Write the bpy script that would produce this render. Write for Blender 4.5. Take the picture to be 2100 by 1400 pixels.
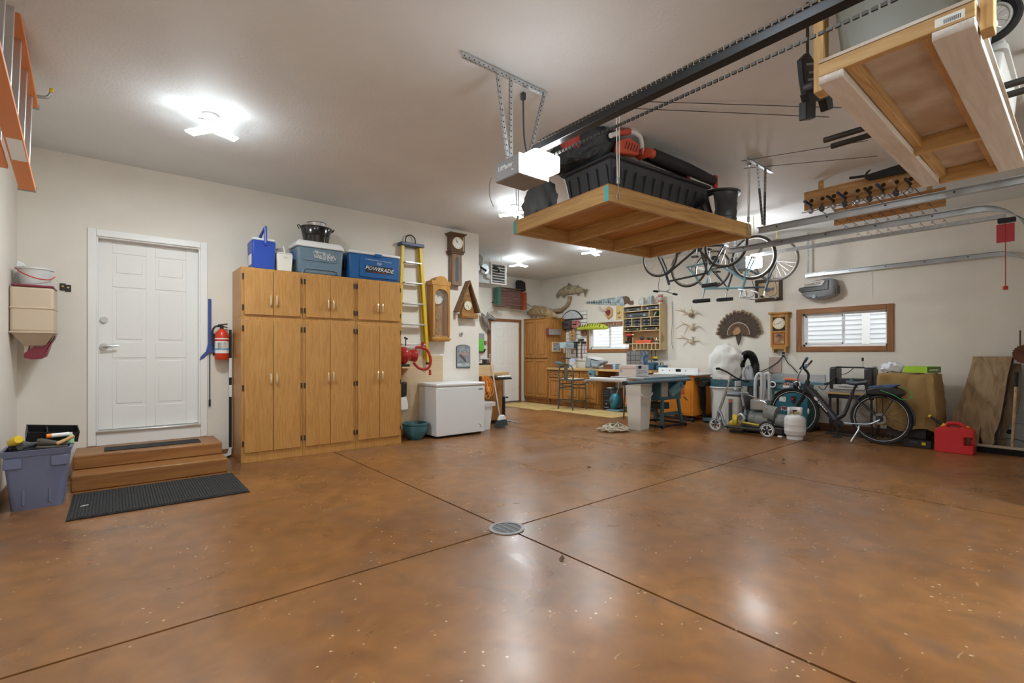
import bpy, bmesh, math, random
from mathutils import Vector, Matrix, Euler
from math import sin, cos, pi, radians, sqrt
random.seed(7)
for o_ in list(bpy.data.objects): bpy.data.objects.remove(o_)
SC = bpy.context.scene
COL = SC.collection
# ---------------------------------------------------------------- camera (photo frame 2100 x 1400)
VU, VV, YH, CAMH = 2240., 235., 727., 1.22
FPX = sqrt((VU-1050)*(1050-VV)); TH = math.atan2(VU-1050, FPX)
FW = Vector((cos(TH), sin(TH), 0)); RT = Vector((sin(TH), -cos(TH), 0)); UP = Vector((0, 0, 1))
CAM = Vector((0, 0, CAMH))
cd = bpy.data.cameras.new('camera'); cam = bpy.data.objects.new('camera', cd); COL.objects.link(cam)
cd.sensor_width = 36; cd.lens = FPX/2100*36; cd.shift_y = (YH-700)/2100; cd.clip_start = .05; cd.clip_end = 100
cam.location = CAM; cam.rotation_euler = (pi/2, 0, TH-pi/2); SC.camera = cam
# ---------------------------------------------------------------- sky and exposure
W = bpy.data.worlds.new('sky'); SC.world = W; W.use_nodes = True
W.node_tree.nodes['Background'].inputs[0].default_value = (.86, .93, 1, 1)
W.node_tree.nodes['Background'].inputs[1].default_value = 2.1
SC.view_settings.view_transform = 'Standard'; SC.view_settings.look = 'None'
SC.view_settings.exposure = 0.40; SC.view_settings.gamma = 1; SC.view_settings.use_curve_mapping = False
LAMP = 220.0        # strength of the lamp panels
# room planes in metres
CE, XB, YA, YC, XA, XL, YF, YG = 3.245, 9.0, 6.58, 9.63, 4.72, -.72, .3, -1.6
def P(px, py, ax, val):
    "point where the line of sight through a photo pixel meets the plane ax = val"
    d = FW+RT*((px-1050)/FPX)+UP*((YH-py)/FPX); i = 'xyz'.index(ax)
    return CAM+d*((val-CAM[i])/d[i])
def tr(pts, ax, val, o):
    "photo outline on a vertical plane -> local (x right, z up) about origin o"
    r = []
    for a, b in pts:
        p = P(a, b, ax, val)
        r.append((o[1]-p.y if ax == 'x' else p.x-o[0], p.z-o[2]))
    return r
# ---------------------------------------------------------------- materials
MATS = {}
def mat(name, c=(.8, .8, .8), r=.5, m=0, wood=None, dark=None, sc=1, noise=0, nsc=8, bump=0, bsc=40, emit=0, trans=0, coat=0, alpha=1, rv=0, ior=1.45):
    if name in MATS: return MATS[name]
    M = bpy.data.materials.new(name); M.use_nodes = True; MATS[name] = M
    N = M.node_tree.nodes; L = M.node_tree.links; b = N['Principled BSDF']
    c4 = (*c, 1)
    b.inputs['Base Color'].default_value = c4; b.inputs['Roughness'].default_value = r; b.inputs['Metallic'].default_value = m
    b.inputs['IOR'].default_value = ior
    if emit: b.inputs['Emission Color'].default_value = c4; b.inputs['Emission Strength'].default_value = emit
    if trans: b.inputs['Transmission Weight'].default_value = trans
    if coat: b.inputs['Coat Weight'].default_value = coat; b.inputs['Coat Roughness'].default_value = .12
    if alpha < 1: b.inputs['Alpha'].default_value = alpha
    tc = N.new('ShaderNodeTexCoord')
    def nz(scale, vec, detail=5, dist=0.0):
        n = N.new('ShaderNodeTexNoise'); n.inputs['Scale'].default_value = scale; n.inputs['Detail'].default_value = detail
        n.inputs['Distortion'].default_value = dist; L.new(vec, n.inputs['Vector']); return n.outputs['Fac']
    if wood:
        mp = N.new('ShaderNodeMapping'); L.new(tc.outputs['Object'], mp.inputs['Vector'])
        s = [14*sc]*3; s['xyz'.index(wood)] = 1.1*sc; mp.inputs['Scale'].default_value = s
        f = nz(1.6, mp.outputs[0], 7, 1.4); rp = N.new('ShaderNodeValToRGB'); L.new(f, rp.inputs[0])
        d = dark or tuple(x*.55 for x in c)
        rp.color_ramp.elements[0].position = .32; rp.color_ramp.elements[0].color = (*d, 1)
        rp.color_ramp.elements[1].position = .62; rp.color_ramp.elements[1].color = c4
        L.new(rp.outputs[0], b.inputs['Base Color'])
    elif noise:
        f = nz(nsc, tc.outputs['Object'], 6); rp = N.new('ShaderNodeValToRGB'); L.new(f, rp.inputs[0])
        d = dark or tuple(x*(1-noise) for x in c)
        rp.color_ramp.elements[0].position = .35; rp.color_ramp.elements[0].color = (*d, 1)
        rp.color_ramp.elements[1].position = .65; rp.color_ramp.elements[1].color = c4
        L.new(rp.outputs[0], b.inputs['Base Color'])
    if bump:
        bp = N.new('ShaderNodeBump'); bp.inputs['Strength'].default_value = bump; bp.inputs['Distance'].default_value = .01
        L.new(nz(bsc, tc.outputs['Object'], 4), bp.inputs['Height']); L.new(bp.outputs[0], b.inputs['Normal'])
    return M
def floor_mat():
    M = bpy.data.materials.new('stained_concrete'); M.use_nodes = True; N = M.node_tree.nodes; L = M.node_tree.links
    b = N['Principled BSDF']; g = N.new('ShaderNodeNewGeometry')
    def nz(s, d=6, dist=0., stretch=None):
        n = N.new('ShaderNodeTexNoise'); n.inputs['Scale'].default_value = s; n.inputs['Detail'].default_value = d; n.inputs['Distortion'].default_value = dist
        src = g.outputs['Position']
        if stretch: mp = N.new('ShaderNodeMapping'); mp.inputs['Scale'].default_value = stretch; L.new(src, mp.inputs[0]); src = mp.outputs[0]
        L.new(src, n.inputs['Vector']); return n.outputs['Fac']
    def ramp(f, *st):
        r = N.new('ShaderNodeValToRGB'); L.new(f, r.inputs[0]); e = r.color_ramp.elements
        while len(e) < len(st): e.new(.5)
        for k, (p, c) in enumerate(st): e[k].position = p; e[k].color = (*c, 1)
        return r.outputs[0]
    def mix(f, a, c, t='MIX'):
        m = N.new('ShaderNodeMix'); m.data_type = 'RGBA'; m.blend_type = t
        if isinstance(f, float): m.inputs[0].default_value = f
        else: L.new(f, m.inputs[0])
        L.new(a, m.inputs[6])
        if isinstance(c, tuple): m.inputs[7].default_value = (*c, 1)
        else: L.new(c, m.inputs[7])
        return m.outputs[2]
    base = ramp(nz(.55, 5, .6), (.3, (.155, .068, .028)), (.46, (.23, .100, .032)), (.62, (.295, .132, .040)), (.76, (.185, .105, .068)))
    fine = ramp(nz(7, 9, .4), (.3, (.78, .77, .77)), (.7, (1.18, 1.15, 1.12)))
    c = mix(1.0, base, fine, 'MULTIPLY')
    c = mix(ramp(nz(2.2, 8, 1.2), (.56, (0, 0, 0)), (.75, (.45, .45, .45))), c, (.15, .10, .085))
    # chips in the stain
    v = N.new('ShaderNodeTexVoronoi'); v.inputs['Scale'].default_value = 16; L.new(g.outputs['Position'], v.inputs['Vector'])
    n2 = nz(3.1, 4); ad = N.new('ShaderNodeMath'); ad.operation = 'MULTIPLY'; L.new(n2, ad.inputs[0]); ad.inputs[1].default_value = .20
    lt = N.new('ShaderNodeMath'); lt.operation = 'LESS_THAN'; L.new(v.outputs['Distance'], lt.inputs[0]); L.new(ad.outputs[0], lt.inputs[1])
    n3 = nz(1.7, 6, .5); gt = N.new('ShaderNodeMath'); gt.operation = 'GREATER_THAN'; L.new(n3, gt.inputs[0]); gt.inputs[1].default_value = .51
    ml = N.new('ShaderNodeMath'); ml.operation = 'MULTIPLY'; L.new(lt.outputs[0], ml.inputs[0]); L.new(gt.outputs[0], ml.inputs[1])
    c = mix(ml.outputs[0], c, (.55, .42, .24))
    sm = ramp(nz(5, 8, 2.5, (1, 3, 1)), (.68, (0, 0, 0)), (.71, (.5, .5, .5)))
    c = mix(sm, c, (.50, .33, .15))
    L.new(c, b.inputs['Base Color'])
    rr = N.new('ShaderNodeMapRange'); L.new(nz(1.3, 8, .8), rr.inputs[0]); rr.inputs[1].default_value = .3; rr.inputs[2].default_value = .7; rr.inputs[3].default_value = .23; rr.inputs[4].default_value = .40
    L.new(rr.outputs[0], b.inputs['Roughness']); b.inputs['IOR'].default_value = 1.55
    bp = N.new('ShaderNodeBump'); bp.inputs['Strength'].default_value = .03; bp.inputs['Distance'].default_value = .01; L.new(nz(6, 6), bp.inputs['Height']); L.new(bp.outputs[0], b.inputs['Normal'])
    return M
K = lambda *a, **k: mat(*a, **k)
WALL = mat('wall_paint', (.80, .75, .665), .75, bump=.12, bsc=60, noise=.04, nsc=3)
CEIL = mat('ceiling_paint', (.79, .80, .81), .6, bump=.25, bsc=45, noise=.04, nsc=2)
OAK = mat('oak', (.55, .285, .085), .38, wood='z', dark=(.44, .205, .05), sc=1.8); OAKX = mat('oak_crosscut', (.52, .25, .065), .38, wood='x', dark=(.36, .15, .03))
OAKM = mat('oak_honey', (.50, .23, .06), .35, wood='z', dark=(.33, .13, .025)); 
PINE = mat('pine', (.66, .42, .18), .55, wood='x', dark=(.45, .25, .09)); PINEY = mat('pine_lengthwise', (.66, .42, .18), .55, wood='y', dark=(.45, .25, .09)); PINEZ = mat('pine_upright', (.66, .42, .18), .55, wood='z', dark=(.45, .25, .09))
PLY = mat('plywood', (.63, .36, .14), .5, wood='x', dark=(.38, .18, .06)); PLYL = mat('plywood_pale', (.78, .58, .33), .6, wood='x', dark=(.66, .46, .24))
BLK = mat('black_plastic', (.018, .018, .02), .42); RUB = mat('black_rubber', (.02, .02, .02), .8); DGR = mat('dark_grey_plastic', (.07, .07, .075), .45)
GRY = mat('grey_plastic', (.32, .33, .34), .45); LGR = mat('light_grey_plastic', (.62, .62, .61), .45); WHT = mat('white_plastic', (.84, .84, .83), .35); WPT = mat('white_paint', (.85, .835, .81), .4)
STL = mat('brushed_steel', (.62, .62, .62), .3, m=1); GLV = mat('galvanised_steel', (.55, .57, .58), .42, m=.9, noise=.2, nsc=30); CHR = mat('chrome', (.85, .85, .85), .12, m=1); BRS = mat('brass', (.75, .52, .2), .25, m=1); IRN = mat('dark_iron', (.06, .055, .05), .5, m=.6)
RED = mat('red_paint', (.52, .03, .02), .35); ORG = mat('orange_paint', (.85, .26, .03), .4); YEL = mat('yellow_paint', (.80, .55, .02), .4); BLU = mat('blue_plastic', (.02, .07, .42), .35); GRN = mat('green_plastic', (.12, .55, .06), .45)
TEA = mat('teal_machine_paint', (.05, .13, .165), .4, noise=.2); TEAL = mat('teal_light_paint', (.13, .24, .285), .4)
# ---------------------------------------------------------------- mesh building
class B:
    def __init__(s): s.v = []; s.f = []
    def add(s, v, f, m=None):
        o = len(s.v); s.v += [(m @ Vector(p)) if m else Vector(p) for p in v]; s.f += [[i+o for i in q] for q in f]; return s
    def box(s, x0, x1, y0, y1, z0, z1, m=None):
        v = [(x, y, z) for x in (x0, x1) for y in (y0, y1) for z in (z0, z1)]
        return s.add(v, [(0, 1, 3, 2), (4, 6, 7, 5), (0, 4, 5, 1), (2, 3, 7, 6), (0, 2, 6, 4), (1, 5, 7, 3)], m)
    def bx(s, c, d, e=(0, 0, 0)):
        m = Matrix.Translation(c) @ Euler(e).to_matrix().to_4x4()
        return s.box(-d[0]/2, d[0]/2, -d[1]/2, d[1]/2, -d[2]/2, d[2]/2, m)
    def loft(s, rings, cap=True, closed=True):
        n = len(rings[0]); v = [p for r in rings for p in r]; f = []
        for k in range(len(rings)-1):
            for i in range(n if closed else n-1):
                j = (i+1) % n; f.append((k*n+i, k*n+j, (k+1)*n+j, (k+1)*n+i))
        if cap: f.append(tuple(range(n))); f.append(tuple((len(rings)-1)*n+i for i in range(n)))
        return s.add(v, f)
    def tube(s, pts, r, n=6, closed=False, cap=True):
        pts = [Vector(p) for p in pts]; k = len(pts); rr = r if isinstance(r, (list, tuple)) else [r]*k; rings = []; a = None
        for i, p in enumerate(pts):
            if closed: t = pts[(i+1) % k]-pts[i-1]
            else: t = pts[min(i+1, k-1)]-pts[max(i-1, 0)]
            t = t.normalized() if t.length > 1e-9 else Vector((0, 0, 1))
            if a is None: a = t.orthogonal().normalized()
            else:
                a = a-t*a.dot(t); a = a.normalized() if a.length > 1e-6 else t.orthogonal().normalized()
            b = t.cross(a); rings.append([p+(a*cos(2*pi*j/n)+b*sin(2*pi*j/n))*rr[i] for j in range(n)])
        if closed: rings.append(rings[0]); cap = False
        return s.loft(rings, cap)
    def cyl(s, a, b, r, r2=None, n=14): return s.tube([a, b], [r, r if r2 is None else r2], n)
    def lathe(s, prof, n=24, m=None, cap=False):
        o = B(); o.loft([[(r*cos(2*pi*j/n), r*sin(2*pi*j/n), z) for j in range(n)] for r, z in prof], cap); return s.add(o.v, o.f, m)
    def prism(s, out, y0, y1, m=None, ax='y'):
        n = len(out); mk = {'y': lambda a, c, d: (a, d, c), 'x': lambda a, c, d: (d, a, c), 'z': lambda a, c, d: (a, c, d)}[ax]
        v = [mk(a, c, y0) for a, c in out]+[mk(a, c, y1) for a, c in out]
        return s.add(v, [tuple(range(n)), tuple(range(2*n-1, n-1, -1))]+[(i, i+n, (i+1) % n+n, (i+1) % n) for i in range(n)], m)
    def ell(s, c, r, nu=14, nv=8, e=None):
        r = (r, r, r) if not isinstance(r, (tuple, list)) else r
        m = Matrix.Translation(c) @ (Euler(e).to_matrix().to_4x4() if e else Matrix()) @ Matrix.Diagonal((*r, 1))
        return s.lathe([(max(sin(pi*k/nv), .002), -cos(pi*k/nv)) for k in range(nv+1)], nu, m, True)
    def o(s, name, m, par=None, sm=False, bv=0, seg=2, sub=0, ang=40):
        me = bpy.data.meshes.new(name); bm = bmesh.new(); vs = [bm.verts.new(p) for p in s.v]
        for q in s.f:
            try: bm.faces.new([vs[i] for i in q])
            except ValueError: pass
        bmesh.ops.remove_doubles(bm, verts=bm.verts, dist=1e-5); bmesh.ops.recalc_face_normals(bm, faces=bm.faces); bm.to_mesh(me); bm.free()
        if m: me.materials.append(m)
        if sm or bv:
            me.polygons.foreach_set('use_smooth', [True]*len(me.polygons)); me.set_sharp_from_angle(angle=radians(ang))
        ob = bpy.data.objects.new(name, me); COL.objects.link(ob)
        if par is not None: ob.parent = par
        if bv: d = ob.modifiers.new('bevel', 'BEVEL'); d.width = bv; d.segments = seg; d.limit_method = 'ANGLE'; d.angle_limit = radians(35); d.harden_normals = False
        if sub: d = ob.modifiers.new('subsurf', 'SUBSURF'); d.levels = d.render_levels = sub
        return ob
def thing(name, label, cat, loc=(0, 0, 0), rz=0, group=None, e=None):
    o = bpy.data.objects.new(name, None); COL.objects.link(o); o.location = loc; o.rotation_euler = e or (0, 0, rz); o.empty_display_size = .1
    return tag(o, label, cat, group)
def tag(o, label, cat, group=None):
    o['label'] = label; o['category'] = cat
    if group: o['group'] = group
    return o
def struct(o, label=None):
    o['kind'] = 'structure'
    if label: o['label'] = label
    return o
def stuff(o): o['kind'] = 'stuff'; return o
def kid(src, par, loc=None, e=None):
    c = src.copy(); COL.objects.link(c); c.parent = par
    if loc is not None: c.location = loc
    if e is not None: c.rotation_euler = e
    for ch in list(src.children): kid(ch, c)
    return c
def dup(root, loc, rz=None, label=None, e=None):
    r = root.copy(); COL.objects.link(r); r.location = loc
    if rz is not None: r.rotation_euler = (0, 0, rz)
    if e is not None: r.rotation_euler = e
    if label: r['label'] = label
    for ch in list(root.children): kid(ch, r)
    return r
def spl(pts, n=6, closed=False):
    p = [Vector(q) for q in pts]; r = []; k = len(p)
    for i in range(k if closed else k-1):
        g = (lambda j: p[j % k]) if closed else (lambda j: p[min(max(j, 0), k-1)])
        a, b, c, d = g(i-1), g(i), g(i+1), g(i+2)
        for j in range(n):
            t = j/n; r.append(.5*((2*b)+(c-a)*t+(2*a-5*b+4*c-d)*t*t+(3*b-a-3*c+d)*t*t*t))
    if not closed: r.append(p[-1])
    return r
def arc(c, r, a0, a1, n=12): return [(c[0]+r*cos(a0+(a1-a0)*k/n), c[1]+r*sin(a0+(a1-a0)*k/n)) for k in range(n+1)]
def text(s, size, m, par, loc, e=(pi/2, 0, 0), ext=.0012, name='lettering', shear=0, width=None, al='CENTER'):
    cu = bpy.data.curves.new(name, 'FONT'); cu.body = s; cu.size = size; cu.extrude = ext; cu.align_x = al; cu.align_y = 'CENTER'; cu.shear = shear; cu.resolution_u = 2
    t = bpy.data.objects.new('tmp_text', cu); COL.objects.link(t); dg = bpy.context.evaluated_depsgraph_get(); dg.update()
    me = bpy.data.meshes.new_from_object(t.evaluated_get(dg)); bpy.data.objects.remove(t); me.materials.clear(); me.materials.append(m)
    o = bpy.data.objects.new(name, me); COL.objects.link(o); o.parent = par; o.location = loc; o.rotation_euler = e
    if width:
        xs = [v.co.x for v in me.vertices]; k = width/(max(xs)-min(xs)); o.scale = (k, 1, 1)
    return o
RB = -pi/2   # turns a front facing -y into a front facing -x (things on the window wall)
def single(b, name, m, label, cat, loc=(0, 0, 0), rz=0, group=None, **k):
    o = b.o(name, m, None, **k); o.location = loc; o.rotation_euler = (0, 0, rz); return tag(o, label, cat, group)
def crumple(o, amp, sc=6, cuts=2, seed=0):
    "give a cloth part real folds: subdivide and push the surface about"
    from mathutils import noise
    me = o.data; bm = bmesh.new(); bm.from_mesh(me); bmesh.ops.triangulate(bm, faces=[f for f in bm.faces if len(f.verts) > 4]); bmesh.ops.subdivide_edges(bm, edges=bm.edges, cuts=cuts, use_grid_fill=True); bm.normal_update()
    for v in bm.verts:
        p = v.co*sc+Vector((seed, seed*.7, 0)); k = (1-abs(noise.noise(p)))**2*.9+.5*noise.noise(p*2.3)-.45; v.co += v.normal*k*amp
    bm.to_mesh(me); bm.free(); me.polygons.foreach_set('use_smooth', [True]*len(me.polygons)); me.set_sharp_from_angle(angle=radians(70)); return o
def fr(px0, py0, px1, py1, ax, val):
    "rectangle seen between two photo corners on a plane: origin (its lower left), width, height"
    a = P(px0, py0, ax, val); b = P(px1, py1, ax, val)
    return Vector((a.x, a.y, b.z)), (a.y-b.y if ax == 'x' else b.x-a.x), a.z-b.z
# ================================================================ the room
FLM = floor_mat()
fl = struct(B().box(XL, XB, YG, YC, -.2, -.012).o('floor', mat('joint_dark', (.05, .03, .02), .9)))
G = .008
for (x0, x1) in ((XL, 2.12), (2.12, 5.2), (5.2, XB)):
    for (y0, y1) in ((YG, 2.62), (2.62, YC)):
        B().box(x0+(G if x0 > XL else 0), x1-(G if x1 < XB else 0), y0+(G if y0 > YG else 0), y1-(G if y1 < YC else 0), -.19, 0).o('slab', FLM, fl)
struct(B().box(XL-.2, XB+.2, YG-.2, YC+.2, CE, CE+.15).o('ceiling', CEIL))
struct(B().box(XL-.15, XL, YG, YA+.25, 0, CE).o('wall_left', WALL))
# door wall with its opening
DX0, DX1, DZ0, DZ1 = -.15, .768, .40, 2.455
struct(B().box(XL, DX0, YA, YA+.2, 0, CE).box(DX1, XA, YA, YA+.2, 0, CE).box(DX0, DX1, YA, YA+.2, DZ1, CE).box(DX0, DX1, YA, YA+.2, 0, DZ0).box(DX0, DX1, YA+.14, YA+.2, DZ0, DZ1).o('wall_back', WALL))
struct(B().box(XA-.15, XA, YA+.2, YC, 0, CE).o('wall_alcove', WALL))
# far wall with second door
E0 = P(1000, 800, 'y', YC); E1 = P(1067, 800, 'y', YC); FX0, FX1, FZ1 = E0.x+.07, E1.x-.09, 2.06
struct(B().box(XA, XB, YC, YC+.15, 0, CE).o('wall_far', WALL))
# window wall with two openings
a = P(1633.6, 634.6, 'x', XB); b = P(1833.7, 720.7, 'x', XB); W2 = (b.y+.085, a.y-.085, 1.27+.085, 1.99-.085)
a = P(1203, 664, 'x', XB); b = P(1297, 727, 'x', XB); W1 = (b.y+.085, a.y-.085, W2[2], W2[3])
wb = B().box(XB, XB+.16, YG, YC, 0, W2[2]).box(XB, XB+.16, YG, YC, W2[3], CE)
for y0, y1 in ((YG, W2[0]), (W2[1], W1[0]), (W1[1], YC)): wb.box(XB, XB+.16, y0, y1, W2[2], W2[3])
struct(wb.o('wall_right', WALL))
struct(B().box(5.6, XB, YF-.15, YF, 0, CE).o('wall_front', WALL)); struct(B().box(5.6, 5.75, YG, YF-.15, 0, CE).o('wall_front_return', WALL))
struct(B().box(XL, 5.6, YG-.15, YG, 0, CE).o('wall_entrance', WALL))
BBM = mat('stained_trim', (.30, .13, .05), .45, wood='y', dark=(.2, .075, .025))
struct(B().box(XB-.016, XB, YF, YC, 0, .10).o('baseboard_right', BBM, bv=.004)); struct(B().box(XL, XL+.016, YG, YA, 0, .10).o('baseboard_left', BBM, bv=.004))
struct(B().box(.93, XA, YA-.016, YA, 0, .10).o('baseboard_back', mat('stained_trim_x', (.30, .13, .05), .45, wood='x', dark=(.2, .075, .025)), bv=.004))
def panel_door(name, par_w, h, m, panels, hand=1):
    "six panel door, front at local y=0 facing -y, origin bottom left"
    w = par_w; d = struct(B().box(0, w, .006, .04, 0, h).o(name, m))
    # stiles, rails and raised fields proud of the slab
    xs = [0, .13*w/.9, .41*w/.9, w-.41*w/.9, w-.13*w/.9, w]; zs = panels
    for x0, x1 in ((xs[0], xs[1]), (xs[2], xs[3]), (xs[4], xs[5])): B().box(x0, x1, 0, .01, 0, h).o('stile', m, d, bv=.003)
    zz = [0]+[z for p in zs for z in p]+[h]
    for k in range(0, len(zz), 2):
        for x0, x1 in ((xs[1], xs[2]), (xs[3], xs[4])): B().box(x0, x1, 0, .01, zz[k], zz[k+1]).o('rail', m, d, bv=.003)
    for z0, z1 in zs:
        for x0, x1 in ((xs[1], xs[2]), (xs[3], xs[4])): B().box(x0+.03, x1-.03, .001, .02, z0+.03, z1-.03).o('raised_panel', m, d, bv=.006)
    return d
DW = DX1-DX0; DH = DZ1-.425
d1 = panel_door('door_1', DW, DH, mat('door_white', (.86, .845, .82), .35), [(.24, .76), (.93, 1.52), (1.64, 1.88)]); d1.location = (DX0, YA+.085, .425); d1['label'] = 'white six panel entry door above the steps'
hz = P(230, 711, 'y', YA+.085).z-.425; lz = P(213, 656, 'y', YA+.085).z-.425
hx = P(213, 711, 'y', YA+.085).x-DX0
B().cyl((hx, -.002, hz), (hx, -.018, hz), .036, .032, 20).cyl((hx, -.018, hz), (hx, -.06, hz), .011).tube(spl([(hx-.005, -.058, hz), (hx+.05, -.062, hz+.004), (hx+.12, -.056, hz+.01)], 4), [.011]*4+[.010]*4+[.008], 8).o('door_handle', STL, d1, sm=True)
B().cyl((hx, -.002, lz), (hx, -.022, lz), .034, .028, 20).bx((hx, -.026, lz), (.012, .02, .03)).o('deadbolt', STL, d1, sm=True)
# casing, jamb, threshold
tm = mat('trim_white', (.86, .85, .835), .35)
struct(B().box(DX0-.065, DX0+.005, YA-.018, YA, .275, DZ1+.07).o('trim_1', tm, bv=.006)); struct(B().box(DX1-.005, DX1+.065, YA-.018, YA, .275, DZ1+.07).o('trim_2', tm, bv=.006)); struct(B().box(DX0+.006, DX1-.006, YA-.018, YA, DZ1-.005, DZ1+.07).o('trim_3', tm, bv=.006))
struct(B().box(DX0+.006, DX1-.006, YA-.012, YA, .275, .40).o('trim_4', tm)); struct(B().box(DX0, DX1, YA-.03, YA+.08, .401, .424).o('trim_5', STL, bv=.004))
struct(B().box(DX0, DX0+.018, YA+.001, YA+.08, .425, DZ1-.018).box(DX1-.018, DX1, YA+.001, YA+.08, .425, DZ1-.018).box(DX0, DX1, YA+.001, YA+.08, DZ1-.017, DZ1-.001).o('trim_6', tm))
# far door (flat on the far wall, brown casing)
d2 = panel_door('door_2', FX1-FX0, FZ1-.02, mat('door_cream', (.82, .80, .75), .4), [(.24, .76), (.93, 1.52), (1.62, 1.86)]); d2.location = (FX0, YC-.045, .02); d2['label'] = 'cream six panel door with brown casing in the far wall'
cm = mat('casing_brown', (.28, .12, .05), .4, wood='z', dark=(.2, .08, .03)); cx = mat('casing_brown_x', (.28, .12, .05), .4, wood='x', dark=(.2, .08, .03))
struct(B().box(FX0-.08, FX0, YC-.06, YC, 0, FZ1+.075).o('trim_7', cm, bv=.006)); struct(B().box(FX1, FX1+.08, YC-.06, YC, 0, FZ1+.075).o('trim_8', cm, bv=.006)); struct(B().box(FX0, FX1, YC-.06, YC, FZ1, FZ1+.075).o('trim_9', cx, bv=.006))
for k in (.3, 1.1, 1.8): B().box(FX1-FX0-.012, FX1-FX0, -.012, 0, k, k+.09).o('hinge', BRS, d2)
# windows
wm = mat('window_vinyl', (.85, .86, .88), .35); gl = mat('window_glass', (1, 1, 1), 0, trans=1, ior=1.0)
wc = mat('window_casing', (.36, .16, .06), .4, wood='y', dark=(.25, .10, .035)); wz = mat('window_casing_z', (.36, .16, .06), .4, wood='z', dark=(.25, .10, .035))
def window(n, w, label):
    y0, y1, z0, z1 = w; o = struct(B().box(XB+.06, XB+.12, y0, y0+.03, z0, z1).box(XB+.06, XB+.12, y1-.03, y1, z0, z1).box(XB+.06, XB+.12, y0, y1, z0, z0+.035).box(XB+.06, XB+.12, y0, y1, z1-.03, z1).o('window_%d' % n, wm), label)
    ym = (y0+y1)/2
    # sliding sash (far half) and fixed light
    B().box(XB+.05, XB+.085, ym-.02, ym+.02, z0+.035, z1-.03).box(XB+.05, XB+.085, y1-.065, y1-.03, z0+.035, z1-.03).box(XB+.05, XB+.085, ym, y1-.03, z0+.035, z0+.07).box(XB+.05, XB+.085, ym, y1-.03, z1-.06, z1-.03).o('sash', wm, o, bv=.003)
    B().box(XB+.064, XB+.068, ym+.02, y1-.065, z0+.07, z1-.06).o('pane', gl, o); B().box(XB+.098, XB+.102, y0+.03, ym, z0+.035, z1-.03).o('pane', gl, o)
    B().bx((XB+.045, ym-.005, (z0+z1)/2), (.012, .012, .05)).o('latch', WHT, o)
    for k, (c0, c1) in enumerate(((y0-.085, y0), (y1, y1+.085))): B().box(XB-.02, XB+.002, c0, c1, z0-.085, z1+.085).o('casing', wz, o, bv=.006)
    for c0, c1 in ((z0-.085, z0), (z1, z1+.085)): B().box(XB-.02, XB+.002, y0, y1, c0, c1).o('casing', wc, o, bv=.006)
    return o
w1 = window(1, W1, 'sliding window over the workbench behind the hanging lure'); w2 = window(2, W2, 'sliding window beside the wall clock facing white siding')
# next house seen through the panes
SID = mat('white_siding', (.80, .81, .82), .6)
nb = thing('neighbour_house', 'white lap-sided neighbouring house wall seen through the windows', 'house', (10.9, 0, 0))
sd = B()
for k in range(40): sd.add(*(lambda z: ([(x, y, zz) for y in (-2, 12) for x, zz in ((0, z), (-.028, z), (-.006, z+.09), (0, z+.09))], [(0, 1, 2, 3), (7, 6, 5, 4), (0, 4, 5, 1), (1, 5, 6, 2), (2, 6, 7, 3), (3, 7, 4, 0)]))(k*.09))
stuff(sd.o('siding', SID, nb)); 
for yy in (1.75, 2.65, 8.2): B().box(-.05, 0, yy, yy+.12, 0, 3.4).o('corner_board', WPT, nb)
B().box(-.03, -.01, 2.0, 2.6, 1.1, 1.25).o('meter_box', mat('meter_grey', (.5, .52, .55), .5), nb)
struct(B().box(XB+.3, 14, -6, 16, -.3, -.05).o('ground', mat('gravel', (.5, .48, .45), .9, noise=.3)))
# ---------------------------------------------------------------- ceiling lamps
LEDM = mat('lamp_panel', (.87, .96, 1), .5, emit=LAMP); LEDB = mat('lamp_core', (.87, .96, 1), .5, emit=LAMP*.07)
def lamp(x, y, label, a0=0., rz=0):
    t = thing('ceiling_light', label, 'ceiling light', (x, y, CE), rz, 'three-wing lamps on the ceiling')
    B().lathe([(.001, 0), (.06, 0), (.06, -.02), (.001, -.02)], 20).o('base', WHT, t, sm=True)
    B().lathe([(.001, -.021), (.045, -.021), (.045, -.12), (.035, -.135), (.001, -.135)], 20).o('lit_core', LEDB, t, sm=True)
    for k in range(3):
        a = a0+k*2*pi/3; m = Matrix.Rotation(a, 4, 'Z') @ Matrix.Rotation(.10, 4, 'Y')
        w = B().box(.05, .22, -.05, .05, -.115, -.105, m).o('wing', WHT, t, bv=.003)
        B().box(.055, .215, -.046, .046, -.122, -.116, m).o('diffuser', LEDM, w)
    return t
LP = [P(432, 250, 'z', CE-.06), P(1064, 537, 'z', CE-.06), P(1055, 430, 'z', CE-.06), P(1216, 511, 'z', CE-.06)]
for q_, lb, a_ in zip(LP, ('above the entry door steps', 'near the far door alcove', 'behind the hanging storage platform', 'over the table saw area'), (2.3, 2.0, .3, .3)): lamp(q_.x, q_.y, 'three-wing white ceiling lamp '+lb, a_)
lamp(.7, 1.2, 'added three-wing fill lamp above the garage entrance, out of view', .6)  # fill lamp added outside the frame to brighten the room
lamp(4.9, -.8, 'added three-wing fill lamp over the right end of the entrance, out of view', .2)  # unseen extra lamp, added to lift the dim right side and shelf underside
lamp(2.6, -.6, 'added three-wing fill lamp in front of the garage doors, out of view', .6)  # another added lamp behind the camera, there only for overall brightness
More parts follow.
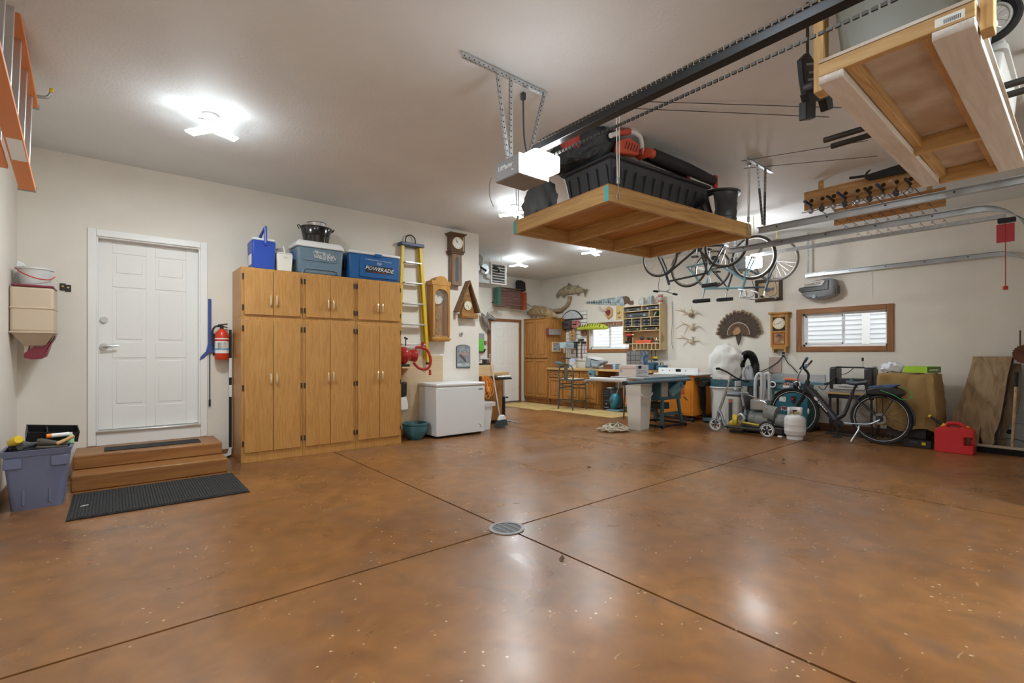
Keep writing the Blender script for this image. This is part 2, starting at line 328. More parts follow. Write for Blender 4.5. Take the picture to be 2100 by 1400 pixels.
# ================================================================ left side and door wall
# entry steps
STEP = mat('stained_step', (.36, .165, .05), .4, wood='x', dark=(.25, .10, .03), sc=.6)
t = thing('entry_steps', 'two brown stained steps below the white entry door', 'steps', (-.30, 5.74, 0))
B().box(0, 1.21, 0, .838, 0, .145).o('lower_step', STEP, t, bv=.012); B().box(0, 1.20, .28, .838, .146, .272).o('upper_step', STEP, t, bv=.012)
MATM = mat('mat_charcoal', (.05, .05, .052), .95, noise=.5, nsc=90, bump=.6, bsc=150)
q = P(217, 913, 'z', .28); single(B().box(0, .80, 0, .24, 0, .008), 'step_mat', MATM, 'narrow charcoal mat lying on the top entry step', 'mat', (-.08, 6.15, .273), 0)
t = thing('floor_mat', 'large charcoal ribbed door mat on the floor before the steps', 'mat', (-.275, 4.77, 0))
B().box(0, 1.20, 0, .86, .001, .010).o('backing', RUB, t); mb = B()
for k in range(57): mb.box(.02+k*.0204, .035+k*.0204, .02, .84, .010, .015)
stuff(mb.o('ribbed_pile', MATM, t))
B().bx((.09, .36, .0165), (.05, .012, .002), (0, 0, .3)).o('tape_scrap', WHT, t)
# storage tote with odds and ends
TOTE = mat('tote_blue_grey', (.17, .19, .30), .45)
def tote(par, w0, d0, w1, d1, h, m, rim=.02, ribs=3, name='body'):
    "open tub: outer shell tapering, rim, ribs; local centre at base"
    def ring(w, d, z, c=.04):
        r = []
        for sx, sy, a in ((1, 1, 0), (-1, 1, pi/2), (-1, -1, pi), (1, -1, 3*pi/2)):
            for k in range(4): r.append((sx*(w/2-c)+c*cos(a+k*pi/6), sy*(d/2-c)+c*sin(a+k*pi/6), z))
        return r
    b = B().loft([ring(w0, d0, 0), ring(w1, d1, h-.05), ring(w1+rim, d1+rim, h-.045), ring(w1+2*rim, d1+2*rim, h), ring(w1, d1, h), ring(w0-.02, d0-.02, .01)])
    return b.o(name, m, par, sm=True, ang=35)
t = thing('storage_tote', 'open blue-grey plastic tote full of shoes and scraps beside the steps', 'storage tote', (-.475, 5.50, 0))
tote(t, .30, .33, .375, .38, .47, TOTE)
for sx in (-.075, .075): B().prism([(sx-.008, .03), (sx+.008, .03), (sx+.01, .40), (sx-.01, .40)], -.182, -.16, Matrix.Rotation(-.05, 4, 'X')).o('rib', TOTE, t, bv=.004)
for x0, x1 in ((-.185, -.08), (.08, .185)): B().box(x0, x1, -.198, -.17, .33, .415).o('grip_pad', TOTE, t, bv=.008)
t = thing('black_plastic_tray', 'black plastic divided tray resting on top of the tote', 'tray', (-.42, 5.62, .515), .15, e=(.25, .12, .15))
B().box(-.15, .17, -.09, .09, 0, .006).box(-.15, .17, -.09, -.084, 0, .085).box(-.15, .17, .084, .09, 0, .085).box(-.15, -.144, -.09, .09, 0, .085).box(.164, .17, -.09, .09, 0, .085).o('tray_body', BLK, t, bv=.003); B().box(-.03, -.024, -.085, .085, 0, .075).o('divider', BLK, t)
t = thing('spray_can', 'yellow aerosol can lying among the shoes in the tote', 'spray can', (-.62, 5.40, .53), 0, e=(1.3, 0, .4))
B().lathe([(.001, 0), (.032, 0), (.033, .005), (.033, .12), (.026, .135), (.001, .135)], 18).o('can', YEL, t, sm=True); B().lathe([(.001, -.012), (.022, -.012), (.031, -.001), (.001, -.001)], 18).o('cap_ring', STL, t, sm=True)
def shoe(name, label, loc, rz, s, m, m2):
    t = thing(name, label, 'shoe', loc, rz, 'worn shoes in the tote')
    u = B(); rings = []
    for x, w, h in ((-.13, .028, .085), (-.10, .034, .09), (-.04, .034, .075), (.03, .038, .055), (.09, .042, .04), (.12, .03, .03), (.135, .012, .02)):
        rings.append([(x*s, w*s*cos(a), h*s*(.5+.5*sin(a))) for a in [2*pi*k/12 for k in range(12)]])
    u.loft(rings).o('upper', m, t, sm=True); B().prism([(-.135*s, -.03*s), (-.1*s, -.04*s), (.08*s, -.046*s), (.13*s, -.02*s), (.13*s, .02*s), (.08*s, .046*s), (-.1*s, .04*s), (-.135*s, .03*s)], -.018*s, .004*s, ax='z').o('sole', m2, t, bv=.003)
    return t
shoe('work_shoe', 'grey shoe with open collar at the front of the tote', (-.535, 5.42, .475), 1.25, .8, mat('shoe_grey', (.10, .11, .11), .8), RUB)
shoe('work_shoe', 'dark shoe wedged at the corner of the tote', (-.62, 5.53, .475), 1.7, .8, mat('shoe_dark', (.035, .035, .035), .8), RUB)
shoe('work_shoe', 'brown-grey shoe lying on its side near the paint tube', (-.39, 5.41, .478), -.3, .72, mat('shoe_taupe', (.11, .095, .08), .85), mat('sole_tan', (.2, .18, .15), .8))
t = thing('caulk_tube', 'white and orange caulk tube lying across the tote', 'tube', (-.40, 5.45, .555), 0, e=(0, pi/2, .25)); B().cyl((0, 0, 0), (0, 0, .11), .017).o('tube_body', WHT, t, sm=True); B().cyl((0, 0, -.03), (0, 0, -.001), .0175).o('tube_end', ORG, t, sm=True)
t = thing('green_bottle', 'small green and white bottle at the tote corner', 'bottle', (-.285, 5.50, .475)); B().lathe([(.001, 0), (.022, 0), (.022, .06), (.012, .075), (.001, .075)], 16).o('bottle_body', mat('bottle_green', (.35, .65, .35), .4), t, sm=True); B().cyl((0, 0, .076), (0, 0, .09), .011).o('cap', WHT, t, sm=True)
single(B().cyl((0, 0, 0), (.10, .05, .045), .014, .014), 'wood_stick', PINE, 'short pale wooden stick sticking out of the tote', 'stick', (-.36, 5.335, .50), 0, sm=True)
# feed dispenser on the left wall
FEED = mat('dispenser_beige', (.62, .49, .36), .5); MAR = mat('maroon_plastic', (.22, .03, .045), .4)
t = thing('feed_dispenser', 'beige wall dispenser with maroon lid and chute in the corner', 'dispenser', (-.715, 6.08, 0))
zz = lambda y, px=60: P(px, y, 'y', 6.08).z
z1, z2, z3, z4, z5 = zz(588), zz(680), zz(708), zz(737), zz(631)
B().box(.0, .285, 0, .36, z2, z1).o('hopper', FEED, t, bv=.02, seg=3); B().box(-.003, .288, -.006, .364, z5-.008, z5+.008).o('band', FEED, t, bv=.006); B().box(-.003, .292, -.008, .366, z2-.012, z2+.006).o('flange', FEED, t, bv=.004)
B().loft([[(0.01, .01, z2-.013), (.28, .01, z2-.013), (.28, .35, z2-.013), (.01, .35, z2-.013)], [(.08, .12, z3), (.22, .12, z3), (.22, .24, z3), (.08, .24, z3)]]).o('funnel', FEED, t); B().loft([[(.08, .12, z3-.002), (.11, .12, z3-.002), (.11, .24, z3-.002), (.08, .24, z3-.002)], [(.08, .12, z4+.06), (.10, .12, z4+.06), (.10, .24, z4+.06), (.08, .24, z4+.06)]]).o('spout_back', FEED, t)
B().prism([(.08, z4+.015), (.13, z4), (.19, z4+.005), (.225, z4+.03), (.26, z3+.03), (.285, z2-.03), (.28, z2-.05), (.23, z3+.01), (.2, z3-.006), (.15, z3-.004), (.08, z4+.055)], .11, .25).o('chute', MAR, t, bv=.005)
B().box(.01, .285, 0, .36, z1+.001, z1+.022).o('lid', MAR, t, bv=.008)
t = thing('clear_bucket', 'translucent white bucket with red handle on top of the feed dispenser', 'bucket', (-.565, 6.24, z1+.0225)); CLR = mat('translucent_white', (.85, .85, .84), .3, trans=.35)
B().lathe([(.001, 0), (.10, 0), (.118, .15), (.128, .15), (.128, .165), (.116, .165), (.098, .006), (.001, .006)], 28).o('bucket_body', CLR, t, sm=True)
B().tube(spl([(-.128, -.03, .155), (-.07, -.14, .10), (.02, -.155, .06), (.10, -.10, .06), (.13, 0, .10)], 5), .005).o('handle', RED, t, sm=True)
t = thing('feed_scoop', 'white plastic scoop standing behind the clear bucket', 'scoop', (-.665, 6.36, z1+.0225)); B().prism([(-.05, 0), (.03, 0), (.03, .1), (.015, .22), (-.03, .24), (-.05, .1)], -.012, .012).o('blade', WHT, t, bv=.006); B().cyl((.01, -.013, .20), (.06, -.03, .17), .008).o('handle', WHT, t)
for n_, (a, b_), lb in (('latch_bracket', (129, 588), 'small black latch bracket on the wall beside the feed dispenser'), ('wall_hook_plate', (140, 591), 'small black plate with a screw on the wall left of the door')):
    p_ = P(a, b_, 'y', YA); t = thing(n_, lb, 'bracket', p_); B().box(-.022, .022, -.012, 0, -.035, .035).o('plate', IRN, t, bv=.004); B().cyl((0, -.013, .005), (0, -.019, .005), .009).o('screw', BRS, t)
# orange extension ladder hung along the left wall
OFG = mat('orange_fibreglass', (.70, .24, .08), .45); ALU = mat('aluminium', (.72, .72, .72), .35, m=.85)
XD = -.43
a0, a1 = P(73, 393, 'x', XD), P(0, 94, 'x', XD); u0, u1 = P(81, 226, 'x', XD), P(25, 0, 'x', XD)
dr = (a1-a0).normalized(); du = u0-a0; dn = (du-dr*du.dot(dr)); sep = dn.length; dn.normalize(); Lr = 1.75
t = thing('extension_ladder', 'orange fibreglass extension ladder with aluminium rungs on the left wall', 'ladder', a0)
def rail(x0, x1, off, e0, nm='rail', th=.034):
    pts = [dr*e0+dn*(off), dr*(e0+Lr)+dn*off, dr*(e0+Lr)+dn*(off+th), dr*e0+dn*(off+th)]
    b = B(); b.loft([[Vector((x0, p.y, p.z)) for p in pts], [Vector((x1, p.y, p.z)) for p in pts]]); return b.o(nm, OFG, t, bv=.004)
rails = [rail(-.085, 0, 0, 0), rail(-.085, 0, sep-.03, 0), rail(-.19, -.105, .0, .25), rail(-.19, -.105, sep-.03, .25)]
for k in range(6):
    c = dr*(.12+k*.27); B().loft([[Vector((x, 0, 0))+c+dn*(h)+dr*s for x, s in ((-.06, -.014), (-.02, -.014), (-.02, .014), (-.06, .014))] for h in (.03, sep-.03)]).o('rung', ALU, t, bv=.003)
    if k < 5: c = dr*(.37+k*.27); B().loft([[Vector((x, 0, 0))+c+dn*(h)+dr*s for x, s in ((-.165, -.014), (-.125, -.014), (-.125, .014), (-.165, .014))] for h in (.03, sep-.03)]).o('rung', ALU, t, bv=.003)
for off in (0, sep-.03): B().loft([[Vector((x, p.y, p.z)) for p in (dr*-.012+dn*(off-.002), dr*0+dn*(off-.002), dr*0+dn*(off+.036), dr*-.012+dn*(off+.036))] for x in (-.09, .004)]).o('foot', GRY, t)
c = dr*.50+dn*-.001; B().loft([[Vector((x, p.y, p.z)) for p in (dr*.38+dn*-.002, dr*.62+dn*-.002, dr*.62, dr*.38)] for x in (-.075, -.005)]).o('label_sticker', WHT, t)
t = thing('ladder_hook', 'steel wall hook with a yellow tip holding the orange ladder', 'hook', a0+dn*(sep-.02)+dr*.1); B().tube(spl([(XL-XD, 0, .012), (-.02, 0, .02), (.05, 0, .03), (.075, 0, .07)], 5), .012, 8).o('hook_arm', GLV, t, sm=True); B().cyl((.075, 0, .071), (.078, 0, .10), .0135).o('tip', YEL, t)
# extinguisher, leash, hockey stick
q = P(455, 737, 'y', 6.50); t = thing('fire_extinguisher', 'red fire extinguisher with white label mounted beside the entry door', 'fire extinguisher', (q.x, 6.505, q.z))
B().lathe([(.001, 0), (.068, 0), (.072, .01), (.072, .27), (.06, .315), (.035, .345), (.024, .36), (.001, .36)], 24).o('cylinder', mat('extinguisher_red', (.62, .05, .015), .3), t, sm=True)
lb_ = B().lathe([(.0727, .075), (.0727, .25)], 24); lb_.o('label_wrap', mat('paper_label', (.85, .83, .80), .6), t, sm=True)
for k, (z_, h_, c_) in enumerate(((.215, .02, RED), (.11, .02, mat('label_blue', (.2, .4, .6), .6)))): B().lathe([(.0731, z_), (.0731, z_+h_)], 24).o('label_band', c_, t)
for k in range(5): B().box(-.05, .03, -.0745, -.05, .14+k*.014, .144+k*.014).o('label_line', GRY, t)
B().cyl((0, 0, .36), (0, 0, .40), .02).bx((.01, 0, .41), (.10, .02, .015), (0, -.15, 0)).bx((.02, 0, .385), (.08, .018, .012), (0, .15, 0)).o('valve', BLK, t, bv=.003)
B().tube(spl([(-.02, 0, .39), (-.07, -.01, .38), (-.095, -.01, .32), (-.09, -.01, .2), (-.085, -.01, .17)], 6), .011, 8).o('hose', BLK, t, sm=True); B().box(-.08, .08, .066, .076, .05, .30).o('bracket', IRN, t)
q = P(430, 615, 'y', YA-.01); t = thing('blue_leash', 'blue printed strap leash hanging on the wall next to the extinguisher', 'leash', (q.x, YA, q.z)); BLM = mat('leash_blue', (.06, .09, .30), .7)
B().tube([(0, 0, .01), (0, -.03, .01)], .005).o('nail', IRN, t); B().box(-.016, .016, -.022, -.008, -.50, .01).o('strap', BLM, t, bv=.002); B().prism([(-.015, -.5), (.015, -.5), (.06, -.58), (.04, -.62), (.0, -.61), (-.06, -.68), (-.10, -.70), (-.09, -.66), (-.04, -.60)], -.026, -.01).o('knot', BLM, t, bv=.004)
B().tube([(0, -.015, -.62), (0, -.015, -1.16)], .006).o('cord', DGR, t); B().cyl((0, -.015, -1.161), (0, -.015, -1.24), .010).o('tip', BLK, t)
q = P(475, 676, 'y', 6.53); t = thing('hockey_stick', 'black and white hockey stick leaning upright against the oak cabinet side', 'hockey stick', (1.06, 6.535, 0)); B().box(-.014, .014, -.01, .01, .12, q.z).o('shaft', BLK, t, bv=.003)
B().box(-.0145, .0145, -.0106, -.0101, .95, 1.18).o('print_band', WHT, t); B().box(-.0145, .0145, -.0106, -.0101, .72, .86).o('print_band', WHT, t)
for k, ch in enumerate('CCM'): pass
B().loft([[(.014, -.01, .12), (.014, .01, .12), (-.014, .01, .12), (-.014, -.01, .12)], [(.01, -.005, .03), (.01, .005, .03), (-.03, .005, .05), (-.03, -.005, .05)], [(-.08, -.004, .001), (-.08, .004, .001), (-.10, .004, .05), (-.10, -.004, .05)]]).o('blade', WHT, t, bv=.003)
# ---------------------------------------------------------------- oak cabinets
YCB = 6.06; CX = [P(x, 800, 'y', YCB).x for x in (494, 621, 728.5, 823)]; ZT = P(497, 546, 'y', YCB).z; ZS = P(500, 648, 'y', YCB).z
PUL = mat('handle_brass_ivory', (.80, .66, .42), .25, m=.5)
def pull(par, x, y, z, h=.10):
    return B().tube(spl([(x, y, z-h/2), (x, y-.022, z-h/2-.006), (x, y-.034, z), (x, y-.022, z+h/2+.006), (x, y, z+h/2)], 4), [.006]*5+[.010]*7+[.006]*5, 8).o('handle', PUL, par, sm=True)
def cab(name, label, x0, x1, z0, z1, dz0, dz1, hz, hinges):
    t = thing(name, label, 'cabinet', (x0, YCB, z0)); w = x1-x0; h = z1-z0; D = .505
    B().box(.0008, w-.0008, .0, D, 0, h).o('body', OAK, t, bv=.003); m = w/2
    for k, (a, b_) in enumerate(((.03, m-.002), (m+.002, w-.03))):
        d = B().box(a, b_, -.02, -.001, dz0, dz1).o('door', OAK, t, bv=.004); pull(d, (b_-.03) if k == 0 else (a+.03), -.021, hz)
        for hh in hinges: B().box((a-.02) if k == 0 else (b_+.001), (a-.001) if k == 0 else (b_+.02), -.014, -.001, hh-.03, hh+.03).o('hinge', IRN, d, bv=.002)
    return t
for k, s_ in enumerate(('next to the hockey stick', 'in the middle of the cabinet row', 'next to the yellow stepladder')):
    cab('storage_cabinet', 'tall two-door oak cabinet '+s_+', lower unit', CX[k], CX[k+1], 0, ZS-.001, .115, ZS-.04, .94, (.22, .85, 1.52))
    cab('upper_cabinet', 'short two-door oak cabinet '+s_+', upper unit', CX[k], CX[k+1], ZS, ZT, .022, ZT-ZS-.03, .19, (.10, .45))
# ---------------------------------------------------------------- coolers and tub on the cabinets
def cbox(b, x0, x1, y0, y1, z0, z1, inx=.02, iny=.02): # tapered box, wider at the top
    return b.loft([[(x0+inx, y0+iny, z0), (x1-inx, y0+iny, z0), (x1-inx, y1-iny, z0), (x0+inx, y1-iny, z0)], [(x0, y0, z1), (x1, y0, z1), (x1, y1, z1), (x0, y1, z1)]])
yc = 6.10; X = lambda px, y=yc: P(px, 500, 'y', y).x; Zc = lambda px, py, y=yc: P(px, py, 'y', y).z-ZT
x0, x1 = X(517), X(566); t = thing('small_cooler', 'bright blue lunch cooler with white lid and raised blue handle', 'cooler', (x0, yc, ZT)); w = x1-x0; h = Zc(540, 493)
cbox(B(), 0, w, 0, .27, 0.001, h, .008, .008).o('body', BLU, t, bv=.015); B().box(.004, w-.004, .004, .266, h+.001, h+.028).o('lid', WHT, t, bv=.012)
B().tube([(w*.55, -.008, h-.03), (w*.55, -.01, h+.155), (w*.55, .25, h+.10), (w*.55, .276, h-.03)], .018, 6).o('handle', BLU, t, bv=.003); B().cyl((w*.55, -.02, h-.03), (w*.55, .0, h-.03), .022).o('pivot', BLU, t)
B().box(-.002, .004, .06, .19, .05, .17).o('side_label', mat('paper_label', (.85, .83, .80), .6), t)
x0, x1 = X(568), X(601); t = thing('small_cooler', 'tiny white cooler with white handle between two larger coolers', 'cooler', (x0, yc, ZT)); w = x1-x0; h = Zc(585, 520)
CRM = mat('cream_plastic', (.80, .77, .68), .4); cbox(B(), 0, w, 0, .16, .001, h, .01, .01).o('body', CRM, t, bv=.012); B().box(.004, w-.004, .004, .156, h+.001, h+.014).o('lid', CRM, t, bv=.006)
B().tube([(w*.52, -.006, h-.03), (w*.40, -.006, h+.075), (w*.2, .15, h+.07), (w*.3, .166, h-.03)], .010, 6).o('handle', CRM, t, bv=.002); B().cyl((w*.52, -.012, h-.03), (w*.52, .0, h-.03), .016).o('pivot', CRM, t)
x0, x1 = X(609), X(705); t = thing('ice_chest', 'large slate-blue ice chest with white lid carrying the black tub', 'cooler', (x0, yc, ZT)); w = x1-x0; h = Zc(640, 505, yc)-.01; SLB = mat('slate_blue_plastic', (.15, .225, .29), .4)
cbox(B(), 0, w, 0, .36, .001, h, .018, .015).o('body', SLB, t, bv=.03, seg=3); B().loft([[(-.008, -.008, h+.001), (w+.008, -.008, h+.001), (w+.008, .368, h+.001), (-.008, .368, h+.001)], [(-.008, -.008, h+.03), (w+.008, -.008, h+.03), (w+.008, .368, h+.03), (-.008, .368, h+.03)], [(.03, .03, h+.085), (w-.03, .03, h+.085), (w-.03, .33, h+.085), (.03, .33, h+.085)]]).o('lid', WHT, t, bv=.012)
B().prism([(.09, h*.5), (w-.09, h*.5), (w-.075, h*.55), (w-.075, h*.55+.004), (.075, h*.55+.004), (.075, h*.55)], -.004, .012).prism([(.05, .001), (.07, .055), (.11, .075), (w-.11, .075), (w-.07, .055), (w-.05, .001), (w-.065, .001), (w-.085, .05), (w-.12, .062), (.12, .062), (.085, .05), (.065, .001)], -.005, .02).o('moulded_ridge', SLB, t, bv=.002)
B().prism([(w*.36, h*.62), (w*.66, h*.56), (w*.82, h*.60), (w*.84, h*.72), (w*.75, h*.82), (w*.36, h*.90), (w*.33, h*.8)], -.004, .015, Matrix.Translation((0, .002, 0))).o('badge', mat('badge_print', (.62, .66, .68), .5, noise=.7, nsc=45, dark=(.08, .10, .12)), t)
B().prism([(-.035, h*.45), (-.02, h*.40), (.01, h*.42), (.01, h*.86), (-.015, h*.86), (-.035, h*.72)], .17, .28).o('side_handle', BLU, t, bv=.008)
hq = h+.086
t = thing('metal_tub', 'black enamel beverage tub standing on the slate-blue ice chest', 'tub', (x0+w*.50, yc+.19, ZT+hq)); BEN = mat('black_enamel', (.012, .011, .011), .12, coat=.6)
def oval(rx, ry, z, n=28): return [(rx*cos(2*pi*k/n), ry*sin(2*pi*k/n), z) for k in range(n)]
B().loft([oval(.15, .115, 0), oval(.165, .127, .09), oval(.172, .132, .093), oval(.168, .13, .10), oval(.19, .145, .195), oval(.198, .153, .20), oval(.192, .147, .206), oval(.184, .14, .195), oval(.146, .112, .008)]).o('tub_body', BEN, t, sm=True, ang=30)
for sx in (-1, 1): B().tube(spl([(sx*.195, -.03, .17), (sx*.215, -.03, .205), (sx*.215, .03, .205), (sx*.195, .03, .17)], 4), .006).o('handle', IRN, t, sm=True)
t = thing('steel_basin', 'shiny galvanised basin nested inside the black tub', 'basin', (x0+w*.52, yc+.20, ZT+hq+.165)); B().lathe([(.001, 0), (.085, 0), (.11, .095), (.118, .10), (.11, .103), (.08, .004), (.001, .004)], 28).o('basin_body', STL, t, sm=True)
x0, x1 = X(716), X(821); t = thing('branded_cooler', 'royal blue ice chest with white lid and POWERADE panel', 'cooler', (x0, yc, ZT)); w = x1-x0; h = Zc(770, 522)-.012; RBL = mat('royal_blue_plastic', (.01, .10, .30), .38)
cbox(B(), 0, w, 0, .35, .001, h, .012, .012).o('body', RBL, t, bv=.02); B().box(-.004, w+.004, -.004, .354, h+.001, h+.035).o('lid', WHT, t, bv=.014)
B().box(w*.20, w*.92, -.003, .01, .035, h-.035).o('panel', RBL, t, bv=.004)
B().box(w*.30, w*.84, -.0065, -.003, h*.30, h*.57).o('logo_plate', mat('logo_black', (.01, .01, .012), .5), t); text('POWERADE', .072, WHT, t, (w*.57, -.007, h*.445), (pi/2, 0.05, 0), shear=.25, width=w*.56)
text('the official sports drink of the Olympic Games', .017, WHT, t, (w*.56, -.004, h*.80), (pi/2, .02, 0), width=w*.52); B().box(w*.44, w*.72, -.0075, -.0066, h*.315, h*.33).o('red_stripe', RED, t)
for k, (dx, dz) in enumerate(((-.022, .008), (0, .008), (.022, .008), (-.011, -.004), (.011, -.004))): B().tube([(w*.57+dx+.011*cos(a), -.0045, h*.67+dz+.011*sin(a)) for a in [2*pi*j/14 for j in range(14)]], .0016, 4, closed=True).o('logo_ring', WHT, t)
B().box(w*.48, w*.62, -.014, -.004, h-.02, h+.02).o('latch', RBL, t, bv=.003); B().box(-.02, 0, .12, .24, h*.4, h*.8).o('side_handle', BLK, t, bv=.005)
# ================================================================ door wall right of the cabinets
YLW = mat('yellow_fibreglass', (.72, .50, .03), .4)
yl = 6.50; A = lambda px, py: P(px, py, 'y', yl)
tl, trr, br = A(826, 503), A(862, 505), A(878, 743); bl = Vector((A(817, 743).x, yl, br.z))
t = thing('stepladder', 'folded yellow fibreglass stepladder hung on the wall beside the cabinets', 'stepladder', (tl.x, yl, br.z)); o = Vector((tl.x, yl, br.z))
def bar(b, a, c, w, d): # flat bar in the wall plane
    a = Vector(a); c = Vector(c); n = Vector((-(c-a).z, 0, (c-a).x)).normalized()*w/2
    return b.loft([[a-n+Vector((0, y, 0)), a+n+Vector((0, y, 0)), c+n+Vector((0, y, 0)), c-n+Vector((0, y, 0))] for y in (-d/2, d/2)])
for a, c in ((tl-o, bl-o), (trr-o, br-o)): bar(B(), a, c, .05, .03).o('front_rail', YLW, t, bv=.004)
for a, c in ((tl-o+Vector((.02, .04, 0)), bl-o+Vector((.03, .04, .05))), (trr-o+Vector((-.02, .04, 0)), br-o+Vector((-.03, .04, .05)))): bar(B(), a, c, .035, .025).o('rear_rail', YLW, t, bv=.004)
H = tl.z-br.z
for k, py in enumerate((539, 580, 622, 664, 705)):
    z = A(850, py).z-br.z; f = 1-z/H; xa = (tl.x*(1-f)+bl.x*f)-o.x+.026; xb = (trr.x*(1-f)+br.x*f)-o.x-.026
    B().box(xa, xb, -.06, .03, z-.02, z).o('step', ALU, t, bv=.004)
B().box(-.045, trr.x-tl.x+.045, -.05, .10, H+.001, H+.05).o('top_cap', mat('cap_blue', (.05, .07, .14), .4), t, bv=.008); B().tube(spl([(.06, .02, H+.045), (.07, .03, H+.14), (.14, .03, H+.18), (.21, .03, H+.14), (.22, .02, H+.045)], 5), .009, 8).o('hook_handle', IRN, t, sm=True)
for a in (bl-o, br-o): B().bx(a+Vector((0, 0, -.015)), (.055, .05, .03)).o('foot', RUB, t)
# clocks
def dial(par, x, y, z, r, hh=(.5, 2.2), marks=12, m=None):
    d = B().cyl((x, y, z), (x, y-.006, z), r, r, 32).o('dial', m or mat('dial_white', (.85, .83, .77), .4), par)
    B().tube([(x+(r+.004)*cos(a), y-.006, z+(r+.004)*sin(a)) for a in [2*pi*k/32 for k in range(32)]], .006, 6, closed=True).o('bezel', BRS, par, sm=True)
    for k in range(marks):
        a = 2*pi*k/marks; B().bx((x+r*.82*cos(a), y-.0068, z+r*.82*sin(a)), (r*.16, .0012, r*.05), (0, -a, 0)).o('hour_mark', BLK, d)
    for L_, a in ((r*.5, hh[0]), (r*.72, hh[1])): B().bx((x+L_*.45*cos(a), y-.0082, z+L_*.45*sin(a)), (L_, .0012, r*.06), (0, -a, 0)).o('hand', BLK, d)
    return d
GLS = mat('clock_glass', (.5, .47, .42), .05, trans=.0, alpha=.10); DWD = mat('dark_walnut', (.16, .085, .045), .45, wood='z', dark=(.09, .045, .02)); GOK = mat('golden_oak', (.55, .28, .07), .35, wood='z', dark=(.42, .19, .04))
yc = 6.42; o, w, h = fr(887, 570, 922, 700, 'y', yc); t = thing('oak_wall_clock', 'long honey oak pendulum wall clock with arched hood', 'clock', o); d = YA-yc
B().box(0, .03, 0, d, .06, h-.10).box(w-.03, w, 0, d, .06, h-.10).box(.03, w-.03, d-.02, d, .06, h-.10).box(.03, w-.03, 0, d, .055, .085).o('case', GOK, t, bv=.004)
B().box(-.012, w+.012, -.02, d, .02, .058).box(.005, w-.005, -.01, d, 0, .02).o('base_moulding', GOK, t, bv=.006)
hood = [(-.015, h-.10), (w+.015, h-.10), (w+.02, h-.03)]+[(w/2+(w*.36)*cos(a), h-.03+.075*sin(a)) for a in [pi*k/12 for k in range(13)]]+[(-.02, h-.03)]
B().prism(hood, -.018, d).o('hood', GOK, t, bv=.004); 
B().prism([(0, .058), (w, .058), (w, h-.10), (0, h-.10)], -.002, 0).o('front_glass', GLS, t)
B().prism([(.0, .087), (.035, .087), (.035, h-.26)]+[(w/2+(w/2-.035)*cos(a), h-.26+.10*sin(a)) for a in [pi-pi*k/10 for k in range(11)]]+[(w-.035, .087), (w, .087), (w, h-.102), (0, h-.102)], -.018, -.003).o('door_frame', GOK, t, bv=.004)
dial(t, w/2, d-.05, h-.275, w*.33, (1.0, 1.8))
for k in (-1, 0, 1): B().cyl((w/2+k*.035, d-.06, h-.62), (w/2+k*.035, d-.06, h-.42), .014).o('weight', BRS, t, sm=True)
B().box(w/2-.006, w/2+.006, d-.035, d-.03, .18, h-.4).o('pendulum_rod', BRS, t); B().cyl((w/2, d-.03, .17), (w/2, d-.042, .17), .045, .045, 24).o('pendulum_bob', BRS, t)
yc = 6.45; o, w, h = fr(926, 482, 950, 586, 'y', yc); t = thing('dark_wall_clock', 'dark walnut wall clock with square head and narrow trunk near the ceiling', 'clock', o); d = YA-yc; hs = P(926, 516, 'y', yc).z-o.z
B().box(0, w, 0, d, hs+.03, h).o('head', DWD, t, bv=.004); B().loft([[(-.005, -.005, h), (w+.005, -.005, h), (w+.005, d, h), (-.005, d, h)], [(-.045, -.045, h+.035), (w+.045, -.045, h+.035), (w+.045, d, h+.035), (-.045, d, h+.035)], [(-.045, -.045, h+.045), (w+.045, -.045, h+.045), (w+.045, d, h+.045), (-.045, d, h+.045)]]).o('cornice', DWD, t)
B().box(-.025, w+.025, -.02, d, hs+.012, hs+.029).box(-.01, w+.01, -.01, d, hs-.02, hs+.011).o('waist_moulding', DWD, t, bv=.004); TR = mat('walnut_pale', (.26, .17, .11), .45, wood='z', dark=(.17, .10, .06))
B().box(.02, w-.02, .01, d, 0, hs-.021).o('trunk', TR, t, bv=.004); B().prism([(w*.38, .06)]+[(w*.62, .06), (w*.62, hs-.10)]+[(w/2+w*.12*cos(a), hs-.10+.03*sin(a)) for a in [pi*k/6 for k in range(1, 6)]]+[(w*.38, hs-.10)], .004, .01).o('trunk_glass', mat('trunk_pane', (.10, .12, .14), .1), t)
dial(t, w/2, -.001, (hs+h)/2+.02, w*.42, (2.3, 2.0)); B().cyl((w+.012, -.01, hs+.03), (w+.012, -.01, h), .008).o('column', DWD, t, sm=True)
yc = 6.47; o, w, h = fr(946, 577, 980, 653, 'y', yc); t = thing('a_frame_clock', 'rustic A-frame wooden clock with bark-edged roof beside the wall corner', 'clock', o); d = YA-yc-.002; RST = mat('rustic_wood', (.40, .20, .06), .55, wood='x', dark=(.24, .10, .03))
ez = P(941, 637, 'y', yc).z-o.z; apx = P(962, 577, 'y', yc).x-o.x
B().prism([(.03, .05), (w-.03, .05), (w*.85, ez), (apx, h-.05), (w*.12, ez)], .04, d).o('back_board', RST, t); B().box(0, w-.01, -.03, d, 0, .07).o('base_box', RST, t, bv=.006)
for sx, e0 in ((-1, -.05), (1, w+.0)):
    n = Vector((h-ez, 0, -(apx-e0))).normalized()*.03 if sx < 0 else Vector((-(h-ez), 0, (apx-e0))).normalized()*.03
    a, c = Vector((e0, 0, ez-.02)), Vector((apx, 0, h)); B().loft([[a+Vector((0, y, 0)), a+abs(n.x)*0*Vector()+Vector((sx*.035, y, .012)), c+Vector((sx*.002, y, .03)), c+Vector((0, y, 0))] for y in (-.035, d)]).o('roof_board', mat('bark_wood', (.22, .12, .05), .7, wood='z', dark=(.12, .06, .02)), t)
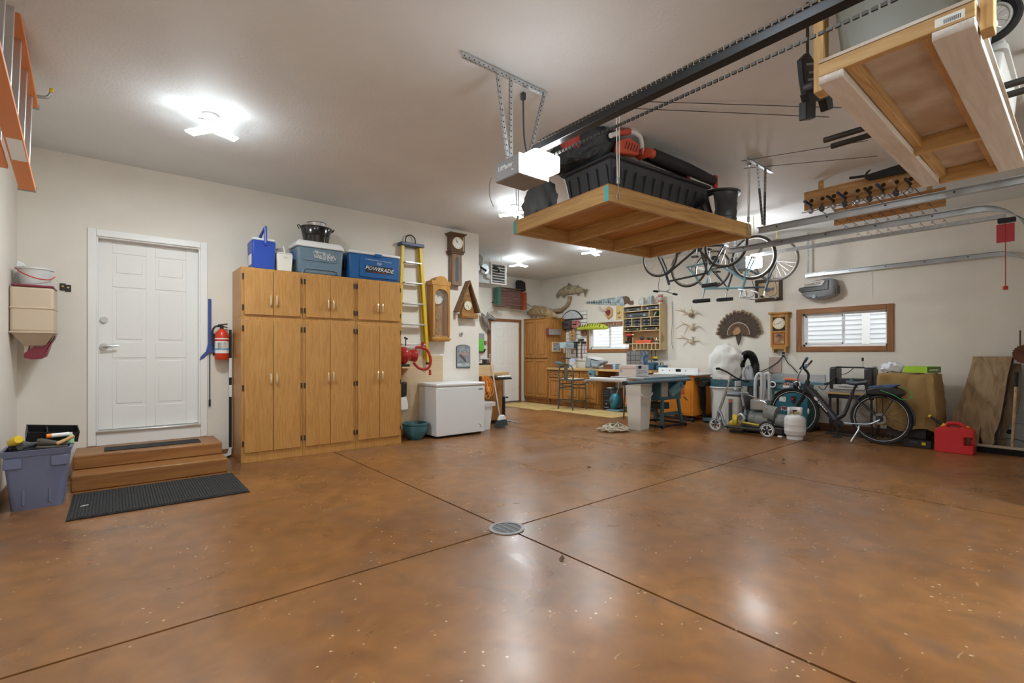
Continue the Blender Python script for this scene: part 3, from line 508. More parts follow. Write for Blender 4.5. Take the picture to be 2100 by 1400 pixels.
dial(t, P(962, 626, 'y', yc).x-o.x, .039, P(962, 626, 'y', yc).z-o.z, .075, (3.3, 4.9), m=mat('dial_cream', (.80, .76, .60), .4))
# small wall pieces
q = P(945, 684, 'y', YA); t = thing('wall_thermostat', 'round pale thermostat knob on the wall below the A-frame clock', 'thermostat', q); B().lathe([(.001, 0), (.038, 0), (.036, .02), (.001, .02)], 24, Matrix.Rotation(pi/2, 4, 'X')).o('body', LGR, t, sm=True); B().lathe([(.001, .021), (.022, .021), (.02, .035), (.001, .035)], 20, Matrix.Rotation(pi/2, 4, 'X')).o('knob', STL, t, sm=True)
o, w, h = fr(936, 712, 964.5, 754, 'y', YA-.02); t = thing('welcome_sign', 'arched slate plaque with a jumping fish reading WELCOME', 'sign', o); SLT = mat('sign_print', (.30, .33, .36), .6, noise=.35, nsc=18)
top = [(w/2+w/2*cos(a), h+.045*sin(a)) for a in [pi*k/14 for k in range(15)]]
B().prism([(0, 0), (w, 0)]+top, 0, .02).o('plaque', mat('slate_edge', (.10, .11, .12), .7), t, bv=.004); B().prism([(.012, .012), (w-.012, .012), (w-.012, h-.004)]+[(w/2+(w/2-.012)*cos(a), h-.004+.038*sin(a)) for a in [pi*k/14 for k in range(1, 14)]]+[(.012, h-.004)], -.002, 0).o('picture', SLT, t)
text('WELCOME', .062, WHT, t, (w/2, -.003, .05), width=w*.86)
fsh = spl([(w*.18, 0, h*.66), (w*.35, 0, h*.60), (w*.6, 0, h*.40), (w*.68, 0, h*.28)], 4); B().tube(fsh, [.004, .010, .016, .020, .022, .024, .024, .022, .020, .018, .014, .009, .004], 6).o('fish_relief', mat('sign_fish', (.16, .13, .12), .6), t, sm=True)
for k, (a, z_) in enumerate(((.28, .86), (.45, .97), (.62, .80), (.8, .9))): B().bx((w*a, -.003, h*z_*.95), (.004, .002, .06), (0, .5-k*.4, 0)).o('reed_mark', WHT, t)
B().box(w*.1, w*.9, -.0025, -.002, h*.62, h*.74).o('sunset_band', mat('sunset_pink', (.45, .28, .27), .6), t)
o, w, h = fr(823, 729, 908, 778, 'y', YA-.013); t = single(B().box(0, w, 0, .012, -o.z+.11, h), 'plywood_sheet', mat('panel_tan', (.66, .50, .32), .6, wood='x', dark=(.60, .44, .27)), 'tan plywood sheet fixed to the wall behind the chest freezer', 'panel', o)
q = P(905, 733, 'y', YA-.002); t = thing('outlet', 'white wall outlet at the plywood edge above the freezer', 'outlet', q); B().box(-.036, .036, -.006, 0, -.058, .058).o('plate', WHT, t, bv=.003)
for k in (-.024, .024): B().box(-.016, .016, -.009, -.0065, k-.015, k+.015).o('socket', LGR, t)
# bracket shelf with red cast machine
o = P(825, 752, 'y', YA-.36); xs = o.x; zs = o.z
t = thing('bracket_shelf', 'plywood bracket shelf on the wall holding the red winch', 'shelf', (xs, YA-.36, zs)); B().box(-.0, .20, 0, .345, -.022, 0).o('board', PLYL, t, bv=.002); B().prism([(.02, -.023), (.345, -.023), (.345, -.24)], .09, .115, Matrix(((0, 1, 0, 0), (1, 0, 0, 0), (0, 0, 1, 0), (0, 0, 0, 1)))).o('brace', PLYL, t)
t = thing('red_winch', 'red cast iron hand-cranked machine with curved arm on the bracket shelf', 'winch', (xs, YA-.37, zs+.001)); RC = mat('red_enamel', (.42, .025, .02), .3)
M1 = Matrix.Translation((.06, .10, .16)) @ Matrix.Rotation(pi/2, 4, 'Y')
B().lathe([(.001, -.06), (.10, -.06), (.125, -.03), (.125, .02), (.095, .05), (.07, .10), (.07, .16), (.001, .16)], 28, M1).o('drum', RC, t, sm=True); B().lathe([(.071, .101), (.085, .12), (.095, .19), (.001, .19)], 24, M1).o('gear_cone', RC, t, sm=True)
B().tube(spl([(.22, .10, .06), (.30, .06, -.03), (.42, .02, -.03), (.45, .0, .10), (.40, .02, .24), (.30, .05, .28), (.24, .08, .27)], 5), .020, 8).o('arm', RC, t, sm=True); B().cyl((.33, .04, .28), (.34, .035, .36), .018, .022).o('crank_knob', RC, t, sm=True); B().cyl((.44, 0, -.05), (.44, 0, -.13), .016, .02).o('clamp_screw', RC, t, sm=True)
B().cyl((.10, .10, .30), (.09, .08, .40), .008).o('lever', BLK, t, sm=True); B().bx((.09, .075, .405), (.05, .03, .02), (0, .5, 0)).o('lever_grip', BLK, t); B().box(-.02, .13, .03, .25, 0, .035).o('foot', BLK, t, bv=.004)
q = P(829, 778, 'y', 6.45); t = thing('hanging_bag', 'black and white plastic bag hanging under the bracket shelf', 'bag', (q.x, 6.47, q.z-.06)); zb = P(829, 836, 'y', 6.45).z-q.z
B().prism([(-.06, .0), (.035, .03), (.03, -.18), (-.06, -.20)], -.05, .05).o('black_part', BLK, t, bv=.015); B().loft([[(x*s-.02, y*s, z) for x, y in ((-.06, -.05), (.06, -.05), (.06, .05), (-.06, .05))] for s, z in ((.8, -.19), (1.15, zb*.7), (1.2, zb*.92), (.6, zb))]).o('white_part', WHT, t, bv=.015)
q = P(845, 899, 'z', 0); t = thing('glazed_pot', 'teal glazed ceramic planter pot on the floor beside the freezer', 'pot', (q.x+.03, 6.27, 0)); POT = mat('teal_glaze', (.05, .20, .26), .18, noise=.4, nsc=6, coat=.5)
B().lathe([(.001, 0), (.10, 0), (.15, .06), (.185, .15), (.18, .20), (.195, .215), (.195, .235), (.17, .235), (.165, .19), (.13, .06), (.001, .05)], 32).o('pot_body', POT, t, sm=True)
# chest freezer
fx0, fx1, fy = 3.575, 4.44, 6.03; fh = P(894, 787, 'y', fy).z
FRZ = mat('appliance_white', (.78, .79, .80), .3); t = thing('chest_freezer', 'white chest freezer standing against the wall right of the teal pot', 'freezer', (fx0, fy, 0)); w = fx1-fx0; dd = YA-.02-fy
B().box(0, w, 0, dd, .03, fh-.06).o('body', FRZ, t, bv=.012); B().box(-.005, w+.005, -.008, dd, fh-.048, fh).o('lid', FRZ, t, bv=.015); B().box(.005, w-.005, .002, dd-.01, fh-.059, fh-.049).o('gasket', LGR, t)
for x in (.06, w-.06): B().cyl((x, .06, 0), (x, .06, .03), .022).o('foot', BLK, t)
B().box(w-.12, w-.04, -.003, 0, fh-.115, fh-.10).o('badge', DGR, t); text('MAGIC', .012, LGR, t, (w-.08, -.0035, fh-.1075), width=.07)
B().cyl((w-.085, 0, .16), (w-.085, -.012, .16), .02, .018, 20).o('thermostat_dial', WHT, t); B().cyl((w-.085, 0, .11), (w-.085, -.004, .11), .006).o('indicator', RED, t)
# ================================================================ alcove: bin, bench, broom, roller stand
t = thing('white_bin', 'white plastic bin with a bag liner between freezer and workbench', 'bin', (4.655, 6.42, 0)); hb = P(1005, 824, 'y', 6.3).z
tote(t, .20, .27, .26, .33, hb, WHT, .012); B().loft([[(x*s, y*s, z) for x, y in ((-.13, -.165), (.13, -.165), (.13, .165), (-.13, .165))] for s, z in ((1.14, hb-.06), (1.16, hb+.003), (.95, hb+.006))], cap=False).o('bag_liner', mat('bin_bag', (.82, .82, .80), .35, trans=.2), t)
t = thing('side_workbench', 'brown workbench with drawers and pale timber top along the alcove wall', 'workbench', (4.78, 6.74, 0)); zb = P(1010, 776, 'y', 6.74).z
B().box(0, .60, 0, 1.9, .06, zb).o('carcass', mat('bench_brown', (.36, .17, .05), .45, wood='z', dark=(.24, .10, .03)), t, bv=.004); B().box(.03, .57, .03, 1.87, 0, .06).o('plinth', IRN, t)
B().box(-.01, .62, -.02, 1.92, zb+.001, zb+.045).o('top_edge', DWD, t, bv=.003); B().box(0, .85, .15, .35, zb+.046, zb+.10).o('top_plank', PINE, t, bv=.003)
B().box(0, .38, .0, .14, zb+.046, P(1000, 748, 'y', 6.74).z).o('riser_box', PLYL, t, bv=.003); zr = P(1000, 748, 'y', 6.74).z
for k in range(2): B().box(.601, .615, .05+k*.93, .92+k*.93, .12, zb-.05).o('drawer_front', OAK, t, bv=.003)
t = thing('bench_vise', 'small iron vise with round knobs on the alcove bench', 'vise', (4.98, 6.80, zr+.001)); B().box(-.07, .12, -.04, .04, 0, .03).box(-.01, .06, -.03, .03, .031, .09).o('base', IRN, t, bv=.004); B().cyl((-.09, 0, .10), (.14, 0, .10), .012).o('screw', STL, t)
for x in (-.09, .14): B().cyl((x, 0, .05), (x, 0, .16), .012).o('jaw_handle', STL, t); B().ell((x, 0, .175), .018).o('handle_ball', STL, t, sm=True)
single(B().prism([(0, 0), (.14, 0), (.10, .08), (.02, .11)], 0, .07), 'wood_block', PINE, 'angled scrap of orange wood on the alcove bench', 'wood block', (4.80, 6.9, zb+.101), bv=.004)
t = thing('orange_cord', 'orange extension cord looped over the end of the alcove bench', 'extension cord', (4.80, 6.70, zb)); CRD = mat('cord_orange', (.85, .30, .05), .5)
pts = []
for k in range(5):
    dx = .05+.022*k; z0_ = -.24-.05*(k % 3); pts += [(dx, -.02-.012*k, .06), (dx+.10, -.05-.012*k, -.06), (dx+.11, -.05-.012*k, z0_+.08), (dx+.05, -.05-.012*k, z0_), (dx-.01, -.05-.012*k, z0_+.08), (dx-.005, -.04-.01*k, -.03)]
B().tube(spl(pts, 4), .007, 6).o('cable', CRD, t, sm=True); B().box(.10, .15, -.13, -.09, -.22, -.13).o('plug', CRD, t, bv=.008)
g = P(1029, 876, 'z', 0); tp = P(1007, 742, 'y', 6.70); t = thing('broom', 'angled broom with pale handle leaning on the alcove bench', 'broom', (g.x, g.y, 0)); bt = Vector((tp.x-g.x, tp.y-g.y, tp.z))
hd = bt.normalized(); B().cyl(hd*.22, bt, .011).o('handle', mat('handle_pale', (.62, .52, .45), .4), t, sm=True); B().loft([[(-.04, -.03, .21), (.04, -.03, .21), (.04, .03, .21), (-.04, .03, .21)], [(-.09, -.035, .12), (.08, -.035, .13), (.08, .035, .13), (-.09, .035, .12)]]).o('ferrule', WHT, t, bv=.015); B().loft([[(-.088, -.033, .118), (.078, -.033, .128), (.078, .033, .128), (-.088, .033, .118)], [(-.13, -.045, .0), (.10, -.045, .04), (.10, .045, .04), (-.13, .045, .0)]]).o('bristles', mat('bristle_dark', (.05, .06, .065), .9, bump=.8, bsc=80), t)
g = P(1033, 869, 'z', 0); t = thing('roller_stand', 'black adjustable roller support stand in front of the far door', 'roller stand', (g.x, g.y, 0)); zr = P(1033, 778, 'y', g.y).z
B().box(-.02, .02, -.02, .02, .03, zr*.62).o('lower_post', BLK, t, bv=.002); B().cyl((0, 0, zr*.62), (0, 0, zr), .014).o('upper_post', STL, t, sm=True); B().box(-.165, .165, -.03, .03, zr+.001, zr+.022).o('head', BLK, t); B().cyl((-.15, 0, zr+.045), (.15, 0, zr+.045), .022).o('roller', GLV, t, sm=True); B().cyl((.02, -.03, zr*.6), (.06, -.05, zr*.6), .014).o('clamp_knob', BLK, t)
for e in ((.22, -.08), (.20, .06), (-.12, -.10)): B().tube([(0, 0, .06), (e[0]*.5, e[1]*.5, .05), (e[0], e[1], .012)], .012, 8).o('leg', GRY, t, sm=True)
# tool board and duck on the far wall left of the second door
o, w, h = fr(979, 683, 995, 727, 'y', YC-.06); t = thing('grey_tool_board', 'grey moulded tool holder hung on the far wall beside the brown casing', 'tool holder', (o.x-.15, o.y, o.z)); w += .15
B().box(0, w, .03, .058, .06, h).o('board', GRY, t, bv=.01); B().loft([[(0.02, 0, .05), (w-.02, 0, .05), (w-.02, .03, .05), (.02, .03, .05)], [(.02, -.08, .14), (w-.02, -.08, .14), (w-.02, .03, .14), (.02, .03, .14)]]).o('tray', DGR, t, bv=.004)
o2 = P(986, 706, 'y', YC-.16); t = thing('green_caddy', 'bright green plastic caddy hanging on the grey tool holder', 'caddy', o2); B().prism([(-.06, -.17), (.07, -.17), (.07, .05), (.02, .14), (-.06, .14)], -.03, .03).o('body', GRN, t, bv=.012)
for k in range(5): B().box(-.04, .05, -.036, -.031, -.14+k*.05, -.12+k*.05).o('rib', GRN, t)
o = P(993, 655, 'y', YC-.10); t = thing('duck_mount', 'mounted grey duck with spread wing on the far wall above the tool holder', 'bird mount', o); FEA = mat('feather_grey', (.30, .26, .23), .8, noise=.5, nsc=25)
B().tube(spl([(-.10, -.02, .16), (-.03, -.05, .02), (.06, -.05, -.14), (.14, -.04, -.24), (.155, -.04, -.28)], 5), [.01, .02, .035, .05, .06, .065, .07, .07, .068, .062, .055, .048, .04, .034, .03, .03, .034, .034, .03, .024, .012], 10).o('body', FEA, t, sm=True)
for k in range(6): B().prism([(-.02, -.02), (.02, .0), (.10+.05*k, .16-.03*k), (.07+.05*k, .19-.03*k)], -.045-.004*k, -.04-.004*k).o('wing_feather', FEA, t)
B().cyl((.15, -.04, -.28), (.17, -.05, -.34), .016, .006).o('bill', mat('bill_dark', (.14, .06, .04), .5), t, sm=True)
single(B().box(-.03, .03, -.02, .02, -.04, .04), 'wall_thermometer', mat('thermo_brown', (.35, .15, .08), .5), 'small brown wall gauge beside the far door casing', 'gauge', P(996, 702, 'y', YC-.025), bv=.008)
# unit heater hung from the ceiling in the alcove
yh = 7.6; o, w, h = fr(983, 533, 1039, 585, 'y', yh); t = thing('unit_heater', 'grey ceiling-hung unit heater with louvred outlet above the alcove', 'heater', o); HTR = mat('heater_grey', (.55, .58, .58), .4)
B().box(0, w, 0.03, .55, 0, h).o('casing', HTR, t, bv=.008); gx = w*.42
B().box(gx, gx+.03, 0, .03, .03, h-.03).box(w-.04, w, 0, .03, .03, h-.03).box(gx, w, 0, .03, .0, .03).box(gx, w, 0, .03, h-.04, h).o('outlet_frame', WPT, t, bv=.003); B().box(gx+.03, w-.04, .025, .03, .03, h-.04).o('outlet_dark', DGR, t)
for k in range(6): B().bx(((gx+w)/2, .008, .06+k*(h-.10)/6), (w-gx-.07, .05, .006), (.5, 0, 0)).o('louvre', WPT, t)
B().tube(spl([(w*.5, -.02, h*.80), (w*.62, -.03, h*.72), (w*.70, -.03, h*.62), (w*.66, -.03, h*.56)], 4), .022, 8).o('gas_pipe', IRN, t, sm=True); B().cyl((w*.18, -.02, h*.62), (w*.18, .03, h*.62), .10, .10, 20).o('fan_motor', GLV, t, sm=True)
for x, z_ in ((.12, .5), (.3, .3)): B().bx((w*x, .0, h*z_), (.10, .06, .08), (0, .3, 0)).o('control_box', LGR, t, bv=.004)
for x in (.06, w-.06): 
    for y in (.1, .5): B().cyl((x, y, h), (x, y, CE-o.z), .006).o('hanger_rod', GLV, t)
o, w, h = fr(979, 516, 1001, 545, 'y', 7.2); t = thing('outboard_motor', 'small silver outboard motor head hung in front of the unit heater', 'outboard motor', o); SIL = mat('silver_grey', (.45, .48, .48), .3, m=.6)
B().loft([[(x*s+.02, y*s+.15, z) for x, y in ((-.14, -.1), (.12, -.14), (.17, 0), (.12, .14), (-.14, .1))] for s, z in ((.8, .0), (1.05, .05), (1.05, .14), (.7, .22))]).o('cowl', SIL, t, bv=.02); B().tube(spl([(-.02, .02, -.02), (-.06, .02, -.18), (-.04, .02, -.36), (.0, .02, -.46)], 4), .025, 8).o('shaft', SIL, t, sm=True); B().cyl((.10, .1, -.0), (.26, .08, -.08), .02).o('tiller', BLK, t); B().box(-.04, .10, .05, .22, -.10, -.002).o('clamp', GLV, t, bv=.008); B().cyl((0, .15, .2), (0, .15, CE-o.z), .006).o('hanger', GLV, t)
# ================================================================ workbench end of the window wall
def PBx(px, py, x=XB): return P(px, py, 'x', x)
# tall oak cabinet in the corner
cy0, cy1, cxf = 8.68, 9.60, 8.37; zt = P(1121, 652, 'x', cxf).z
t = thing('pantry_cabinet', 'tall honey oak raised-panel cabinet in the corner by the far door', 'cabinet', (cxf, cy1, 0), RB); w = cy1-cy0; dp = XB-.01-cxf
B().box(0, w, 0, dp, .09, zt).box(.0, w, .04, dp, 0, .089).o('body', OAKM, t, bv=.003); B().box(-.01, w+.012, -.02, dp, zt+.001, zt+.02).o('top_board', OAKX, t, bv=.004)
zm = P(1121, 735, 'x', cxf).z
def rdoor(par, x0, x1, z0, z1, y=-.034, m=None, name='door'):
    m = m or OAKM; d = B().box(x0, x1, y+.016, -.001, z0, z1).o(name, m, par, bv=.002); s = .055 if z1-z0 > .25 else .03
    B().box(x0, x0+s, y, y+.016, z0, z1).o('stile', m, d, bv=.002); B().box(x1-s, x1, y, y+.016, z0, z1).o('stile', m, d, bv=.002); B().box(x0+s, x1-s, y, y+.016, z0, z0+s).o('rail', m, d, bv=.002); B().box(x0+s, x1-s, y, y+.016, z1-s, z1).o('rail', m, d, bv=.002)
    B().box(x0+s+.028, x1-s-.028, y+.003, y+.016, z0+s+.028, z1-s-.028).o('raised_panel', m, d, bv=.012); return d
def brass(par, x, y, z, h=.09): return B().prism([(x-.006, z-h/2), (x+.010, z-h*.3), (x-.003, z), (x+.010, z+h*.3), (x-.006, z+h/2), (x-.012, z)], y-.02, y-.012).cyl((x, y, z-h*.3), (x, y-.02, z-h*.3), .005).cyl((x, y, z+h*.3), (x, y-.02, z+h*.3), .005).o('handle', BRS, par)
for k, (a, b_) in enumerate(((.03, w/2-.008), (w/2+.008, w-.03))):
    for z0, z1, hz in ((.14, zm-.02, zm-.12), (zm+.02, zt-.03, zm+.14)):
        d = rdoor(t, a, b_, z0, z1); brass(d, (b_-.03) if k == 0 else a+.03, -.035, hz)
# metal bin and picture on the cabinet's side
o, w, h = fr(1128, 675, 1157, 687, 'y', cy0-.10); t = thing('tin_rack', 'galvanised trough rack fixed to the side of the tall oak cabinet', 'rack', (o.x-.03, cy0-.10, o.z)); B().box(0, .42, 0, .098, 0, .012).box(0, .42, 0, .01, .012, .14).box(0, .012, .01, .098, .012, .12).box(.408, .42, .01, .098, .012, .12).o('trough', GLV, t); B().box(-.02, -.001, .02, .098, -.02, .16).o('end_plate', MAR, t)
o, w, h = fr(1133, 701, 1150, 721, 'y', cy0-.03); t = thing('tool_picture', 'pale framed picture of a grey machine on the oak cabinet side', 'picture', (o.x, cy0-.03, o.z)); B().box(0, .30, 0, .028, 0, h).o('frame', PLYL, t, bv=.003); B().box(.03, .27, -.002, 0, .03, h-.03).o('print', mat('machine_print', (.5, .55, .6), .6, noise=.8, nsc=22, dark=(.08, .09, .10)), t)
# bench: top and base units
bx = 8.30; bz = .90; by0, by1 = 5.62, cy0-.02
t = thing('workbench_top', 'long maple workbench top along the window wall', 'worktop', (bx, by1, bz-.05), RB); B().box(0, by1-by0, 0, XB-.02-bx, 0, .05).o('slab', mat('maple_top', (.62, .40, .17), .4, wood='x', dark=(.48, .28, .10)), t, bv=.006); B().box(0, by1-by0, -.012, -.001, .002, .046).o('front_edging', PINE, t, bv=.003)
y0, y1 = 7.07, by1; W_ = (y1-y0)/3
for k in range(3):
    t = thing('bench_base_cabinet', ('oak base cabinet with drawer under the bench beside the tall cabinet', 'oak base cabinet with drawer behind the wooden-seat stool', 'oak base cabinet with drawer below the bench vise')[k], 'cabinet', (bx+.06, y1-k*W_, 0), RB)
    B().box(.001, W_-.001, 0, .60, .11, bz-.051).box(.001, W_-.001, .06, .60, 0, .109).o('body', OAKM, t, bv=.002)
    d = rdoor(t, .03, W_-.03, bz-.23, bz-.08, name='drawer'); B().tube(spl([(W_/2-.05, -.035, bz-.155), (W_/2-.03, -.056, bz-.165), (W_/2+.03, -.056, bz-.165), (W_/2+.05, -.035, bz-.155)], 4), .006).o('pull', IRN, d, sm=True)
    d = rdoor(t, .03, W_-.03, .14, bz-.26); B().cyl((W_-.05, -.035, .52), (W_-.05, -.054, .52), .012).o('knob', BRS, d, sm=True)
t = thing('bench_base_cabinet', 'oak bench cabinet half hidden behind the beige bin', 'cabinet', (bx+.06, 6.33, 0), RB); B().box(0, .68, 0, .58, .11, bz-.051).box(0, .68, .06, .58, 0, .109).o('body', OAKM, t, bv=.002); rdoor(t, .03, .33, .14, bz-.1); rdoor(t, .35, .65, .14, bz-.1)
# vise on the bench front
q = P(1209, 757, 'x', bx-.08); t = thing('bench_vise', 'teal-grey woodworking vise clamped to the front of the long bench', 'vise', (bx-.013, q.y, bz-.17), RB)
B().box(0, .17, -.03, -.001, .0, .15).o('rear_jaw', TEAL, t, bv=.004); B().box(0, .17, -.12, -.08, .0, .15).o('front_jaw', TEAL, t, bv=.004); B().cyl((.085, -.079, .06), (.085, -.031, .06), .02).o('screw', STL, t); B().cyl((.085, -.17, .06), (.085, -.121, .06), .016).o('screw_head', IRN, t); B().cyl((.085, -.155, -.16), (.085, -.155, .08), .009).o('handle', PINEZ, t); B().box(.171, .20, -.06, -.001, .03, .15).o('wood_pad', PINE, t)
# stools
OLV = mat('stool_olive', (.085, .09, .07), .45)
def stool(loc, rz, label):
    t = thing('bar_stool', label, 'stool', loc, rz, 'olive metal stools'); s = .20; hs = .64
    for sx in (-1, 1):
        for sy in (-1, 1):
            B().tube([(sx*(s+.02), sy*(s+.02), 0), (sx*s, sy*s, hs)], .016, 8).o('leg', OLV, t, sm=True)
    for z in (.18, .46, .54):
        for a in range(2):
            for g_ in (-1, 1): B().cyl((-s, g_*(s+.005), z) if a == 0 else (g_*(s+.005), -s, z+.02), (s, g_*(s+.005), z) if a == 0 else (g_*(s+.005), s, z+.02), .010, n=8).o('stretcher', OLV, t, sm=True)
    B().box(-s-.01, s+.01, -s-.01, s+.01, hs, hs+.025).o('seat_frame', OLV, t, bv=.006); B().box(-s+.01, s-.01, -s+.01, s-.01, hs+.026, hs+.045).o('seat_pad', mat('seat_cream', (.62, .58, .50), .7), t, bv=.008)
    B().tube(spl([(-s, -s, hs), (-s-.02, -s, hs+.15), (-s*.8-.02, -s*.0-.2, hs+.30), (0, -s-.01, hs+.37), (s*.8+.02, -s, hs+.30), (s+.02, -s, hs+.15), (s, -s, hs)], 6), .016, 8).o('back_hoop', OLV, t, sm=True); B().prism([(-.05, hs+.03), (.05, hs+.03), (.055, hs+.2), (.05, hs+.355), (-.05, hs+.355), (-.055, hs+.2)], -s-.008, -s+.004).o('back_splat', OLV, t, bv=.003)
    return t
st = stool((7.88, 7.41, .0066), -.5*pi, 'olive metal bar stool with cream seat on the tan floor mat')
s2 = dup(st, (7.72, 5.52, .0), -.5*pi+.25, 'olive metal bar stool half hidden behind the beige bin')
# floor mats
YM = mat('mat_tan', (.60, .42, .17), .8, noise=.25, nsc=5)
single(B().box(0, .98, 0, 1.55, .0005, .006), 'work_mat', YM, 'tan board mat on the floor before the tall oak cabinet', 'mat', (7.16, 7.73, 0), group='tan floor mats')
single(B().box(0, .86, 0, 1.80, .0005, .006), 'work_mat', YM, 'long tan board mat on the floor under the bench stool', 'mat', (7.37, 5.88, 0), group='tan floor mats')
# slat wall with hand tools
o, w, h = fr(1162, 641, 1203, 740, 'x', XB-.022); t = thing('slat_wall', 'white slatted tool panel between the tall cabinet and the window', 'slat panel', o, RB)
B().box(0, w, .012, .02, 0, h).o('backing', DGR, t); ns = 13
for k in range(ns): B().box(0, w, 0, .012, k*h/ns+.006, (k+1)*h/ns-.006).o('slat', WPT, t, bv=.002)
def hang(px, py, dy=.03): return P(px, py, 'x', XB-.022-dy)
HX = XB-.04
t = thing('arched_sign', 'half-round pale sign with dark border over the tool panel', 'sign', PBx(1150, 661, HX-.05), RB); w = PBx(1150, 661, HX-.05).y-PBx(1195, 660, HX-.05).y; A1 = arc((w/2, -.13), w*.56, .5, pi-.5, 14)
B().prism(A1+[(w/2-w*.40, .06), (w/2+w*.40, .06)], 0, .018).o('board', IRN, t); B().prism(arc((w/2, -.13), w*.53, .56, pi-.56, 14)+[(w/2-w*.36, .075), (w/2+w*.36, .075)], -.003, 0).o('face', mat('sign_pale', (.62, .66, .68), .5, noise=.3, nsc=14), t)
for n_, lb, pa, pb, dep, m_ in (('tool_bag', 'dark tool bag hung high on the slatted panel', (1152, 658), (1169, 675), .12, mat('bag_dark', (.09, .08, .08), .8, noise=.6, nsc=20)), ('hardware_tin', 'red and cream tin on the slatted panel under the arched sign', (1171, 658), (1185, 673), .10, mat('tin_red', (.5, .25, .2), .5, noise=.6, nsc=9, dark=(.35, .06, .05))), ('leather_pouch', 'brown leather pouch on the slatted panel right side', (1190, 677), (1200, 688), .05, mat('leather_brown', (.24, .11, .05), .7))):
    o, w, h = fr(*pa, *pb, 'x', HX-dep); t = thing(n_, lb, 'bag' if 'tin' not in n_ else 'tin', o, RB); B().box(0, w, 0, dep+.015, 0, h).o('body', m_, t, bv=min(w, h)*.18); B().box(w*.2, w*.8, -.006, 0, h*.45, h*.6).o('strap', BLK, t)
t = thing('work_gloves', 'pair of tan leather gloves hung on the slatted panel', 'gloves', PBx(1174, 678, HX-.04), RB); TAN = mat('tan_leather', (.50, .30, .13), .75)
for gx, rz_ in ((-.06, .25), (.05, -.1)):
    g_ = B().ell((gx, 0, -.10), (.05, .03, .07), 10, 8); 
    for k in range(4): g_.ell((gx-.035+.023*k, -.005, -.18-.012*(k in (1, 2))), (.013, .014, .055), 8, 6)
    g_.ell((gx+.055, -.01, -.10), (.014, .014, .045), 8, 6, (0, .6, 0)).cyl((gx, 0, -.06), (gx, 0, 0), .05, .055); g_.o('glove', TAN, t, sm=True)
def hammer(px, py, L_, lb, hm, nm='hammer', hl=.12):
    t = thing(nm, lb, 'hand tool', PBx(px, py, HX-.02), RB); B().cyl((0, 0, -L_), (0, 0, 0), .016, .013, 8).o('handle', hm, t, sm=True); B().cyl((-hl*.6, 0, .005), (hl*.4, 0, .005), .018, .022, 10).o('head', IRN, t, sm=True)
hammer(1183, 702, .36, 'black-handled hammer hanging on the slatted panel', BLK, hl=.2); hammer(1172, 706, .22, 'short wooden mallet on the slatted panel below the gloves', PINEZ, 'mallet', .14); hammer(1192, 697, .46, 'long brown-handled hatchet on the slatted panel', mat('handle_brown', (.22, .10, .06), .5), 'hatchet', .18); hammer(1198, 703, .24, 'pink-handled hammer at the edge of the slatted panel', mat('handle_pink', (.6, .35, .38), .5))
# drill press and small machines on the bench
q = P(1162, 748, 'z', bz); DPM = mat('drill_press_blue', (.42, .55, .62), .35)
t = thing('drill_press', 'pale blue bench drill press beside the tall oak cabinet', 'drill press', (8.62, 8.28, bz+.001), RB); zt_ = P(1160, 702, 'x', 8.62).z-bz
B().box(-.10, .10, -.13, .13, 0, .03).o('base', IRN, t, bv=.006); B().cyl((0, .06, .03), (0, .06, zt_-.12), .028).o('column', STL, t, sm=True); B().box(-.09, .09, -.12, .03, zt_*.35, zt_*.35+.02).o('table', IRN, t, bv=.004)
B().loft([[(x, y, z) for x, z in ((-.08, zt_-.15), (.08, zt_-.15), (.09, zt_-.02), (.06, zt_), (-.06, zt_), (-.09, zt_-.02))] for y in (-.18, .16)]).o('head', DPM, t, bv=.012); B().cyl((0, -.10, zt_-.26), (0, -.10, zt_-.15), .02).o('chuck', STL, t); B().cyl((.0, .17, zt_-.08), (0, .28, zt_-.08), .07).o('motor', DGR, t, sm=True)
for k in range(3): a = k*2.1; B().cyl((.095, -.08, zt_-.09), (.11, -.08+.12*cos(a), zt_-.09+.12*sin(a)), .006).o('feed_lever', STL, t)
t = thing('heat_gun', 'teal power tool lying tilted on the bench end behind the stool', 'power tool', (8.40, 8.36, bz+.001), RB); B().cyl((-.10, 0, .13), (.12, 0, .11), .035, .03).o('barrel', TEAL, t, sm=True); B().tube([(.02, 0, .11), (.06, 0, .03)], .022, 8).o('grip', TEA, t, sm=True); B().box(-.02, .13, -.05, .05, 0, .03).o('battery', DGR, t, bv=.005)
t = thing('paint_bucket', 'white bucket holding a pale blue rag on the bench', 'bucket', (8.50, 7.98, bz+.001), RB); B().lathe([(.001, 0), (.085, 0), (.10, .16), (.105, .165), (.095, .165), (.08, .006), (.001, .006)], 20).o('bucket_body', WHT, t, sm=True); B().ell((0, 0, .165), (.085, .085, .06), 12, 8).o('rag', mat('rag_blue', (.40, .52, .72), .9, bump=.8, bsc=15), t, sm=True); B().tube(spl([(-.10, 0, .12), (-.03, -.10, .07), (.06, -.09, .06), (.10, 0, .12)], 5), .004).o('handle', BLU, t)
o, w, h = fr(1199, 728, 1236, 751, 'x', 8.45); t = thing('bench_sander', 'grey belt sander machine draped with white paper on the bench', 'sander', (8.45, o.y, bz+.001), RB); MGR = mat('machine_grey', (.30, .33, .35), .45)
B().box(0, w*.8, .02, .30, 0, .03).o('base', MGR, t, bv=.006); B().prism([(0, .03), (w*.30, .03), (w*.34, .25), (w*.05, .25)], .0, .26).o('upright', MGR, t, bv=.015); B().prism([(w*.3, .08), (w*.62, .06), (w, .13), (w*.98, .18), (w*.55, .19), (w*.3, .2)], .02, .2).o('belt_housing', MGR, t, bv=.02)
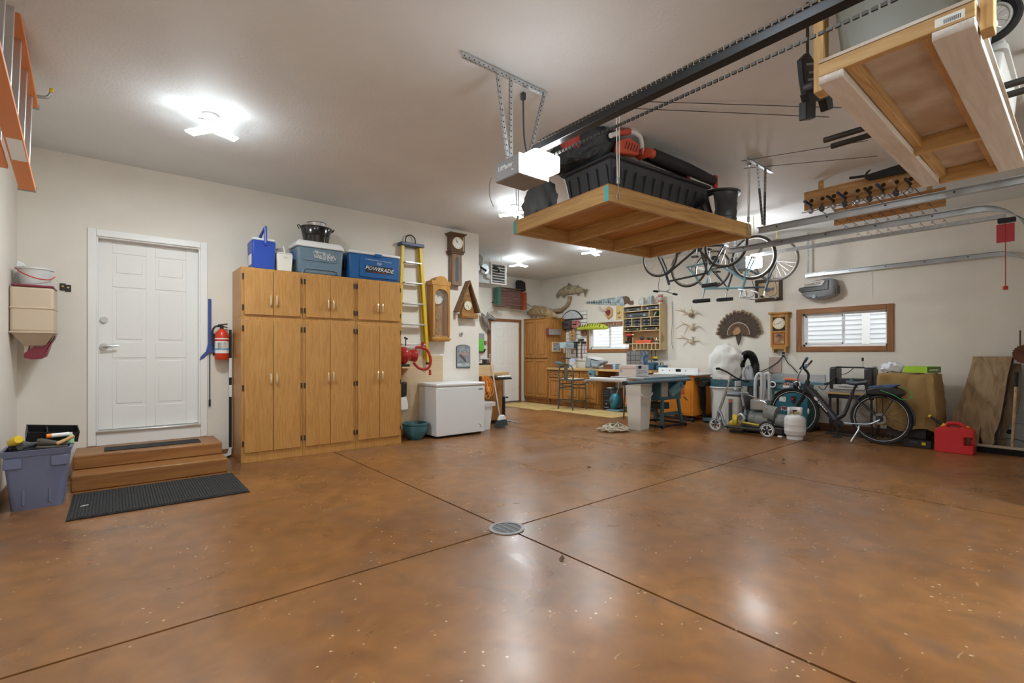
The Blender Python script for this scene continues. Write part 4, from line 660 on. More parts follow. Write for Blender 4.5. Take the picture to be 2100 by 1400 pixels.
B().cyl((w*.45, .0, .07), (w*.78, .0, .06), .045).o('motor', MGR, t, sm=True); B().prism([(w*.15, .251), (w*.6, .20), (w*.82, .185), (w*.8, .215), (w*.6, .25), (w*.2, .275)], .0, .22).o('paper', WHT, t, bv=.004); B().box(-.01, 0, .03, .2, .05, .22).o('switch_plate', CRM, t)
for k in range(3): B().cyl((-.011, .08, .08+k*.05), (-.022, .08, .08+k*.05), .012).o('switch', IRN, t)
def box_on(name, label, cat, pa, pb, x, z, dep, m, bv=.004, parts=()):
    o, w, h = fr(*pa, *pb, 'x', x); t = thing(name, label, cat, (x, o.y, z), RB); B().box(0, w, 0, dep, 0, h).o('body', m, t, bv=bv)
    for nm, a, c, e, f_, mm in parts: B().box(w*a, w*c, -.003, 0, h*e, h*f_).o(nm, mm, t)
    return t, w, h
CARD = mat('cardboard', (.42, .28, .16), .8)
box_on('wooden_box', 'brown wooden box on the bench below the window', 'box', (1237, 744), (1255, 754), 8.42, bz+.001, .16, mat('box_brown', (.16, .07, .04), .5), parts=(('lid_line', 0, 1, .7, .74, BLK),))
box_on('blue_book', 'pale blue book standing beside the brown box on the bench', 'book', (1256, 743), (1262, 754), 8.44, bz+.001, .18, mat('book_blue', (.30, .46, .62), .6), parts=(('spine_band', .1, .9, .7, .8, WHT),))
box_on('rag_pile', 'crumpled tan glove and rag on the bench under the window sill', 'rag', (1253, 737), (1267, 744), 8.75, bz+.001, .14, mat('rag_tan', (.62, .45, .28), .9, bump=1, bsc=14), .03)
box_on('paper_stack', 'loose stack of white paper on the bench under the window', 'paper', (1238, 741), (1252, 744), 8.78, bz+.001, .2, WHT, .002, parts=(('sheet_edge', 0, 1, .4, .5, LGR),))
box_on('parts_tin', 'dark red and black tin behind the white roll on the bench', 'tin', (1274, 738), (1284, 745), 8.7, bz+.001, .12, mat('tin_maroon', (.18, .04, .05), .5), parts=(('print', .2, .8, .3, .7, WHT),))
o = P(1270, 752, 'x', 8.40); t = thing('paper_roll', 'white paper roll lying on the bench front edge', 'roll', (8.42, o.y, bz+.042), RB); B().cyl((0, 0, 0), (.20, 0, 0), .04).o('roll_body', WHT, t, sm=True); B().cyl((-.004, 0, 0), (.204, 0, 0), .015).o('core', CARD, t)
# parts drawer cabinet
o, w, h = fr(1284.5, 720, 1313, 747, 'x', 8.42); t = thing('parts_cabinet', 'grey small-parts cabinet with blue patterned side on the bench', 'parts cabinet', (8.42, o.y, bz+.001), RB); h = P(1300, 720, 'x', 8.42).z-bz
B().box(0, w, .01, .27, 0, h).o('case', mat('parts_case', (.17, .16, .155), .5), t); B().box(w+.0005, w+.003, .012, .268, .003, h-.003).o('side_sheet', mat('blue_pattern', (.55, .65, .78), .6, noise=.9, nsc=12, dark=(.06, .14, .34)), t)
for c in range(3):
    for r in range(4): d = B().box(c*w/3+.006, (c+1)*w/3-.006, -.004, .009, r*h/4+.006, (r+1)*h/4-.006).o('drawer', mat('drawer_grey', (.20, .19, .185), .45), t, bv=.003); B().box((c+.35)*w/3, (c+.65)*w/3, -.012, -.0045, (r+.25)*h/4, (r+.4)*h/4).o('drawer_pull', mat('drawer_grey', (.20, .19, .185)), d)
for n_, pa, pb, x, m_, lb in (('tool_case', (1326, 740), (1340, 756), 8.55, mat('case_navy', (.03, .09, .16), .5), 'navy soft tool case on the bench right of the parts cabinet'), ('tool_case', (1344, 742), (1359, 752), 8.60, mat('case_teal', (.03, .12, .19), .5), 'teal hard tool case on the bench below the plywood tool cabinet')):
    t, w, h = box_on(n_, lb, 'tool case', pa, pb, x, bz+.001, .20, m_, .02); B().tube(spl([(w*.3, .1, h), (w*.35, .1, h+.05), (w*.65, .1, h+.05), (w*.7, .1, h)], 4), .007).o('handle', BLK, t)
# things under the bench
g = P(1230, 838, 'z', 0); t = thing('computer_tower', 'black desktop computer tower on the floor under the bench', 'computer', (8.42, 6.98, 0), RB); hp = .46
B().box(0, .19, .012, .47, .01, hp).o('case', mat('case_grey', (.10, .11, .12), .5), t, bv=.004); B().box(0, .19, -.0, .011, .01, hp).o('front_bezel', BLK, t, bv=.004); B().box(.191, .194, .03, .45, .03, hp-.03).o('side_panel', mat('panel_grey', (.20, .22, .24), .45), t)
for k, z in enumerate((.40, .35, .30, .19)): B().box(.02, .17, -.003, 0, z, z+.025).o('drive_bay', DGR, t)
B().cyl((.095, -.0, .13), (.095, -.006, .13), .02).o('power_button', STL, t); B().cyl((.03, .0, .05), (.16, 0, .05), .004).o('trim_bar', LGR, t)
for k in (.03, .16): B().box(k-.015, k+.015, .05, .42, 0, .0095).o('foot', RUB, t)
single(B().tube(spl([(.08+.075*cos(a)*(1+.05*sin(3*a)), .12+.075*sin(a), .006+.012*(k/40)+.004*sin(5*a)) for k, a in enumerate([2*pi*j/10 for j in range(40)])], 2), .0045, 6), 'white_cable', WHT, 'coiled white cable lying on top of the computer tower', 'cable', (8.44, 6.97, hp+.006), RB, sm=True)
t = thing('canister_blower', 'teal upright blower machine with chrome handle under the bench', 'blower', (8.35, 6.57, 0), RB); B().box(-.17, .17, -.14, .14, 0, .035).o('base_plate', TEAL, t, bv=.015); B().ell((-.03, 0, .22), (.11, .10, .17), 18, 12, (0, .2, 0)).o('body', mat('blower_teal', (.03, .22, .30), .3), t, sm=True); B().tube(spl([(.0, .02, .36), (.05, .03, .50), (.06, .03, .74)], 4), .013, 8).o('handle', CHR, t, sm=True); B().ell((-.05, -.07, .24), (.06, .05, .08), 12, 8).o('front_cover', TEA, t, sm=True)
t = thing('air_hose', 'coil of orange air hose hanging under the bench behind the stool', 'hose', (8.23, 6.2, .40), RB); hp_ = []
for k in range(60): a = k*2*pi/12; hp_.append((.05*sin(a)+.004*k*.2-.02, -.02+.0012*k, .22*cos(a)))
B().tube(spl(hp_, 2), .011, 6).o('hose_coil', mat('hose_orange', (.75, .22, .08), .5), t, sm=True); B().cyl((0, .04, .235), (0, .128, .235), .012).o('hook', IRN, t)
# ---------------------------------------------------------------- wall above the bench
def mount_fish(name, label, o, pts, thick, m, fins, flip=1):
    "fish body lofted along a spine: pts = (x, z, half height)"
    t = thing(name, label, 'fish mount', o, RB); rings = []
    for x, z, hh in pts: rings.append([(x, thick*hh*cos(a)-.06, z+hh*sin(a)) for a in [2*pi*k/12 for k in range(12)]])
    B().loft(rings).o('body', m, t, sm=True); fm = mat('fin_grey', (.28, .23, .17), .6, noise=.4, nsc=30)
    for f_ in fins: B().prism(f_, -.066, -.054).o('fin', fm, t)
    return t
FSH = mat('fish_silver', (.50, .43, .31), .35, noise=.55, nsc=14, dark=(.22, .18, .11)); FSD = mat('fish_brown', (.46, .33, .19), .4, noise=.5, nsc=14, dark=(.24, .16, .08))
o = PBx(1140, 605, XB-.02); k_ = lambda pts: tr(pts, 'x', XB-.08, o)
body = [(1141, 604, 2), (1145, 601, 4), (1151, 598, 7), (1160, 595, 9), (1170, 594, 9.2), (1180, 593.5, 8), (1190, 594, 5), (1196, 594.5, 3), (1199, 595, 2.6)]
pp = [(*k_([(a, b_)])[0], c*.0125) for a, b_, c in body]
t = mount_fish('trophy_fish', 'silver trophy fish mount on a driftwood branch on the window wall', o, pp, .55, FSH, [k_(f_) for f_ in ([(1198, 595), (1205, 592), (1201, 600), (1200, 609), (1197, 600)], [(1163, 587), (1166, 580), (1176, 587)], [(1181, 588), (1186, 584), (1187, 590)], [(1182, 601), (1188, 600), (1185, 607)], [(1152, 606), (1160, 604), (1155, 611)], [(1141, 605), (1147, 606), (1142, 612)])])
B().ell((*[k_([(1147, 601)])[0][0], -.10], k_([(1147, 601)])[0][1]), .012, 8, 6).o('eye', BLK, t, sm=True)
q = PBx(1130, 640, XB-.06); t = thing('driftwood_branch', 'bent driftwood branch carrying the silver trophy fish', 'driftwood', q, RB); kk = lambda a, b_: tr([(a, b_)], 'x', XB-.06, q)[0]
DRW = mat('driftwood', (.46, .33, .20), .8, wood='x', dark=(.28, .17, .09)); dpts = [(1130, 639), (1143, 637), (1151, 635), (1158, 630), (1164, 624), (1167, 616), (1168, 607)]
B().tube(spl([(kk(a, b_)[0], 0, kk(a, b_)[1]) for a, b_ in dpts], 4), [.05, .055, .06, .06, .055, .06, .06, .055, .05, .045, .045, .04, .04, .04, .04, .045, .045, .045, .045, .045, .045, .05, .05, .05, .05], 10).o('branch', DRW, t, sm=True); B().box(kk(1130, 639)[0], kk(1152, 639)[0], .01, .055, kk(1140, 642)[1], kk(1140, 634)[1]).o('bark_plate', mat('bark_brown', (.30, .16, .07), .8), t, bv=.012)
o = Vector((8.55, 9.45, zt+.09)); kf = lambda pts: tr(pts, 'x', 8.49, o)
body = [(1084, 641, 3), (1087, 640, 6), (1094, 638, 9), (1104, 637, 10), (1114, 638, 10), (1124, 640.5, 8.5), (1132, 644, 6.5), (1140, 647, 4), (1143, 648, 2)]
t = mount_fish('trophy_fish', 'brown trophy fish on a twig base on top of the tall cabinet', o, [(*kf([(a, b_)])[0], c*.0135) for a, b_, c in body], .5, FSD, [kf(f_) for f_ in ([(1084, 641), (1080, 637), (1082, 646)], [(1090, 632), (1098, 626), (1108, 629)], [(1124, 634), (1130, 632), (1131, 640)])])
zf = kf([(1100, 652)])[0][1]
B().box(.05, .78, -.10, .05, zt+.022-o.z, zt+.04-o.z).o('base_board', DRW, t, bv=.006)
for k in range(9): a = .08+k*.08; B().tube([(a, -.08, zt+.045-o.z), (a+.05*(-1)**k, -.06, zt+.11-o.z+.02*(k % 3))], .008, 5).o('twig', DRW, t)
# wagon and speaker on the far wall
yw = 9.38; o, w, h = fr(1018, 590, 1077, 631, 'y', yw); t = thing('toy_wagon', 'antique wooden wagon hung on the far wall with green and red ends', 'wagon', o); WGN = mat('weathered_red', (.24, .12, .10), .7, wood='x', dark=(.12, .06, .05)); h = P(1040, 591, 'y', yw).z-o.z
nb_ = 6
for k in range(nb_): B().box(.10, w-.10, .06, .075, .05+k*(h-.06)/nb_, .045+(k+1)*(h-.06)/nb_).o('bed_board', WGN, t, bv=.002)
B().box(0, .09, -.06, .10, .02, h+.06).o('front_board', mat('faded_green', (.05, .17, .12), .5, noise=.3), t, bv=.004); B().box(w-.10, w, -.06, .10, -.05, h-.06).o('tail_board', mat('faded_red', (.42, .08, .03), .5, noise=.3), t, bv=.004)
B().box(.10, w-.10, -.05, .075, h-.005, h+.01).o('side_board', WGN, t); B().box(.10, w-.10, -.05, .075, .03, .045).o('side_board', WGN, t)
for cx_, cy_ in ((.02, -.10), (w*.64, -.02)):
    c = Vector((cx_, cy_, -.02)); wl = B().tube([c+Vector((.16*cos(a), .10*sin(a), .0)) for a in [2*pi*k/20 for k in range(20)]], .010, 6, closed=True).o('wheel', mat('wheel_rust', (.16, .09, .07), .6), t, sm=True)
    for k in range(4): a = pi*k/4; B().cyl(c-Vector((.15*cos(a), .09*sin(a), 0)), c+Vector((.15*cos(a), .09*sin(a), 0)), .006, n=6).o('spoke', DWD, wl)
for c in ((.05, .04), (w-.05, .04)): B().cyl((c[0], .10, .1), (c[0], YC-yw-.001, .1), .012).o('wall_bracket', IRN, t)
hq = P(1096, 627, 'y', yw)-o; B().tube([(w-.0, 0, h*.28), (w+.2, 0, h*.12), (hq.x, 0, hq.z)], .014, 6).o('draw_handle', mat('handle_grey', (.28, .26, .22), .6), t, sm=True)
o = P(1069, 574, 'y', 9.40); t = thing('wall_speaker', 'black loudspeaker tilted on a bracket high on the far wall', 'speaker', o, 0, e=(-.15, .16, .35)); B().box(0, .21, 0, .18, -.25, 0).o('cabinet', BLK, t, bv=.012); B().box(.01, .20, -.008, 0, -.24, -.01).o('grille', mat('grille_black', (.03, .03, .032), .8, bump=.5, bsc=200), t); B().tube([(.1, .09, .001), (.1, .12, .05), (.1, .24, .06)], .012, 6).o('bracket', IRN, t)
# saw, plaque, lure, board
o = PBx(1201, 620, XB-.012); kf = lambda pts: tr(pts, 'x', XB-.012, o)
t = thing('painted_saw', 'hand saw painted with a winter scene above the window', 'saw', o, RB); B().prism(kf([(1201, 619), (1278, 607), (1282, 626), (1201, 622)]), -.003, .0).o('blade', mat('saw_painting', (.62, .68, .70), .4, noise=.9, nsc=9, dark=(.16, .24, .27)), t); B().prism(kf([(1278, 608), (1285, 607), (1290, 610), (1292, 617), (1298, 616), (1299, 624), (1292, 625), (1286, 621), (1281, 624)]), -.014, .010).o('handle', DWD, t, bv=.004)
sd_ = B(); p_ = kf([(1203, 622), (1280, 626.3)])
for k in range(40): f0 = k/40; x_ = p_[0][0]*(1-f0)+p_[1][0]*f0; z_ = p_[0][1]*(1-f0)+p_[1][1]*f0; sd_.prism([(x_, z_), (x_+.018, z_), (x_+.009, z_-.015)], -.003, 0)
stuff(sd_.o('teeth', GLV, t)); tl_ = B(); random.seed(3)
for k in range(14): a = 1206+k*3.5; q_ = kf([(a, 619)])[0]; tl_.prism([(q_[0]-.02, q_[1]-.03), (q_[0]+.02, q_[1]-.03), (q_[0], q_[1]+.02+.03*random.random())], -.0045, -.003)
stuff(tl_.o('painted_pines', mat('pine_dark', (.03, .05, .05), .7), t))
o = PBx(1247, 656, XB-.03); kf = lambda pts: tr(pts, 'x', XB-.03, o); t = thing('antler_plaque', 'small wooden shield plaque with a spike antler above the window', 'plaque', o, RB); B().prism(kf([(1247, 655), (1240, 647), (1240, 634), (1245, 630), (1248, 628), (1252, 630), (1256, 633), (1255, 647)]), 0, .028).o('shield', PINEZ, t, bv=.006)
B().prism(kf([(1247, 648), (1242, 641), (1244, 635), (1251, 635), (1252, 642)]), -.012, -.001).o('felt', MAR, t, bv=.006); q1, q2, q3 = kf([(1246, 637), (1236, 633), (1229, 630)]); B().tube(spl([(q1[0], -.02, q1[1]), (q2[0], -.06, q2[1]-.02), (q3[0], -.05, q3[1]+.02)], 4), [.016, .016, .015, .014, .013, .012, .010, .008, .004], 8).o('antler', mat('antler_bone', (.62, .50, .36), .5), t, sm=True); B().tube([(q2[0], -.06, q2[1]-.02), (q2[0]-.03, -.07, q2[1]+.06)], [.012, .004], 6).o('tine', mat('antler_bone', (.62, .50, .36), .5), t, sm=True)
o = PBx(1186, 674, XB-.15); kf = lambda pts: tr(pts, 'x', XB-.15, o); bd = [(1184, 674, 2), (1190, 673, 4), (1200, 671, 6), (1214, 670, 7), (1228, 669.5, 7), (1240, 670.5, 5.5), (1246, 672, 2.5)]
t = thing('giant_lure', 'oversized yellow-green fishing lure hung across the window top', 'fishing lure', o, RB); LUR = mat('lure_green', (.55, .62, .05), .3); B().loft([[(kf([(a, b_)])[0][0], c*.010*cos(u), kf([(a, b_)])[0][1]+c*.0108*sin(u)) for u in [2*pi*k/14 for k in range(14)]] for a, b_, c in bd]).o('body', LUR, t, sm=True)
for k in range(9): q_ = kf([(1193+k*5, 668)])[0]; B().bx((q_[0], -.062, q_[1]), (.016, .012, .075), (0, .5, 0)).o('stripe', BLK, t)
q_ = kf([(1241, 670)])[0]; B().cyl((q_[0], -.05, q_[1]), (q_[0], -.058, q_[1]), .014).o('eye', BLK, t)
for a in (1206, 1230): q_ = kf([(a, 677)])[0]; B().tube(spl([(q_[0], 0, q_[1]), (q_[0], 0, q_[1]-.09), (q_[0]+.04, 0, q_[1]-.12), (q_[0]+.06, 0, q_[1]-.06)], 4), .004).o('hook', STL, t)
for a in (1190, 1240): q_ = kf([(a, 666)])[0]; B().cyl((q_[0], 0, q_[1]), (q_[0], .13, q_[1]+.10), .003, n=6).o('hanger', STL, t)
rl = B(); random.seed(5)
t = thing('lure_row', 'row of small lures hung along the top casing of the bench window', 'fishing lures', PBx(1216, 664, XB-.03), RB); wl_ = PBx(1216, 664).y-PBx(1276, 658).y
for k in range(22): B().ell((wl_*k/22, -.01, -.03-.03*random.random()), (.008, .008, .03), 6, 6).o('lure', mat('lure_%d' % (k % 4), ((.6, .6, .6), (.5, .2, .15), (.7, .65, .5), (.2, .25, .3))[k % 4], .3, m=.4), t, sm=True)
B().cyl((0, .0, .012), (wl_, .0, .012), .004, n=6).o('wire', STL, t)
o, w, h = fr(1263, 628, 1277, 654, 'x', XB-.012); t = thing('burned_plaque', 'pale wood plaque with burned drawing beside the tool cabinet', 'plaque', o, RB); B().box(0, w, 0, .012, 0, h).o('board', mat('plaque_wood', (.70, .52, .22), .6, wood='z', dark=(.60, .42, .16)), t, bv=.002)
for a, c, e in ((.3, .45, .05), (.55, .5, .06), (.4, .15, .04), (.6, .12, .04)): B().bx((w*a, -.001, h*c), (.035, .002, e), (0, .4, 0)).o('burned_mark', mat('burn_brown', (.25, .14, .05), .7), t)
# ---------------------------------------------------------------- plywood tool cabinet
xf = 8.75; o, w, h = fr(1277, 629, 1353.5, 717, 'x', xf); zt2 = P(1353.5, 622, 'x', xf).z; h = zt2-o.z; t = thing('plywood_tool_cabinet', 'pale plywood wall cabinet with open cubbies full of tool cases', 'tool cabinet', o, RB); dp = XB-xf-.001; pl = mat('birch_ply', (.74, .57, .33), .55, wood='x', dark=(.68, .50, .27)); plz = mat('birch_ply_z', (.74, .57, .33), .55, wood='z', dark=(.68, .50, .27))
zl = lambda py, px=1315: P(px, py, 'x', xf).z-o.z
sx_ = P(1296, 700, 'x', xf); stp = o.y-sx_.y; zs1 = zl(705, 1315)
B().box(w-.018, w, 0, dp, 0, h).o('side_panel', plz, t, bv=.001); B().box(0, .018, 0, dp, zs1, h).o('side_panel', plz, t, bv=.001); B().box(.018, w-.018, dp-.008, dp, zs1, h).o('back_panel', pl, t)
B().box(stp, stp+.015, 0, dp, 0, zs1-.001).o('side_panel', plz, t, bv=.001); B().box(stp+.015, w-.018, dp-.008, dp, 0, zs1-.001).o('lower_back', pl, t)
hz_ = {}
for nm, py in (('a', 621), ('b', 637.5), ('c', 652), ('d', 669), ('e', 678.5), ('f', 705)): hz_[nm] = zl(py)
hz_['a'] = h-.016
for nm in 'abcdef': B().box(.018, w-.018, 0, dp-.008, hz_[nm], hz_[nm]+.014).o('shelf', pl, t, bv=.001)
B().box(stp+.015, w-.018, 0, dp-.008, 0, .012).o('shelf', pl, t); fx = lambda px: o.y-P(px, 650, 'x', xf).y
for px, a, b_ in ((1316, 'b', 'a'), (1331, 'c', 'b'), (1295, 'd', 'c'), (1314, 'd', 'c'), (1334, 'd', 'c'), (1314, 'e', 'd')): B().box(fx(px)-.007, fx(px)+.007, 0, dp-.008, hz_[a]+.015, hz_[b_]-.001).o('divider', plz, t, bv=.001)
for k in range(6): x_ = stp+.02+(w-.04-stp)*(k+1)/7; B().box(x_-.006, x_+.006, 0, dp-.008, .013, hz_['f']-.001).o('divider', plz, t)
B().box(fx(1297), fx(1297)+.012, 0, .20, hz_['f']+.015, zl(691)).o('divider', plz, t)
for k in range(4): B().box(w+.0005, w+.002, .05+.03*k, .06+.03*k, .14+.02*k, .34-.02*k).o('inlay_mark', mat('inlay_dark', (.22, .13, .05), .6), t)
Y0 = lambda x: (XB-dp+.0, o.y-x, 0)
def case_in(px0, px1, a, zf, m_, lb, latch=None, depth=.18, nm='tool_case'):
    x0, x1 = fx(px0), fx(px1); z0 = o.z+hz_[a]+.0145; hh = zf; c = thing(nm, lb, 'tool case', (xf+.02, o.y-x0, z0), RB, 'tool cases in the plywood cabinet'); W1_ = x1-x0
    B().box(0, W1_, 0, depth, 0, hh).o('shell', m_, c, bv=.012); B().tube(spl([(W1_*.36, -.001, hh*.45), (W1_*.38, -.018, hh*.45), (W1_*.62, -.018, hh*.45), (W1_*.64, -.001, hh*.45)], 3), .008, 6).o('handle', DGR, c, sm=True)
    for f_ in (.16, .78): B().box(W1_*f_, W1_*(f_+.09), -.006, 0, hh*.3, hh*.7).o('latch', latch or GRY, c, bv=.002)
    return c
CG = mat('case_charcoal', (.075, .08, .085), .5); hb_ = hz_['a']-hz_['b']-.03; hc_ = hz_['b']-hz_['c']-.03; hd_ = hz_['c']-hz_['d']-.03; he_ = hz_['d']-hz_['e']-.03
case_in(1280, 1314, 'b', hb_*.85, CG, 'charcoal tool case in the top left cubby'); case_in(1321, 1350, 'b', hb_*.9, CG, 'charcoal tool case with pale latches in the top right cubby', LGR); case_in(1283, 1329, 'c', hc_*.85, CG, 'long charcoal tool case in the second-row cubby')
for k, (a, b_) in enumerate(((1279.5, 1293), (1298, 1312), (1317, 1332), (1337, 1351))):
    for j in range(2):
        case_in(a, b_, 'd', hd_*.44, mat('case_graphite', (.05, .055, .065), .45), ('lower', 'upper')[j]+' small dark parts case in the %s four-way cubby' % ('first', 'second', 'third', 'fourth')[k]).location.z += j*hd_*.49
case_in(1281, 1312, 'e', he_*.85, mat('case_black', (.035, .035, .038), .5), 'black parts case with yellow latches, left of the pair', YEL); case_in(1317, 1351, 'e', he_*.85, mat('case_black', (.035, .035, .038), .5), 'black parts case with yellow latches, right of the pair', YEL)
zc = lambda a: o.z+hz_[a]+.015
t = thing('green_manual', 'green and grey manuals leaning in the small cubby', 'book', (xf+.03, o.y-fx(1337), zc('c')), RB); B().bx((.07, .08, .062), (.012, .14, .11), (0, .5, 0)).o('cover', mat('book_green', (.03, .12, .08), .5), t); B().bx((.045, .08, .056), (.010, .14, .10), (0, .5, 0)).o('pages', LGR, t)
t = thing('cordless_drill', 'red cordless drill standing in the open lower shelf', 'drill', (xf+.05, o.y-fx(1286), zc('f')), RB); B().cyl((-.05, 0, .19), (.10, 0, .19), .035, .03).o('motor_housing', RED, t, sm=True); B().tube([(0, 0, .17), (-.02, 0, .05)], .024, 8).o('grip', BLK, t); B().box(-.07, .05, -.03, .05, 0, .05).o('battery', BLK, t, bv=.006); B().cyl((.10, 0, .19), (.15, 0, .19), .018, .012).o('chuck', STL, t)
t = thing('red_toolbox', 'orange-red tray of bits in the open lower shelf', 'tray', (xf+.02, o.y-fx(1301), zc('f')), RB); B().box(0, fx(1333)-fx(1301), 0, .16, 0, .07).o('tray_body', mat('tray_red', (.70, .12, .05), .4), t, bv=.008); B().cyl((.10, .05, .105), (.16, .1, .12), .04).o('grinder_head', DGR, t, sm=True)
t = thing('pliers_set', 'grey pliers and clamps lying in the open lower shelf', 'pliers', (xf+.03, o.y-fx(1336), zc('f')), RB)
for k in range(4): B().tube([(0+.03*k, .02*k, .012+.022*k), (.13+.01*k, .03+.02*k, .02+.022*k)], .009, 6).o('pliers_arm', (GLV, DGR, YEL, GRY)[k], t)
for k, px in enumerate((1318, 1325, 1336, 1341)): single(B().lathe([(.001, 0), (.03, 0), (.03, .10), (.02, .12), (.001, .12)], 14), 'drill_bit_can', (BLK, DGR, GLV, BLK)[k], ('black jar at the back of the open shelf', 'dark grey jar at the back of the open shelf', 'steel can at the back of the open shelf', 'tall black jar at the back of the open shelf')[k], 'jar', (xf+.20, o.y-fx(px), zc('f')), sm=True)
for k in range(6):
    x_ = stp+.02+(w-.04-stp)*(k+.5)/7; m_ = (BLK, BLK, mat('bristle_tan', (.6, .42, .2), .8), BLK, DGR, YEL)[k]
    c = thing('hanging_brush', ('black screwdriver in the first slot', 'black file in the second slot', 'tan-bristled brush in the third slot', 'black chisel in the fourth slot', 'grey brush in the fifth slot', 'yellow paint brush in the sixth slot')[k]+' of the plywood cabinet', 'hand tool', (xf+.05, o.y-x_-.02, o.z), RB); B().cyl((0, 0, -.14), (0, 0, -.002), .008).o('handle', BLK, c)
    if k in (2, 5): B().box(-.05, .05, -.015, .015, -.19, -.141).o('bristle_block', m_, c, bv=.01); B().box(-.045, .045, -.012, .012, -.23, -.191).o('bristles', mat('bristle_dark', (.05, .06, .065)), c)
    else: B().cyl((0, 0, -.20), (0, 0, -.141), .005, .003).o('blade', STL, c)
for k, (px, hh, m_) in enumerate(((1313, .17, mat('mug_clear', (.75, .78, .78), .15, trans=.5)), (1330, .19, mat('mug_grey', (.45, .48, .48), .3, noise=.5, nsc=20)), (1349, .20, mat('mug_cream', (.66, .58, .50), .4, noise=.4, nsc=16)))):
    c = thing('beer_mug', ('clear glass mug', 'grey patterned stein', 'cream and red stein')[k]+' on top of the plywood tool cabinet', 'mug', (xf+.10, o.y-fx(px), o.z+h+.001), RB, 'mugs on the tool cabinet'); B().lathe([(.001, 0), (.055, 0), (.055, .02), (.05, .03), (.05, hh), (.042, hh), (.042, .02), (.001, .02)], 20).o('cup', m_, c, sm=True); B().tube(spl([(-.05, 0, hh*.8), (-.10, 0, hh*.75), (-.10, 0, hh*.3), (-.05, 0, hh*.22)], 4), .009, 6).o('handle', m_, c, sm=True)
    if k == 2: B().lathe([(.0506, .04), (.0506, .07)], 20).lathe([(.0506, .15), (.0506, .17)], 20).o('red_band', RED, c)
single(B().tube(spl([(0, 0, 0), (.02, -.02, -.4), (.0, -.02, -.8), (.03, -.01, -1.0)], 5), .004, 6), 'dark_cable', DGR, 'thin dark cord hanging along the right side of the plywood cabinet', 'cord', PBx(1378, 618, XB-.02), RB, sm=True)
# ================================================================ machines along the window wall
# table saw
t = thing('table_saw', 'teal contractor table saw on an open stand with black mobile base', 'table saw', (6.35, 4.45, 0)); tz = .86
B().box(0, 1.28, 0, .66, tz-.035, tz).o('table', GLV, t, bv=.004); B().box(-.02, 1.30, -.012, -.001, tz-.05, tz-.005).o('front_edge', TEAL, t, bv=.003)
B().cyl((-.55, -.07, tz-.06), (1.20, -.07, tz-.06), .028, n=12).o('front_rail', mat('rail_blue', (.16, .24, .30), .3, m=.5), t, sm=True); B().cyl((-.55, .73, tz-.06), (1.20, .73, tz-.06), .024).o('rear_rail', GLV, t, sm=True); B().cyl((-.60, -.07, tz-.06), (-.551, -.07, tz-.06), .031).o('rail_cap', BLK, t)
B().cyl((-.44, -.02, tz-.03), (-.44, .70, tz-.03), .035).o('outfeed_roller', LGR, t, sm=True)
B().box(.60, 1.22, .10, .60, .46, tz-.036).o('cabinet', TEA, t, bv=.006); B().box(.62, .80, .085, .10, .52, .80).o('front_plate', mat('plate_tan', (.42, .36, .28), .5), t)
for sx, x0 in ((-1, .66), (1, 1.13)):
    for y0 in (.12, .56): B().loft([[(x0+d_, y0+e_, .46) for d_, e_ in ((0, -.02), (.05, -.02), (.05, .02), (0, .02))], [(x0+sx*.06+d_, y0+(-.03 if y0 < .3 else .03)+e_, .055) for d_, e_ in ((0, -.02), (.05, -.02), (.05, .02), (0, .02))]]).o('leg', TEA, t, bv=.003)
for y0 in (.11, .57): B().box(.64, 1.20, y0-.008, y0+.008, .20, .25).o('brace', TEA, t)
for a in ((.55, 1.28, .03, .06), (.55, 1.28, .62, .65)): B().box(a[0], a[1], a[2], a[3], .02, .054).o('mobile_base', BLK, t)
for a in (.55, 1.25): B().box(a, a+.03, .061, .619, .02, .054).o('mobile_base', BLK, t)
for a in (.57, 1.26):
    for c in (.045, .635): B().cyl((a-.02, c, .026), (a+.02, c, .026), .026).o('caster', RUB, t, sm=True)
m = Matrix.Translation((.98, .02, .64)) @ Matrix.Rotation(-.45, 4, 'Y'); gd = [(-.20, -.05)]+arc((.14, 0), .085, -pi/2, pi/2, 8)+[(-.20, .07)]
B().prism([(a*.9, b_) for a, b_ in gd], 0, .06, m).o('belt_guard', TEAL, t, bv=.008); B().cyl(m @ Vector((.14, -.001, 0)), m @ Vector((.14, -.02, 0)), .035).o('pulley_boss', TEAL, t); q = m @ Vector((.28, .10, .02)); B().cyl(q+Vector((-.02, .10, 0)), q+Vector((.02, -.08, 0)), .085, n=20).o('motor', mat('motor_navy', (.02, .03, .05), .4), t, sm=True)
B().tube(spl([(1.16, .02, .50), (1.20, -.02, .45), (1.25, .0, .44), (1.24, .06, .49)], 4), .007).o('motor_cable', BLK, t, sm=True)
B().box(.75, .95, .16, .50, .30, .40).o('sawdust_chute', IRN, t); B().cyl((.951, .3, .34), (1.06, .25, .34), .06).o('dust_port', LGR, t)
